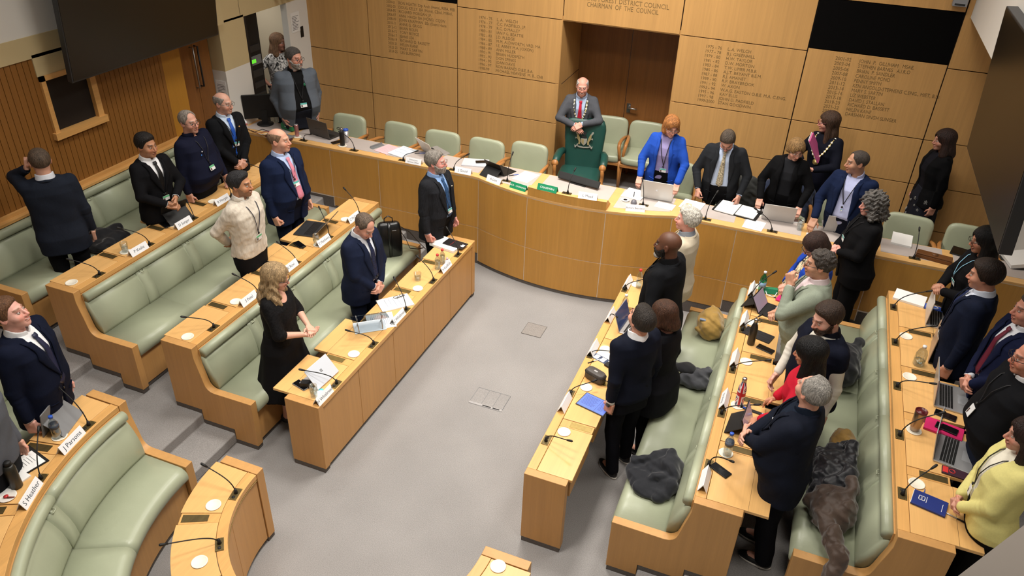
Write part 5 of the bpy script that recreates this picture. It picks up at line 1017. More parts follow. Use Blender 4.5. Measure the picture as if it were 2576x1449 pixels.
ARM = {  # wrist target (own side, x mirrored for the left), elbow hint, finger direction, palm normal, curl
    'side': ((.255, .02, .86), (.3, -1, 0), (0, .12, -1), (-1, 0, 0), 28), 'fist': ((.25, .06, .87), (.5, -1, 0), (-.1, .3, -1), (-1, .1, 0), 75),
    'clasp': ((.045, .20, .95), (1, -.25, -.3), (-.75, .35, -.5), (-.3, -.9, .1), 40), 'clasphigh': ((.05, .235, 1.08), (1, -.3, -.5), (-.8, .5, .1), (-.2, -.5, -.8), 35),
    'back': ((.07, -.20, .98), (1, -.6, 0), (-.8, -.1, -.5), (0, -1, 0), 30), 'hip': ((.215, .02, 1.00), (1, -.6, .1), (-.3, .6, -.5), (-1, 0, -.3), 35), 'pocket': ((.225, .03, .90), (.7, -.9, 0), (-.35, .35, -.85), (-1, .2, 0), 20),
    'table': ((.24, .26, .93), (.8, -.6, 0), (0, .6, -.8), (0, -.7, -.7), 15)}
def person(px, floor, H, face, label, sex='m', wf=1.0, belly=0.0, skin='c98f76', head=(0, 0, 0), lean=(0, 0, 0), arms=('side', 'side'), hair=None, beard=None, glasses=None, lips=None, smile=0, brow='4a3528', outfit=(), stride=.0, name='person', neckfix=(0, 0, 0), bare=False):
    s = H/1.75; sx = {'m': .180, 'f': .156}[sex]*wf; sr = {'m': .058, 'f': .047}[sex]*(.6+.4*wf)
    A, B, CY = [np.array(a) for a in PROF[sex]]
    g = np.exp(-((np.array(ZP)-1.06)/.13)**2); A = A*wf+belly*.45*g; B = B*(.55+.45*wf)+belly*.55*g; CY = CY+belly*.5*g
    fa, fb, fc = interp(ZP, A), interp(ZP, B), interp(ZP, CY)
    hip = np.array([0, 0, .95]); RL = rot(*lean)
    T = lambda p: hip+RL @ (np.array(p, float)-hip); Ti = lambda P: hip+(P-hip) @ RL
    HM = rot(*head); HS = 1.05; HMS = HM*HS; piv = T((0, -.008, 1.52)); hc = piv+HMS @ np.array([0, .018, .105])
    htop = hc+HMS @ np.array([0, -.02, .115])
    NEXP = 2.5
    def torso(P, off, z0, z1, flare=0.0):
        Q = Ti(P); z = np.clip(Q[:, 2], .72, 1.5); a = fa(z)+off; b = fb(z)+off; c = fc(z)
        if flare: fl = np.clip(1.0-z, 0, .4)*flare; a = a+fl; b = b+fl*.8
        k = ((np.abs(Q[:, 0])/a)**NEXP+(np.abs(Q[:, 1]-c)/b)**NEXP)**(1/NEXP)
        return smax(smax((k-1)*np.minimum(a, b), Q[:, 2]-z1, .012), z0-Q[:, 2], .008), Q
    def surf(x, z, off, extra=0.0, front=1):
        a, b, c = fa(z)+off, fb(z)+off, fc(z); t = max(0.0, 1-(abs(x)/a)**NEXP)**(1/NEXP)
        return T((x, c+front*(b*t+extra), z))
    # joints
    LA = {}
    for side, i in ((1, 0), (-1, 1)):
        sp = arms[i]
        if isinstance(sp, str): sp = ARM[sp]
        tgt, hint, fd, pn, curl = sp
        m_ = np.array([side, 1, 1.0]); S_ = T((side*sx, -.006, 1.412)); W_ = np.array(tgt, float)*m_; hint = N_(np.array(hint, float)*m_); fd = N_(np.array(fd, float)*m_); pn = np.array(pn, float)*m_; pn = N_(pn-fd*(pn@fd))
        l1, l2 = .292, .262; v = W_-S_; d = np.linalg.norm(v)
        if d > l1+l2-.004: W_ = S_+v/d*(l1+l2-.004); v = W_-S_; d = l1+l2-.004
        if d < .12: d = .12
        a = (l1*l1-l2*l2+d*d)/(2*d); h_ = math.sqrt(max(0, l1*l1-a*a)); u = v/np.linalg.norm(v); hp = hint-u*(hint@u); hp = N_(hp) if np.linalg.norm(hp) > 1e-3 else np.array([side, 0, 0.])
        E_ = S_+u*a+hp*h_; LA[side] = (S_, E_, W_, fd, pn, curl)
    st = stride; LEG = {1: (np.array([.092, 0, .88]), np.array([.098, .02+st*.5, .48]), np.array([.105, -.012+st, .075])), -1: (np.array([-.092, 0, .88]), np.array([-.098, .02-st*.3, .48]), np.array([-.105, -.012-st, .075]))}
    fl, fr_ = LEG[1], LEG[-1]
    loc_top = htop*s
    phi = math.radians(face-90); cz, sz = math.cos(phi), math.sin(phi)
    w = at(px[0], px[1], floor+loc_top[2])
    root = (w[0]-(cz*loc_top[0]-sz*loc_top[1])+neckfix[0], w[1]-(sz*loc_top[0]+cz*loc_top[1])+neckfix[1], floor+.002+neckfix[2])
    sk = np.array(lin(skin)); lc = np.array(lin(lips)) if lips else sk*np.array([.78, .52, .50])
    # ---- head
    def hs(Q):
        d = ell(Q, (0, -.016, .032), (.076, .096, .083)); d = smin(d, ell(Q, (0, .022, -.036), (.062, .068, .076)), .035)
        d = smin(d, ell(Q, (0, .066, -.094), (.026, .024, .020)), .03)
        ax = Q.copy(); ax[:, 0] = np.abs(ax[:, 0])
        d = smin(d, ell(ax, (.040, .056, -.028), (.026, .028, .026)), .022); d = smin(d, ell(Q, (0, .074, .026), (.046, .018, .012)), .014)
        d = smax(d, -ell(ax, (.032, .104, .005), (.018, .020, .009)), .009)
        nose = smin(rcone(Q, (0, .084, .016), (0, .110, -.030), .0075, .0115), ell(ax, (.011, .098, -.036), (.0085, .010, .008)), .008); d = smin(d, nose, .010)
        d = smin(d, ell(Q, (0, .0905, -.0595), (.024, .011, .0055)), .006); d = smin(d, ell(Q, (0, .0885, -.0715), (.021, .011, .0065)), .006)
        d = smax(d, -ell(Q, (0, .101, -.065+.0), (.024, .009, .0022 if smile < 2 else .006)), .003)
        ear = ell((ax-np.array([.077, -.012, -.004])) @ np.array([[1, .25, 0], [-.25, 1, .15], [0, -.15, 1.]]).T, (0, 0, 0), (.010, .021, .032)); ear = smax(ear, -ell(ax, (.088, -.006, .0), (.008, .011, .018)), .005); d = smin(d, ear, .006)
        return d
    nb = T((0, -.022, 1.425)); nl = (nb-hc) @ HM/HS; n1 = np.array([0, -.026, -.045]); nr = {'m': .060, 'f': .050}[sex]
    hsd = lambda Q: smin(hs(Q), rcone(Q, n1, nl, nr*.93, nr*1.05), .028)
    v, q = snet(hsd, (-.105, -.13, -.215), (.105, .135, .13), .0042)
    x, y, z = v.T; ax = np.abs(x)
    col = np.tile(sk, (len(v), 1))*(1+.05*np.sin(v*40).sum(1, keepdims=True)/3)
    def tint(m_, c, f=1.0): col[m_] = col[m_]*(1-f)+np.array(c)*f
    red = sk*np.array([1.12, .78, .74]); tint((ax > .02) & (ax < .06) & (y > .04) & (z > -.055) & (z < -.01), red, .45); tint((ax < .018) & (y > .095) & (z < -.015) & (z > -.045), red, .5); tint(ax > .076, red, .4)
    mz = -.0655+smile*.25*np.clip(ax-.004, 0, .03)
    tint((y > .062) & (ax < .026) & (np.abs(z-mz) < .0115*(1-(ax/.027)**2)), lc); tint((y > .062) & (ax < .026) & (np.abs(z-mz) < .0022), sk*.25)
    if smile: tint((y > .06) & (ax < .021) & (np.abs(z-mz-.001) < (.003 if smile < 2 else .0055)), (.75, .72, .66)) 
    bc = np.array(lin(brow)); tint((y > .055) & (ax > .013) & (ax < .05) & (np.abs(z-.030-.10*(ax-.03)*(ax < .035)) < .0050), bc, .8)
    tint((y > .06) & (np.abs(ax-.032) < .018) & (np.abs(z-.005) < .012), sk*np.array([.72, .62, .6]), .45); tint((y > .06) & (np.abs(ax-.032) < .016) & (z > .0085) & (z < .0135), sk*.30, .7)
    if beard:
        bcol = np.array(lin(beard[0])); f = beard[1]
        m_ = (z < -.038+.7*np.clip(.05-y, 0, .04)) & (y > -.005) & (z > -.14) & ~((ax < .024) & (np.abs(z-mz) < .010)); m_ &= ~((z > -.052) & (y > .05) & (ax > .03)); tint(m_, bcol, f)
        if len(beard) > 2: gm = (z < -.075) & (y > .05); tint(gm, lin(beard[2]), .9)
    parts = [((v @ HMS.T+hc)*s, q, SKIN, col)]
    for sg in (1, -1):
        ev, eq = snet(lambda Q: np.linalg.norm(Q-np.array([sg*.031, .0785, .0045]), axis=1)-.0122, (sg*.031-.014, .066, -.009), (sg*.031+.014, .095, .020), .0028)
        ec = np.tile(np.array([.62, .58, .54]), (len(ev), 1)); dx = np.hypot(ev[:, 0]-sg*.031, ev[:, 2]-.0045); ec[(dx < .0062) & (ev[:, 1] > .08)] = np.array([.10, .06, .035]); ec[(dx < .003) & (ev[:, 1] > .08)] = .01; ec[(ev[:, 2] > .0085)] = sk*.45; ec[ev[:, 2] < -.002] = sk*.6
        parts.append(((ev @ HMS.T+hc)*s, eq, EYE, ec))
    # ---- hands (bare forearm when asked)
    for side in (1, -1):
        S_, E_, W_, fd, pn, curl = LA[side]; th = np.cross(fd, pn)*side; c1, c2 = math.radians(curl), math.radians(curl*1.1); prm = []
        K = (1.0 if sex == 'm' else .90)
        for k, (o_, L_) in enumerate(((.027, .070), (.0095, .079), (-.0085, .073), (-.026, .057))):
            b0 = W_+(fd*(.092-.004*abs(k-1))+th*o_)*K; d1 = fd*math.cos(c1)+pn*math.sin(c1)+th*(.07*(1.2-k*.8)); d1 = N_(d1); d2 = N_(fd*math.cos(c1+c2)+pn*math.sin(c1+c2)); b1 = b0+d1*L_*.54*K; b2 = b1+d2*L_*.46*K
            prm.append((b0-fd*.02, b0, .0095*K, .0095*K)); prm.append((b0, b1, .0094*K, .0085*K)); prm.append((b1, b2, .0085*K, .0070*K))
        t0 = W_+(fd*.022+th*.026)*K; t1 = t0+N_(fd*.62+th*.7+pn*.30)*.046*K; t2 = t1+N_(fd*.92+th*.15+pn*.42)*.034*K; prm += [(t0, t1, .0125*K, .0105*K), (t1, t2, .0102*K, .008*K)]
        fore0 = E_ if bare else W_-(W_-E_)/np.linalg.norm(W_-E_)*.09
        def hf(P):
            loc = np.stack([(P-W_) @ th, (P-W_) @ fd, (P-W_) @ pn], 1)/K
            qx = np.abs(loc-np.array([0, .050, 0]))-np.array([.034, .044, .0085]); d = (np.linalg.norm(np.maximum(qx, 0), axis=1)+np.minimum(qx.max(1), 0)-.0085)*K
            r0 = .027*K; L_ = np.linalg.norm(W_-E_); rr = .027+.016*min(1, np.linalg.norm(W_-fore0)/L_)
            d = smin(d, rcone(P, fore0, W_+fd*.01, rr*K, r0*.92), .018)
            for a_, b_, r1, r2 in prm: d = smin(d, rcone(P, a_, b_, r1, r2), .0055)
            return d
        pts = np.array([fore0, W_]+[p_[1] for p_ in prm]); v, q = snet(hf, pts.min(0)-.05, pts.max(0)+.035, .0044 if not bare else .0056)
        cc = np.tile(sk, (len(v), 1)); kn = np.min([np.linalg.norm(v-p_[1], axis=1) for p_ in prm[::3]], axis=0); cc[kn < .012] *= np.array([1.06, .84, .80])
        parts.append((v*s, q, SKIN, cc))
    # ---- trunk and limbs under the clothes
    def bf(P):
        d = torso(P, -.010, .76, 1.47)[0]
        for side in (1, -1):
            S_, E_, W_ = LA[side][:3]; d = smin(d, rcone(P, S_, E_, sr*.86, .040), .04); d = smin(d, rcone(P, E_, W_, .036, .024), .01)
            a_, b_, c_ = LEG[side]; d = smin(d, rcone(P, a_, b_, .078, .050), .03); d = smin(d, rcone(P, b_, c_, .050, .034), .01); d = smin(d, rcone(P, c_, c_+np.array([0, .12, -.03]), .034, .03), .02)
        return d
    allp = np.array([p_ for side in (1, -1) for p_ in LA[side][:3]]+[T((0, 0, 1.45)), LEG[1][2], LEG[-1][2]])
    v, q = snet(bf, np.minimum(allp.min(0)-.12, (-.3, -.25, .0)), np.maximum(allp.max(0)+.12, (.3, .25, 1.4)), .015)
    parts.append((v*s, q, SKIN, np.tile(sk, (len(v), 1))))
    body = np_mesh(name, parts); body.location = root; body.rotation_euler[2] = phi
    tag(body, label, 'person')
    def add(nm, f, lo, hi, h, m_, cols=None):
        v, q = snet(f, lo, hi, h)
        if len(v) == 0: return None
        return np_mesh(nm, [(v*s, q, m_, cols(v) if cols else None)], body)
    def mesh(nm, b_, par=None):
        b_.v = [(x_*s, y_*s, z_*s) for x_, y_, z_ in b_.v]; return b_.build(nm, par or body)
    tl, tu = T((0, 0, .9)), T((0, 0, 1.5))
    # ---- hair
    HY = rot(0, 0, head[2])
    if hair:
        hm = hairmat(hair[1]); style = hair[0]; hp = hair[2] if len(hair) > 2 else {}
        def hairf(Q):
            hcr = ell(Q, (0, -.016, .034), (.077, .098, .083)); t = hp.get('t', .012); x_, y_, z_ = Q.T; axx = np.abs(x_)
            line = np.interp(y_, [-.09, -.05, -.02, .005, .025, .05, .075, .1], [-.085, -.078, -.040, -.036, .004, .056+hp.get('up', 0), .076+hp.get('up', 0), .085+hp.get('up', 0)])
            if style in ('short', 'fringe', 'crew', 'quiff'):
                tt = t*(.30+.70*np.clip((z_-line)/.030, 0, 1))+(.006*np.clip((z_-.06)/.05, 0, 1) if style == 'short' and t > .009 else 0); d = hcr-tt-(.018*np.clip((z_-.07)/.05, 0, 1)*np.clip((y_+.02)/.08, 0, 1) if style == 'quiff' else 0)
                d = smax(d, line-z_, .012)
                if style == 'fringe': d = smax(d, -ell(Q, (0, .03+hp.get('back', 0), .105), (.066, .115, .075)), .010)
                if 'rec' in hp: d = smax(d, -ell(Q, (0, .115, .075), (.06, .06+hp['rec'], .055)), .010)
            else:
                d = hcr-hp.get('t', .018); L_ = hp.get('len', .12); Qy = (Q @ HM.T) @ HY; ear = np.stack([np.abs(Qy[:, 0]), Qy[:, 1], Qy[:, 2]], 1)
                d = smin(d, rcone(ear, (.062, -.008, .03), (.078+hp.get('w', 0), -.005, -.02-L_), .032, .034+hp.get('w', 0)), .03)
                d = smin(d, rcone(Qy, (0, -.05, .02), (0, -.085-hp.get('w', 0)*.5, -.02-L_), .066, .07+hp.get('w', 0)), .03)
                d = smin(d, ell(Qy, (0, -.06, -.02-L_*.6), (.095+hp.get('w', 0), .055, .10)), .03)
                d = smax(d, -ell(Q, (0, .115, hp.get('fc', -.012)), (hp.get('fw', .056), .105, hp.get('fh', .082))), .010)
                d = smax(d, -(Qy[:, 2]+.02+L_+hp.get('end', .06)), .01)
                d = smax(d, -rcone(Q, n1*np.array([1, 0, 1])+np.array([0, .02, 0]), nl+np.array([0, .03, 0]), .045, .05), .008)
            if hp.get('curl'): c_ = hp['curl']; d = d+wob(Q, 70, c_, .4)+wob(Q+.2, 130, c_*.4, 1.1)
            if hp.get('wave'): d = d+hp['wave']*np.sin(Qy[:, 2]*70+5*np.sin(np.arctan2(Qy[:, 0], Qy[:, 1]+.02)*3))*np.clip((.03-Qy[:, 2])/.08, 0, 1)+.004*np.sin(np.arctan2(Qy[:, 0], Qy[:, 1]+.02)*11+Qy[:, 2]*25)*np.clip((.05-Qy[:, 2])/.08, 0, 1)+.002*np.sin(np.arctan2(Q[:, 0], Q[:, 1]+.02)*26+Q[:, 2]*20)
            else: d = d+.0012*np.sin(np.arctan2(Q[:, 0], Q[:, 1]+.02)*34+Q[:, 2]*30)
            return d
        L_ = hp.get('len', .05) if style in ('long', 'bob') else .02; w_ = hp.get('w', 0)
        v, q = snet(hairf, (-.135-w_*1.3, -.18-w_*1.4-(.08 if L_ > .08 else 0), -.12-L_-.08), (.135+w_*1.3, .135+(.06 if L_ > .08 else 0), .165), hp.get('h', .005))
        np_mesh('hair', [((v @ HMS.T+hc)*s, q, hm, None)], body)
    if beard and beard[1] > .7:
        bm = hairmat(beard[0])
        def bdf(Q):
            x_, y_, z_ = Q.T; axx = np.abs(x_); d = hs(Q)-.008
            d = smax(d, z_+.040-.9*np.clip(.045-y_, 0, .05), .008); d = smax(d, .0-y_, .006); d = smax(d, -(z_+.135), .01)
            d = smax(d, -ell(Q, (0, .105, -.066), (.026, .03, .011)), .004); d = smax(d, -np.maximum(np.maximum(axx-.013, .085-y_), -(z_+.052)), .004)
            return d+.0012*np.sin(Q[:, 0]*260)*np.sin(Q[:, 2]*150)
        v, q = snet(bdf, (-.09, -.02, -.15), (.09, .13, .02), .0046); np_mesh('beard', [((v @ HMS.T+hc)*s, q, bm, None)], body)
        if len(beard) > 2:
            v, q = snet(lambda Q: ell(Q, (0, .076, -.108), (.036, .034, .029))+.001*np.sin(Q[:, 0]*300), (-.05, .03, -.14), (.05, .12, -.07), .0046); np_mesh('chin_beard', [((v @ HMS.T+hc)*s, q, hairmat(beard[2]), None)], body)
    if glasses:
        gm = plain('frame '+glasses, glasses, .3); b_ = MB(); H4 = lambda p: tuple(hc+HMS @ np.array(p))
        for sg in (1, -1): b_.tube([H4((sg*.033+.023*math.copysign(abs(math.cos(t))**.7, math.cos(t)), .109-.10*abs(.023*math.cos(t)*sg+.033-.02)*.3, .002+.017*math.copysign(abs(math.sin(t))**.7, math.sin(t)))) for t in [2*PI*k/18 for k in range(19)]], .0021, gm, 6)
        b_.tube([H4((-.011, .111, .006)), H4((0, .113, .008)), H4((.011, .111, .006))], .002, gm, 6)
        go = mesh('glasses', b_)
        for sg in (1, -1): b_ = MB(); b_.tube([H4((sg*.056, .106, .008)), H4((sg*.078, .07, .010)), H4((sg*.083, -.005, .010)), H4((sg*.082, -.028, -.008))], .0022, gm, 6); mesh('temple', b_, go)
    # ---- clothes
    wv = lambda z, pts: np.interp(z, [p_[0] for p_ in pts], [p_[1] for p_ in pts])
    layer = [(.0, None)]
    def sleeves(P, d, r, k1=.035, stop=.025, upto=None):
        for side in (1, -1):
            S_, E_, W_ = LA[side][:3]; u = N_(W_-E_)
            Eq = E_ if upto != 'cap' else S_+(E_-S_)*.30
            d = smin(d, rcone(P, S_-np.array([side*.012, 0, 0]), Eq, sr+r, .042+r+.004 if upto != 'cap' else sr+r-.004), k1)
            if upto == 'cap': continue
            if upto == 'elbow': fo = rcone(P, E_, E_+u*.03, .042+r, .042+r)
            elif upto == 'short': continue
            else: fo = rcone(P, E_, W_-u*stop, .041+r+.003, .028+r+.004)
            dd = np.linalg.norm(P-E_, axis=1); fo = fo+.0035*np.sin(((P-E_) @ u)*150)*np.exp(-(dd/.09)**2)
            d = smin(d, fo, .012)
        return d
    bx = lambda z0, z1, pad=.14: (np.minimum(np.minimum(allp[:6].min(0)-.11, T((0, 0, z0))-np.array([.30*wf, .26, .02])), np.array([-.26*wf, -.22-belly, z0-.02])), np.maximum(np.maximum(allp[:6].max(0)+.11, T((0, 0, z1))+np.array([.30*wf, .26, .03])), np.array([.26*wf, .22+belly*1.2, z0])))
    Vpts = None; offj = .0
    for it in outfit:
        k = it[0]; o_ = it[2] if len(it) > 2 else {}
        c_ = it[1]; kd = o_.get('kind', None)
        if k == 'shirt':
            z0 = o_.get('hem', .99); m_ = cloth(c_, kd or 'cotton')
            def f(P):
                d, Q = torso(P, .006, z0, 1.475)
                if o_.get('sleeves'): d = sleeves(P, d, .004, upto=o_.get('upto'))
                return d
            lo, hi = bx(z0, 1.5) if o_.get('sleeves') else (T((0, 0, z0))*.0+np.minimum(T((0, 0, z0)), T((0, 0, 1.48)))-np.array([.27*wf, .24+belly, .03]), np.maximum(T((0, 0, z0)), T((0, 0, 1.48)))+np.array([.27*wf, .24+belly, .03]))
            add('shirt', f, lo, hi, .009, m_)
            if o_.get('collar', 1):
                a0, a1 = T((0, -.020, 1.462)), T((0, -.006, 1.522)); ic = nr+.010
                def cf(P):
                    d = rcone(P, a0, a1, ic+.015, ic+.007); d = smax(d, -rcone(P, a0-(a1-a0)*.3, a1+(a1-a0)*.6, ic+.001, ic-.004), .003); Q = Ti(P)
                    d = smax(d, np.maximum(Q[:, 2]-1.525+.35*np.clip(Q[:, 1], -.02, .1), 1.445-Q[:, 2]), .004)
                    return smax(d, -np.maximum(np.abs(Q[:, 0])-(.004+(.02 if o_.get('open') else 0)+np.clip(1.50-Q[:, 2], 0, .1)*.28*-1+.012), .02-Q[:, 1]), .003)
                add('collar', cf, a0-.11, a1+.11, .0042, m_)
            if o_.get('cuffs'):
                for side in (1, -1):
                    S_, E_, W_ = LA[side][:3]; u = N_(W_-E_); b_ = MB(); b_.tube([W_-u*.07, W_-u*.03, W_-u*.006], [.030, .0355, .0365], m_, 18); mesh('cuff', b_)
        elif k in ('jacket', 'cardigan', 'sweater', 'top', 'dress', 'hoodie'):
            z0 = o_.get('hem', .74 if k == 'jacket' else .86); off = o_.get('off', .022 if k == 'jacket' else .016); m_ = cloth(c_, kd or ('wool' if k == 'jacket' else 'cotton')); zb = o_.get('zb', 1.12); V = None
            if k in ('jacket', 'cardigan', 'hoodie'):
                if o_.get('open'): V = [(z0-.1, o_['open']*1.15), (1.10, o_['open']), (1.40, .062), (1.46, .072), (1.52, .08)]
                else: V = [(z0-.05, .035), (zb-.12, .008), (zb-.04, -.02), (zb, .002), (zb+.02, .008), (1.40, .064), (1.46, .074), (1.52, .08)]
            elif o_.get('vneck'): V = [(1.46-o_['vneck'], -.01), (1.46-o_['vneck']+.01, .004), (1.44, .060), (1.5, .08)]
            top = o_.get('top', 1.478 if k != 'top' else 1.47)
            def f(P):
                d, Q = torso(P, off, z0, top, flare=o_.get('flare', .10 if k == 'jacket' else .0))
                if k == 'dress' or o_.get('skirt'):
                    pass
                d = sleeves(P, d, o_.get('sr', .010 if k != 'top' else .004), upto=o_.get('upto'), stop=o_.get('stop', .03)) if o_.get('sleeve', 1) else d
                if V is not None: d = smax(d, -np.maximum(np.abs(Q[:, 0])-wv(Q[:, 2], V), fc(np.clip(Q[:, 2], .72, 1.5))-Q[:, 1]+.01), .004)
                if o_.get('scoop'): d = smax(d, -ell(Q, (0, .11, 1.475), (.10, .16, o_['scoop'])), .006)
                d = smax(d, -rcone(P, T((0, -.03, 1.44)), T((0, -.0, 1.56)), nr+.004, nr+.02), .006)
                return d+wob(P, 17, .0032, len(label)*.37)+(wob(P, 45, .0022, 1.0) if kd == 'knit' else 0)
            lo, hi = bx(z0, 1.5); add(k if k != 'top' else 'top', f, lo, hi, .0085, m_)
            if k == 'jacket' and o_.get('lapel', 1):
                lm = cloth(o_.get('lc', c_), kd or 'wool'); b_ = MB(); top_z = 1.445
                for side in (1, -1):
                    rows = []
                    for t in np.linspace(0, 1, 15):
                        z = (zb if not o_.get('open') else 1.06)*(1-t)+top_z*t; xi = float(wv(z, V))
                        lw = np.interp(t, [0, .35, .66, .70, .72, 1], [.004, .050, .078, .082, .050, .050])*o_.get('lw', 1)
                        rows.append([tuple(surf(side*(xi+lw*u), z+(.018*u if t > .69 else 0), off, .009+.004*math.sin(PI*u))) for u in (0, .35, .7, 1)])
                    n = 4; vs = [p_ for r_ in rows for p_ in r_]; fs = [(i*n+j, i*n+j+1, (i+1)*n+j+1, (i+1)*n+j) for i in range(14) for j in range(3)]
                    b_.add(vs, fs, lm, True)
                lo_ = mesh('lapel', b_)
                sm_ = lo_.modifiers.new('t', 'SOLIDIFY'); sm_.thickness = .004; sm_.offset = -1
                # back of collar
                b_ = MB(); b_.tube([T((nr+.022)*math.cos(t)*np.array([1, 0, 0])+np.array([0, -.022+(nr+.020)*math.sin(t), 1.468+.012*(1-abs(math.cos(t)))])) for t in np.linspace(PI*.98, PI*2.02, 17)], .014, lm, 8); mesh('jacket_collar', b_)
                if not o_.get('open'):
                    b_ = MB()
                    for zz in (zb-.01, zb-.11): b_.tube([surf(.012, zz, off, .004), surf(.012, zz, off, .010)], .0095, plain('dark button', '101012', .35), 10)
                    mesh('button', b_)
                b_ = MB()
                for side in (1, -1):
                    if z0 < .82: b_.tube([surf(side*(.08+.015*i), .905+.004*i*(1 if side > 0 else 1), off+.006, .006) for i in range(6)], .006, lm, 6, flat=.5)
                b_.tube([surf(-(.075+.012*i), 1.285+.004*i, off, .006) for i in range(6)], .005, lm, 6, flat=.5); mesh('pocket_welt', b_)
            if k == 'hoodie':
                b_ = MB(); b_.tube([T(((nr+.05)*math.cos(t), -.035+(nr+.03)*math.sin(t)*1.1, 1.445+.03*(1-abs(math.cos(t))))) for t in np.linspace(PI*.9, PI*2.1, 15)], .034, m_, 10); mesh('hood', b_)
            if k in ('sweater',) and o_.get('collarstand'):
                b_ = MB(); b_.tube([T(((nr+.012)*math.cos(t), -.018+(nr+.008)*math.sin(t), 1.485+.01*math.sin(t))) for t in np.linspace(PI*.62, PI*2.38, 19)], .016, m_, 8, flat=1.6); mesh('collar', b_)
            if V is not None: Vpts = V
            offj = max(offj, off)
        elif k == 'skirt':
            zt, zb_ = o_.get('top', 1.04), o_.get('hem', .45); m_ = cloth(c_, kd or 'cotton'); fl_ = o_.get('flare', .07)
            def f(P):
                z = np.clip(P[:, 2], zb_, 1.2); zz = np.maximum(z, .80); a = fa(zz)+.018+np.clip(1.0-z, 0, 1)*fl_; b = fb(zz)+.02+np.clip(1.0-z, 0, 1)*fl_
                an = np.arctan2(P[:, 1], P[:, 0]); k_ = ((np.abs(P[:, 0])/a)**2.2+(np.abs(P[:, 1])/b)**2.2)**(1/2.2)
                return smax(smax((k_-1)*np.minimum(a, b)+.010*np.sin(an*9+1)*np.clip(1.0-z, 0, .5)/.5, P[:, 2]-zt, .01), zb_-P[:, 2], .006)
            add('skirt', f, (-.36, -.34, zb_-.03), (.36, .34, zt+.03), .011, m_)
        elif k == 'trousers':
            m_ = cloth(c_, kd or 'wool'); r0 = o_.get('r', .0)
            def f(P):
                d = torso(P, .010, .74, 1.03)[0]
                for side in (1, -1):
                    a_, b_, c2_ = LEG[side]; d = smin(d, rcone(P, a_, b_, .098+r0, .070+r0), .03); d = smin(d, rcone(P, b_, c2_-np.array([0, 0, .01]), .069+r0, .056+r0), .012)
                return smax(d+wob(P, 16, .0035, 1.2+len(label)*.2), .05-P[:, 2], .01)
            zmin = .03; add('trousers', f, (-.30*wf, -.24-abs(st), zmin), (.30*wf, .26+abs(st)+belly, 1.06), .0105, m_)
        elif k == 'shoes':
            m_ = plain('shoe '+c_, c_, .35)
            for side in (1, -1):
                A_ = LEG[side][2]
                def f(P): 
                    d = smin(ell(P, A_+np.array([0, .075, -.045]), (.042, .12, .045)), ell(P, A_+np.array([0, -.005, -.03]), (.038, .06, .062)), .02)
                    return smax(smax(d, -P[:, 2]+.004, .006), P[:, 2]-.105, .01)
                so = add('shoe', f, A_+np.array([-.06, -.09, -.085]), A_+np.array([.06, .22, .05]), .0075, m_)
                if o_.get('sole'):
                    b_ = MB(); b_.loft([[(A_[0]+.045*math.cos(t)*sc_, A_[1]+.06+.128*math.sin(t)*sc_, zz) for t in [2*PI*i/24 for i in range(24)]] for zz, sc_ in ((.0, .96), (.022, 1))], plain('sole '+o_['sole'], o_['sole'], .5)); mesh('sole', b_, so)
        elif k == 'tie':
            m_ = o_.get('mat') or mat('tie '+c_, c_, .5, 0, .4, noise=(o_.get('pat', (200, 200, 90)), o_.get('amt', .1), 1)); b_ = MB(); zt = o_.get('end', 1.02)
            rows = []
            for t in (0, .05, .085, .1, .15, .2, .26, .32, .38, .44, .5, .57, .64, .71, .78, .85, .92, 1.0):
                w_ = np.interp(t, (0, .05, .085, .1, .5, .92, 1.0), (.019, .022, .013, .016, .030, .042, .003))
                z = 1.468*(1-t)+zt*t; ex = .017+.008*(t < .08); rows.append([tuple(surf(x_*w_, z, .006, ex+(.004 if x_ == 0 else 0))) for x_ in (-1, -.5, 0, .5, 1)])
            vs = [p_ for r_ in rows for p_ in r_]; b_.add(vs, [(i*5+j, i*5+j+1, (i+1)*5+j+1, (i+1)*5+j) for i in range(len(rows)-1) for j in range(4)], m_, True); to = mesh('tie', b_); sm_ = to.modifiers.new('t', 'SOLIDIFY'); sm_.thickness = .006
        elif k == 'lanyard':
            zc = o_.get('z', 1.12); xc = o_.get('x', 0.0); lm = plain('strap '+c_, c_, .6); b_ = MB(); useoff = o_.get('off', offj if offj and not (Vpts and o_.get('in')) else .010)
            for side in (1, -1):
                pts = [T((side*(nr+.012), -.03, 1.50)), T((side*(nr+.016), .01, 1.475))]
                for t in np.linspace(.08, 1, 9):
                    z = 1.455*(1-t)+(zc+.06)*t; x_ = side*(nr+.014)*(1-t)+xc*t; inn = Vpts is not None and abs(x_) < float(wv(z, Vpts))
                    pts.append(surf(x_, z, .012 if inn else useoff, .010))
                b_.tube(pts, .0048, lm, 6, flat=.6)
            ly = mesh('lanyard', b_); inn = Vpts is not None and abs(xc) < float(wv(zc, Vpts)); base = surf(xc, zc, (.014 if inn else useoff), .014); up = N_(surf(xc, zc+.05, (.014 if inn else useoff), .014)-surf(xc, zc-.04, (.014 if inn else useoff), .014)); ex = N_(RL @ np.array([-1, 0, 0])); nn = np.cross(ex, up)
            M = frame(base, ex, up, nn); b_ = MB(); cw, ch = o_.get('size', (.082, .054)); b_.box(-cw/2, cw/2, -ch/2, ch/2, 0, .003, WHITEP, M); b_.box(-cw/2, cw/2, ch*.12, ch/2, .003, .0036, o_.get('head', plain('badge teal', '5fb8b0', .4)), M); b_.box(-cw*.42, -cw*.18, -ch*.42, ch*.05, .003, .0037, plain('badge photo', '5b4640', .5), M)
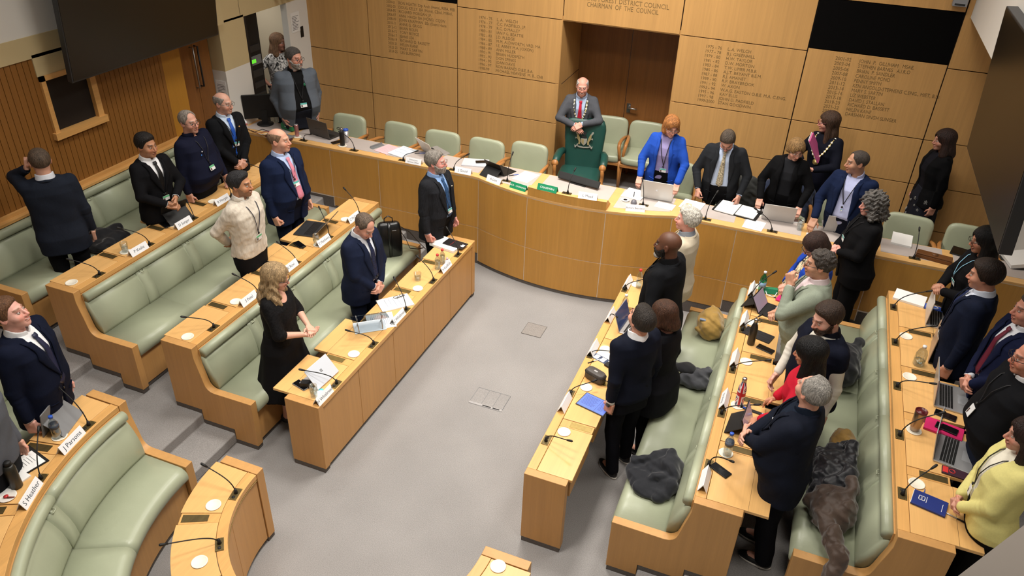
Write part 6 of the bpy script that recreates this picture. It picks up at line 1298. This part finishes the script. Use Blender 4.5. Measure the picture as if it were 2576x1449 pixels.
            b_.lathe([(.0, 0), (.012, 0), (.012, .006), (.0, .006)], BLACK, 12, M=M @ Matrix.Translation((0, ch/2+.025, 0))); mesh('badge', b_, ly)
        elif k == 'chain':
            b_ = MB(); gm = mat('gilt', 'd9c27a', .3, .8); zc = o_.get('z', 1.18); wch = o_.get('w', .085)
            for side in (1, -1):
                for i, t in enumerate(np.linspace(0, 1, 23)):
                    z = 1.46*(1-t)+zc*t; x_ = side*(wch*(1-t**2.2)+.004); p_ = surf(x_, z, offj if (Vpts is None or abs(x_) > float(wv(z, Vpts))) else .016, .012); M = Matrix.Translation(V3(p_)) @ Matrix.Rotation(PI/2, 4, 'X')
                    b_.lathe([(.0, -.003), (.009 if i % 3 else .015, -.002), (.008 if i % 3 else .013, .003), (.0, .004)], gm if i % 3 else plain('chain white', 'ece6d6', .35), 10, M=M)
            ch = mesh('chain', b_); b_ = MB(); p_ = surf(0, zc-.045, max(offj, .016), .014); M = Matrix.Translation(V3(p_)) @ Matrix.Rotation(PI/2, 4, 'X'); R_ = o_.get('r', .04); b_.lathe([(.0, 0), (R_, 0), (R_, .006), (R_*.75, .008), (R_*.72, .004), (.0, .007)], gm, 24, M=M); b_.lathe([(R_*.5, .008), (R_*.3, .011), (.0, .012)], o_.get('core', plain('medal dark', '4a4334', .4)), 10, M=M); mesh('medallion', b_, ch)
        elif k == 'pin':
            b_ = MB(); p_ = surf(o_.get('x', -.085), o_.get('z', 1.36), offj, .014); b_.lathe([(.0, 0), (.009, 0), (.009, .004), (.0, .006)], plain('pin '+c_, c_, .3, .3), 12, M=Matrix.Translation(V3(p_)) @ Matrix.Rotation(-PI/2, 4, 'X')); mesh('lapel_pin', b_)
        elif k == 'emblem':
            b_ = MB(); M = frame(surf(o_['x'], o_['z'], o_.get('off', .017), .006), N_(RL @ np.array([-1, 0, 0])), N_(RL @ np.array([0, 0, 1])), N_(RL @ np.array([0, 1, 0]))); b_.lathe([(.0, 0), (.025, 0), (.025, .002), (.0, .002)], plain('emblem '+c_, c_, .5), 16, M=M); b_.lathe([(.0, 0.002), (.016, .002), (.013, .0035), (.0, .0035)], BLACK, 12, M=M); b_.box(-.012, .012, -.004, .004, .002, .004, plain('emblem '+c_, c_, .5), M); mesh('emblem', b_)
        elif k == 'watch':
            S_, E_, W_ = LA[o_.get('side', -1)][:3]; u = N_(W_-E_); b_ = MB(); b_.tube([W_-u*.012, W_+u*.012], [.0325, .0315], plain('strap '+c_, c_, .5), 16)
            pn = -LA[o_.get('side', -1)][4]; b_.lathe([(.0, 0), (.021, 0), (.021, .010), (.0, .011)], o_.get('face', BLACKG), 16, M=frame(W_+pn*.028, N_(np.cross(u, pn)), u, pn)); mesh('watch', b_)
        elif k == 'custom': it[1](body, locals())
    return body
def stars(body, L):
    """pale star outlines printed on the dress"""
    s, fa, fb = L['s'], L['fa'], L['fb']; b_ = MB(); random.seed(4); m_ = plain('star print', 'a9a7a2', .7)
    for i in range(46):
        an = random.uniform(0, 2*PI); z = random.uniform(.36, .92); a = float(fa(max(z, .8)))+.018+(1-z)*.04+.004; b = float(fb(max(z, .8)))+.02+(1-z)*.04+.004
        c = Vector((a*math.cos(an), b*math.sin(an), z)); n = Vector((math.cos(an)/a, math.sin(an)/b, 0)).normalized(); ex = Vector((0, 0, 1)).cross(n); r = random.uniform(.014, .026)
        c += n*.006; pts = [c+ex*(r*(1 if k % 2 == 0 else .45)*math.sin(k*PI/5))+Vector((0, 0, r*(1 if k % 2 == 0 else .45)*math.cos(k*PI/5))) for k in range(10)]
        b_.tube(pts+[pts[0]], .0022, m_, 4)
    b_.v = [(x*s, y*s, z*s) for x, y, z in b_.v]; b_.build('star_print', body)
def knit_motif(body, L):
    s, surf = L['s'], L['surf']; b_ = MB(); m_ = plain('motif gold', '9a6a3a', .8); w_ = plain('motif cream', 'e6c9bd', .8)
    for sg in (1, -1):
        c = surf(sg*.09, 1.06, .018, .006); b_.lathe([(.0, 0), (.028, 0), (.026, .003), (.0, .004)], m_, 14, M=Matrix.Translation(V3(c)) @ Matrix.Rotation(-PI/2, 4, 'X'))
    for i in range(22):
        x = -.165+.015*i
        for z in (.90, .925): c = surf(x, z+(.006 if i % 2 else 0), .018, .006); b_.lathe([(.0, 0), (.005, 0), (.004, .002), (.0, .003)], w_, 6, M=Matrix.Translation(V3(c)) @ Matrix.Rotation(-PI/2, 4, 'X'))
    b_.v = [(x*s, y*s, z*s) for x, y, z in b_.v]; b_.build('knit_pattern', body)
def suit(c, tie=None, shirt='e8ebf2', tr=None, tiek=None, **k):
    o = [('shirt', shirt, dict(cuffs=1, open=0 if tie else 1)), ('trousers', tr or c), ('shoes', '0e0d0d')]
    if tie: o.append(('tie', tie, tiek or {}))
    o.append(('jacket', c, k)); return o
LAN = lambda c='15151c', **k: ('lanyard', c, k)
DEN = '23262e'
raised = ((.125, .09, 1.55), (.7, .15, -1), (-.15, .05, .95), (-1, 0, .1), 60)
if PEOPLE_ON:
    # --- benches below the slatted wall
    person((92, 377), .46, 1.76, 142, 'person seen from behind in dark navy jacket raising a hand to the ear', wf=1.06, belly=.04, skin='cf9d86', head=(0, 0, 8), arms=('side', raised), hair=('short', '5f4f41', dict(t=.008)), outfit=suit('272e3b', None, 'd9dde6', '17181c', open=.06))
    person((360, 338), .46, 1.66, -8, 'person in black suit and black tie fidgeting with both hands at the waist', skin='b98565', head=(4, 0, 8), arms=(((.06, .235, 1.02), (1, -.4, -.2), (-.6, .6, -.2), (-.3, -.3, -.8), 45), ((.05, .245, 1.07), (1, -.4, -.2), (-.6, .5, -.5), (-.6, -.4, 0), 50)), hair=('short', '1c1715', dict(t=.014)), brow='1c1512', outfit=suit('17171b', '0b0b0d', 'f0f0f2', hem=.79)+[LAN(z=1.06, head=plain('badge green', '6bbf8a', .4))])
    person((465, 280), .46, 1.69, 5, 'heavy person in glasses and navy zipped fleece with a badge', wf=1.14, belly=.10, skin='d59f8a', head=(0, 4, -12), arms=('side', ((.24, .16, .92), (.8, -.6, 0), (-.1, .3, -1), (-1, 0, 0), 30)), hair=('short', '9a8f84', dict(t=.007, rec=.03)), glasses='2a1f1d', brow='8d8075', outfit=[('trousers', '15161b'), ('shoes', '0e0d0d'), ('sweater', '191d36', dict(collarstand=1, hem=.86, off=.022)), LAN('1a1a22', z=1.14, x=.05, head=plain('badge green', '6bbf8a', .4)), ('pin', '3f7fd0', dict(x=.11, z=1.30)), ('pin', 'e8e8ee', dict(x=.09, z=1.335))])
    person((555, 234), .46, 1.69, -18, 'slim bald person in black suit and bright blue tie with clasped hands', skin='d8a48e', head=(4, 0, 22), arms=('clasp', 'clasp'), hair=('fringe', '9c9288', dict(t=.006, back=-.04)), glasses='7a746c', brow='8d8075', smile=1, outfit=suit('1b1c20', '1d55b8', 'ccdcf0', tiek=dict(amt=.05))+[LAN(z=1.16, x=-.01), ('pin', 'd8a860', {})])
    person((595, 434), .23, 1.74, 2, 'person in cream cable knit jumper standing with hands behind the back', skin='c08a66', head=(0, 0, 10), arms=('back', 'back'), hair=('quiff', '2b2a2c', dict(t=.013)), beard=('3a302a', .45), brow='2a211c', smile=1, outfit=[('shirt', 'f0ece4', dict(open=1)), ('trousers', '1a1a1e'), ('shoes', '0e0d0d'), ('sweater', 'd8cdbd', dict(kind='knit', collarstand=1, hem=.90, off=.02)), LAN('20243a', z=1.10, x=.03, head=plain('badge green', '6bbf8a', .4))])
    person((693, 325), .23, 1.80, -8, 'broad bald person in navy suit and pink tie with fists at the sides', wf=1.15, belly=.08, skin='dba58c', head=(-2, 0, 22), arms=('fist', 'fist'), hair=('fringe', '8a6f58', dict(t=.005, back=-.03)), brow='a0846a', outfit=suit('1d2a4c', 'e08ba0', 'b9cbee', tiek=dict(amt=.12), open=.055, tr='171d33')+[LAN('101018', z=1.20, x=.02)])
    person((1090, 382), 0, 1.76, -10, 'bearded person in glasses and charcoal pinstripe suit beside the curved dais', wf=1.06, belly=.05, skin='d8978a', head=(-3, 0, 22), arms=('fist', 'fist'), hair=('short', '8a837b', dict(t=.012)), beard=('b5aca2', .9), glasses='8a6a60', brow='9a8e84', smile=1, outfit=suit('2b2c31', '2b4f7a', '8fb0e0', kind='pin', open=.05, tr='17171a', tiek=dict(pat=(160, 20, 160), amt=.6))+[LAN(z=1.10, x=.01), ('pin', 'e8e0c8', {})])
    person((925, 547), 0, 1.70, -10, 'person in navy suit looking down with clasped hands beside the black backpack', wf=1.08, belly=.05, skin='d59c86', head=(34, 0, -4), lean=(3, 0, 0), arms=('clasp', 'clasp'), hair=('short', '6b5b4e', dict(t=.006, rec=.05)), brow='7a675a', outfit=suit('222b47', '20294a', tiek=dict(pat=(130, 130, 130), amt=.9), tr='1b2238', open=.035)+[('lanyard', '15151a', dict(z=1.05, size=(.004, .004)))])
    person((692, 668), 0, 1.66, 14, 'person with long wavy blonde hair in a black dress with lace sleeves', 'f', wf=1.08, belly=.03, skin='e0ab94', head=(14, 0, 8), arms=(((.05, .27, 1.06), (1, -.5, -.5), (-.5, .75, .1), (-.2, .2, .9), 25), ((.03, .28, 1.09), (1, -.5, -.5), (-.75, .5, .1), (-.3, -.2, -.9), 30)), bare=True, glasses='40302c', smile=1, hair=('long', 'ab8f69', dict(t=.022, len=.19, w=.02, wave=.007)), outfit=[('top', '131214', dict(kind='lace', upto='elbow', hem=.88, scoop=.10, sr=.008, off=.012)), ('skirt', '141316', dict(top=1.06, hem=.40, flare=.22)), ('shoes', '2a2624')])
    person((-8, 757), .23, 1.76, 22, 'young person in dark navy suit and polka dot tie looking up', wf=1.10, belly=.04, skin='e0a898', head=(-16, 0, 4), arms=('side', 'side'), hair=('short', '6b4a32', dict(t=.012)), smile=1, brow='7a583e', outfit=suit('161c33', '171d3d', 'f3f3f4', zb=1.10, tiek=dict(mat=mat('polka tie', '1a2040', .5, noise=((150, 150, 150), .3, 0)))))
    person((-138, 915), .23, 1.74, 20, 'person in grey jumper cut off by the frame beside the curved desk', wf=1.1, skin='d9a28c', arms=('side', 'side'), hair=('short', '5a4a3c', {}), outfit=[('trousers', '1a1b20'), ('shoes', '0e0d0d'), ('sweater', '5b5e66', dict(off=.02, hem=.88))])
    # --- behind the dais
    person((695, 85), .46, 1.66, -25, 'person with long hair in a grey and white patterned blouse standing in the side doorway', 'f', wf=1.1, skin='b5806c', head=(2, 0, 30), arms=('hip', 'hip'), bare=True, hair=('long', '86654a', dict(t=.018, len=.14, w=.01)), outfit=[('top', 'bcbab8', dict(kind='print', hem=.84, upto='elbow', off=.018)), ('trousers', '121215'), ('shoes', '0e0d0d'), ('watch', '1a1a1a', dict(side=1))])
    person((735, 122), .46, 1.80, -38, 'heavy bearded person in glasses, black polo and grey hooded jacket with hands in pockets', wf=1.18, belly=.10, skin='cf9680', head=(2, 0, 28), arms=('pocket', 'pocket'), hair=('short', '55504d', dict(t=.010)), beard=('b9b4ae', .85), glasses='241c1c', smile=1, outfit=[('shirt', '141416', dict(hem=.90, open=1)), ('trousers', '2a2e3a'), ('shoes', '0e0d0d'), ('hoodie', '5d646e', dict(open=.10, hem=.80, off=.026)), LAN('141418', z=1.10), ('emblem', '2f9a68', dict(x=-.075, z=1.33, off=.008))])
    person((1467, 196), .46, 1.62, -78, 'bald laughing person in grey suit, red tie and civic chain leaning on the green chair', wf=1.0, belly=.05, skin='e0a08c', head=(6, 0, 4), lean=(16, 0, 0), arms=(((.05, .335, 1.09), (1, -.1, -.2), (-.75, .4, -.5), (-.1, -.75, -.5), 25), ((.04, .355, 1.12), (1, -.1, -.2), (-.8, .45, -.4), (-.1, -.75, -.6), 25)), hair=('fringe', 'cfc8c2', dict(t=.005, back=-.05)), glasses='6a5f58', smile=2, brow='c0b0a4', outfit=suit('54565c', 'c22038', 'bcd0ee', open=.06, tiek=dict(amt=.05, pat=(30, 30, 30)))+[('chain', '', dict(z=1.15, r=.028))])
    person((1695, 297), .46, 1.62, -92, 'person with auburn bob in royal blue blazer and lilac top at the dais', 'f', wf=1.12, belly=.03, skin='dfa792', head=(26, 0, 32), lean=(6, 0, 0), arms=('table', 'table'), glasses='5a4a44', smile=1, hair=('bob', 'b0733e', dict(t=.016, len=.04, end=.04)), outfit=[('shirt', '9d93c4', dict(hem=.90, collar=0)), ('trousers', '131316'), ('shoes', '0e0d0d'), ('jacket', '2650b5', dict(open=.085, hem=.80, lapel=1, lw=.7)), LAN('14141c', z=1.06, x=-.02)])
    person((1832, 340), .46, 1.62, -88, 'person in open charcoal suit and paisley tie looking straight down at the dais', wf=1.08, belly=.05, skin='d29a85', head=(46, 0, 0), lean=(8, 0, 0), arms=(((.24, .22, .93), (.8, -.6, 0), (-.1, .4, -.9), (-.8, -.5, 0), 50), ((.26, .20, .92), (.8, -.6, 0), (-.1, .3, -.9), (-.9, -.4, 0), 25)), hair=('short', '54483d', dict(t=.010)), glasses='2a2422', outfit=suit('2f3136', 'b3a78c', 'c3d3ee', tr='1d1d21', open=.10, tiek=dict(pat=(90, 90, 90), amt=.7)))
    person((2010, 355), .46, 1.58, -96, 'person with short fair hair in open black blazer bending forward', 'f', wf=1.12, belly=.03, skin='dba48e', head=(22, 0, 30), lean=(10, 0, 0), arms=('table', 'table'), glasses='6a5a52', hair=('bob', '97754a', dict(t=.018, len=-.02, end=.045, fh=.078)), outfit=[('shirt', '2c2e33', dict(hem=.92, collar=0)), ('trousers', '111114'), ('shoes', '0e0d0d'), ('jacket', '131316', dict(open=.075, hem=.78))])
    person((2092, 283), .46, 1.68, -118, 'person with long brown hair in dark dress and gilt civic chain holding a pink folder', 'f', wf=1.05, skin='d39c88', head=(8, 0, -52), arms=(((.10, .26, 1.12), (1, -.3, -.6), (-.4, .8, .3), (-.3, .1, .9), 45), ((.05, .27, 1.10), (1, -.3, -.6), (-.7, .6, .2), (-.3, .2, .9), 45)), glasses='7a2a3a', hair=('long', '4a3528', dict(t=.020, len=.20, w=.0)), outfit=[('dress', '121424', dict(hem=.84, off=.014)), ('skirt', '131527', dict(hem=.35, flare=.05)), ('shoes', '0e0d0d'), ('chain', '', dict(z=1.20, w=.11, r=.038))])
    person((2165, 382), .46, 1.68, -112, 'person in open navy jacket and pale shirt at the dais turned in profile', wf=1.08, belly=.06, skin='c08f74', head=(6, 0, -50), lean=(8, 0, 0), arms=('table', 'side'), hair=('short', '4b423c', dict(t=.007, rec=.02)), outfit=[('shirt', 'c3c9ee', dict(hem=.86, open=1)), ('trousers', '161c30'), ('shoes', '0e0d0d'), ('jacket', '1d2b4f', dict(open=.085)), LAN('15151c', z=1.14, size=(.02, .02))])
    person((2385, 328), .46, 1.66, 200, 'person with long dark hair in black jacket and star patterned dress by the back wall', 'f', wf=1.05, skin='b98672', head=(6, 0, -6), arms=('side', 'side'), smile=1, hair=('long', '2f1d18', dict(t=.020, len=.13, w=.01)), outfit=[('dress', '191a22', dict(hem=.84, off=.012)), ('skirt', '23252f', dict(hem=.32, flare=.04)), ('custom', lambda body, L: stars(body, L)), ('shoes', '0e0d0d'), ('jacket', '0f0f12', dict(open=.06, hem=.82, lapel=0))])
    # --- benches on the other side
    person((1740, 527), 0, 1.72, 174, 'person with white swept back hair in cream linen jacket', wf=1.04, skin='e0a090', head=(-2, 0, 6), arms=('side', 'side'), smile=1, hair=('quiff', 'd6d0c4', dict(t=.022, curl=.002)), brow='c9bdae', outfit=[('shirt', '8f959f', dict(cuffs=1)), ('trousers', '5a4c3c'), ('shoes', '2a1d15'), ('jacket', 'cfc3ac', dict(kind='cotton', hem=.76))])
    person((1690, 586), 0, 1.84, 168, 'tall bald person with greying beard in black suit', wf=1.14, belly=.05, skin='5f3d2c', head=(2, 0, 4), lean=(3, 0, 0), arms=('side', ((.20, .14, .98), (1, -.7, 0), (-.4, .5, -.6), (-1, 0, 0), 40)), beard=('14110f', .9, 'b9b4ae'), brow='14100e', lips='4a2622', outfit=suit('17181c', None, '121215', '121215'))
    person((1672, 760), 0, 1.62, 160, 'person with brown bob seen from behind in long black coat', 'f', wf=1.10, skin='d8a28c', head=(14, 0, 10), arms=('side', 'side'), hair=('bob', '4a2f20', dict(t=.018, len=.05, end=.045, w=.003)), outfit=[('trousers', '111114'), ('shoes', '0e0d0d'), ('top', '14151b', dict(hem=.62, off=.022, flare=.2))])
    person((1629, 786), 0, 1.74, 140, 'young person in navy jumper with white collar and cuffs wearing an orange strapped watch', wf=1.0, skin='dba088', head=(-20, 0, 2), arms=('side', ((.215, -.05, .87), (.4, -1, 0), (.0, .15, -1), (-.9, .3, 0), 16)), hair=('quiff', '2f2823', dict(t=.014)), outfit=[('shirt', 'f4f4f6', dict(cuffs=1)), ('trousers', '14151c'), ('shoes', '0d0d0e', dict(sole='d8d4cc')), ('sweater', '151a2b', dict(hem=.86, stop=.06, off=.016)), ('watch', 'd8562a', dict(side=-1, face=plain('watch face', '3a3530', .3)))], stride=.05)
    person((2205, 488), .23, 1.68, 192, 'person with curly grey hair in black jacket and trousers near the dais', 'f', wf=1.28, belly=.06, skin='dea292', head=(6, 0, 0), arms=('clasphigh', 'clasphigh'), hair=('bob', '6d6965', dict(t=.030, len=.07, end=.05, w=.016, curl=.011)), outfit=[('shirt', '121214', dict(hem=.9, collar=0)), ('trousers', '121214', dict(r=.02)), ('shoes', '0e0d0d'), ('jacket', '131316', dict(hem=.74, lapel=0, zb=1.2)), LAN('15151a', z=1.20, x=.03)])
    person((2044, 592), .23, 1.62, 196, 'person in glasses with dark cropped hair wearing a blue shawl over leopard print', 'f', wf=1.25, belly=.03, skin='cf9682', head=(34, 0, 6), arms=('clasphigh', 'clasphigh'), glasses='201a1a', hair=('bob', '3d2a24', dict(t=.020, len=-.01, end=.045, fh=.078)), outfit=[('top', 'd6c6a6', dict(kind='print', hem=.8, off=.014)), ('trousers', '15151a'), ('shoes', '0e0d0d'), ('cardigan', '2146b0', dict(open=.12, hem=.62, off=.032, sr=.020))])
    person((2075, 635), .23, 1.75, 182, 'person in sage grey jacket and glasses holding a hand to the chin', wf=1.14, belly=.08, skin='cf9a7e', head=(3, 0, 0), arms=('clasphigh', ((.085, .20, 1.43), (.9, .1, -1), (-.35, .25, .8), (-.6, -.6, 0), 55)), hair=('short', '4b443f', dict(t=.012, curl=.005)), glasses='2a2320', outfit=suit('8c9484', None, 'e6d3d6', '1b1b20', zb=1.14))
    person((2085, 768), .23, 1.74, 212, 'bearded person in navy varsity jacket with cream sleeves', wf=1.10, belly=.04, skin='d9a591', head=(18, 0, 2), arms=(((.23, .17, .92), (.9, -.5, 0), (-.1, .5, -.8), (-.8, -.5, 0), 35), 'side'), hair=('short', '3c2c22', dict(t=.016)), beard=('3f2c20', .85), brow='3a2a20', outfit=[('shirt', '1a1c28', dict(open=1)), ('trousers', '14151a'), ('shoes', '0e0d0d'), ('sweater', 'e2dccf', dict(hem=.9, off=.012, sr=.004)), ('jacket', '171b2c', dict(upto='cap', off=.026, hem=.86, lapel=0, zb=1.2))])
    person((2045, 855), .23, 1.62, 172, 'person with very long black hair in a red patterned jumper', 'f', wf=1.0, skin='c58a6c', head=(12, 0, 0), arms=(((.20, .20, .95), (.9, -.5, 0), (-.1, .7, -.6), (-.3, -.5, -.8), 25), ((.19, .24, .97), (.9, -.5, 0), (-.1, .7, -.6), (-.3, -.5, -.8), 25)), hair=('long', '0d0c0e', dict(t=.024, len=.30, w=.02, h=.006)), outfit=[('sweater', 'c41f34', dict(hem=.84, off=.018)), ('custom', lambda body, L: knit_motif(body, L)), ('trousers', '121216'), ('shoes', '0e0d0d')])
    person((2066, 963), .23, 1.72, 168, 'stout person with grey receding hair in navy blazer with folded arms', wf=1.14, belly=.10, skin='d8a08a', head=(-14, 0, -32), arms=(((-.03, .30, 1.10), (1, .1, -.5), (-.9, .3, .1), (-.3, -.9, 0), 30), ((.02, .33, 1.06), (1, .1, -.5), (-.9, .2, -.1), (-.3, -.9, 0), 40)), hair=('short', '9b968f', dict(t=.010, rec=.055)), brow='a09488', outfit=[('shirt', '1f2a3c', dict(hem=.9, open=1)), ('trousers', '14151b', dict(r=.01)), ('shoes', '0d0d0e', dict(sole='d8d4cc')), ('jacket', '1c2130', dict(hem=.72, zb=1.16)), ('pin', 'f0f0f0', {})], stride=.04)
    person((2490, 575), .46, 1.66, 190, 'person with long straight black hair in black cardigan and pale blue lanyard', 'f', wf=1.08, skin='b98268', head=(10, 0, 0), arms=('clasphigh', 'clasphigh'), glasses='1c1818', hair=('long', '0c0b0d', dict(t=.022, len=.22, w=.01)), outfit=[('top', '101013', dict(hem=.8, off=.014)), ('trousers', '101013'), ('shoes', '0e0d0d'), ('cardigan', '111115', dict(open=.05, hem=.74, off=.024)), LAN('8fc4e0', z=1.16, x=.02)])
    person((2490, 660), .46, 1.71, 166, 'person with thick dark hair in navy suit and tie behind the silver laptops', wf=1.06, belly=.03, skin='c98f76', head=(10, 0, -2), arms=('side', 'side'), hair=('short', '2a1d16', dict(t=.024)), outfit=suit('1a2138', '1d2b55', 'dfe6f4', open=.04)+[LAN(z=.98, size=(.07, .10), head=WHITEP)])
    person((2614, 745), .46, 1.75, 190, 'person in navy suit and maroon tie with clasped hands at the picture edge', wf=1.1, belly=.04, skin='d39680', head=(4, 0, 0), arms=('clasp', 'clasp'), hair=('short', '5a5048', dict(t=.010)), outfit=suit('1c2445', '6a1f33', 'e8ebf2', open=.04))
    person((2618, 866), .46, 1.75, 186, 'person in glasses, black jumper and white collar with a badge at the picture edge', wf=1.2, belly=.08, skin='cf8f78', head=(4, 0, 0), arms=('side', 'side'), glasses='191414', hair=('fringe', '4a3c32', dict(t=.006)), outfit=[('shirt', 'f0f0f2', {}), ('trousers', '1a2138'), ('shoes', '0e0d0d'), ('sweater', '121318', dict(hem=.84, off=.018)), LAN('15151a', z=1.14, x=.0, size=(.06, .085), head=WHITEP)])
    person((2606, 1062), .46, 1.62, 180, 'person in pale yellow cardigan with badge and long dark hair at the picture edge', 'f', wf=1.2, belly=.04, skin='cf9680', head=(6, 0, 0), arms=('clasp', 'clasp'), hair=('long', '2a1a16', dict(t=.02, len=.16)), outfit=[('shirt', 'efe9d6', dict(hem=.9, collar=0)), ('trousers', '161616'), ('shoes', '0e0d0d'), ('cardigan', 'e3d98c', dict(open=.03, hem=.84, off=.02)), LAN('1a1a1a', z=1.08, x=.0, size=(.05, .07), head=WHITEP)])
# ================================================================== light
def area(name, x, y, z, sx, sy, power, col, tx=None, spread=None):
    l = bpy.data.lights.new(name, 'AREA'); l.shape = 'RECTANGLE'; l.size = sx; l.size_y = sy; l.energy = power; l.color = col
    o = bpy.data.objects.new(name, l); COL.objects.link(o); o.location = (x, y, z)
    d = Vector(tx)-Vector((x, y, z)) if tx else Vector((0, 0, -1)); o.rotation_euler = d.to_track_quat('-Z', 'Y').to_euler()
    if spread: l.spread = math.radians(spread)
    return o
WARM = (1, .945, .87)
for x in (-2.3, 0.2, 2.7):
    for y in (-3.4, -.6, 1.6):
        area('ceiling_light', x, y, 5.6, .9, .9, 80 if abs(x) < 1 else 30, WARM, spread=125)
area('wall_washer', .0, 1.9, 5.3, 3.2, .5, 40, WARM, (0, 3.4, 1.8), 120)
w = bpy.data.worlds.new('world'); SC.world = w; w.use_nodes = True
w.node_tree.nodes['Background'].inputs[0].default_value = (1, .93, .86, 1); w.node_tree.nodes['Background'].inputs[1].default_value = .17
SC.view_settings.view_transform = 'Standard'; SC.view_settings.look = 'None'; SC.view_settings.exposure = 0
SC.cycles.use_denoising = True
SC.cycles.adaptive_threshold = .05; SC.cycles.adaptive_min_samples = 12; SC.cycles.max_bounces = 5; SC.cycles.diffuse_bounces = 2; SC.cycles.glossy_bounces = 2; SC.cycles.transmission_bounces = 5; SC.cycles.transparent_max_bounces = 8

area('side_room_fill', -5.55, 2.9, 2.68, .5, .5, 7, WARM)  # unseen lamp, added to brighten the side room behind the doorway
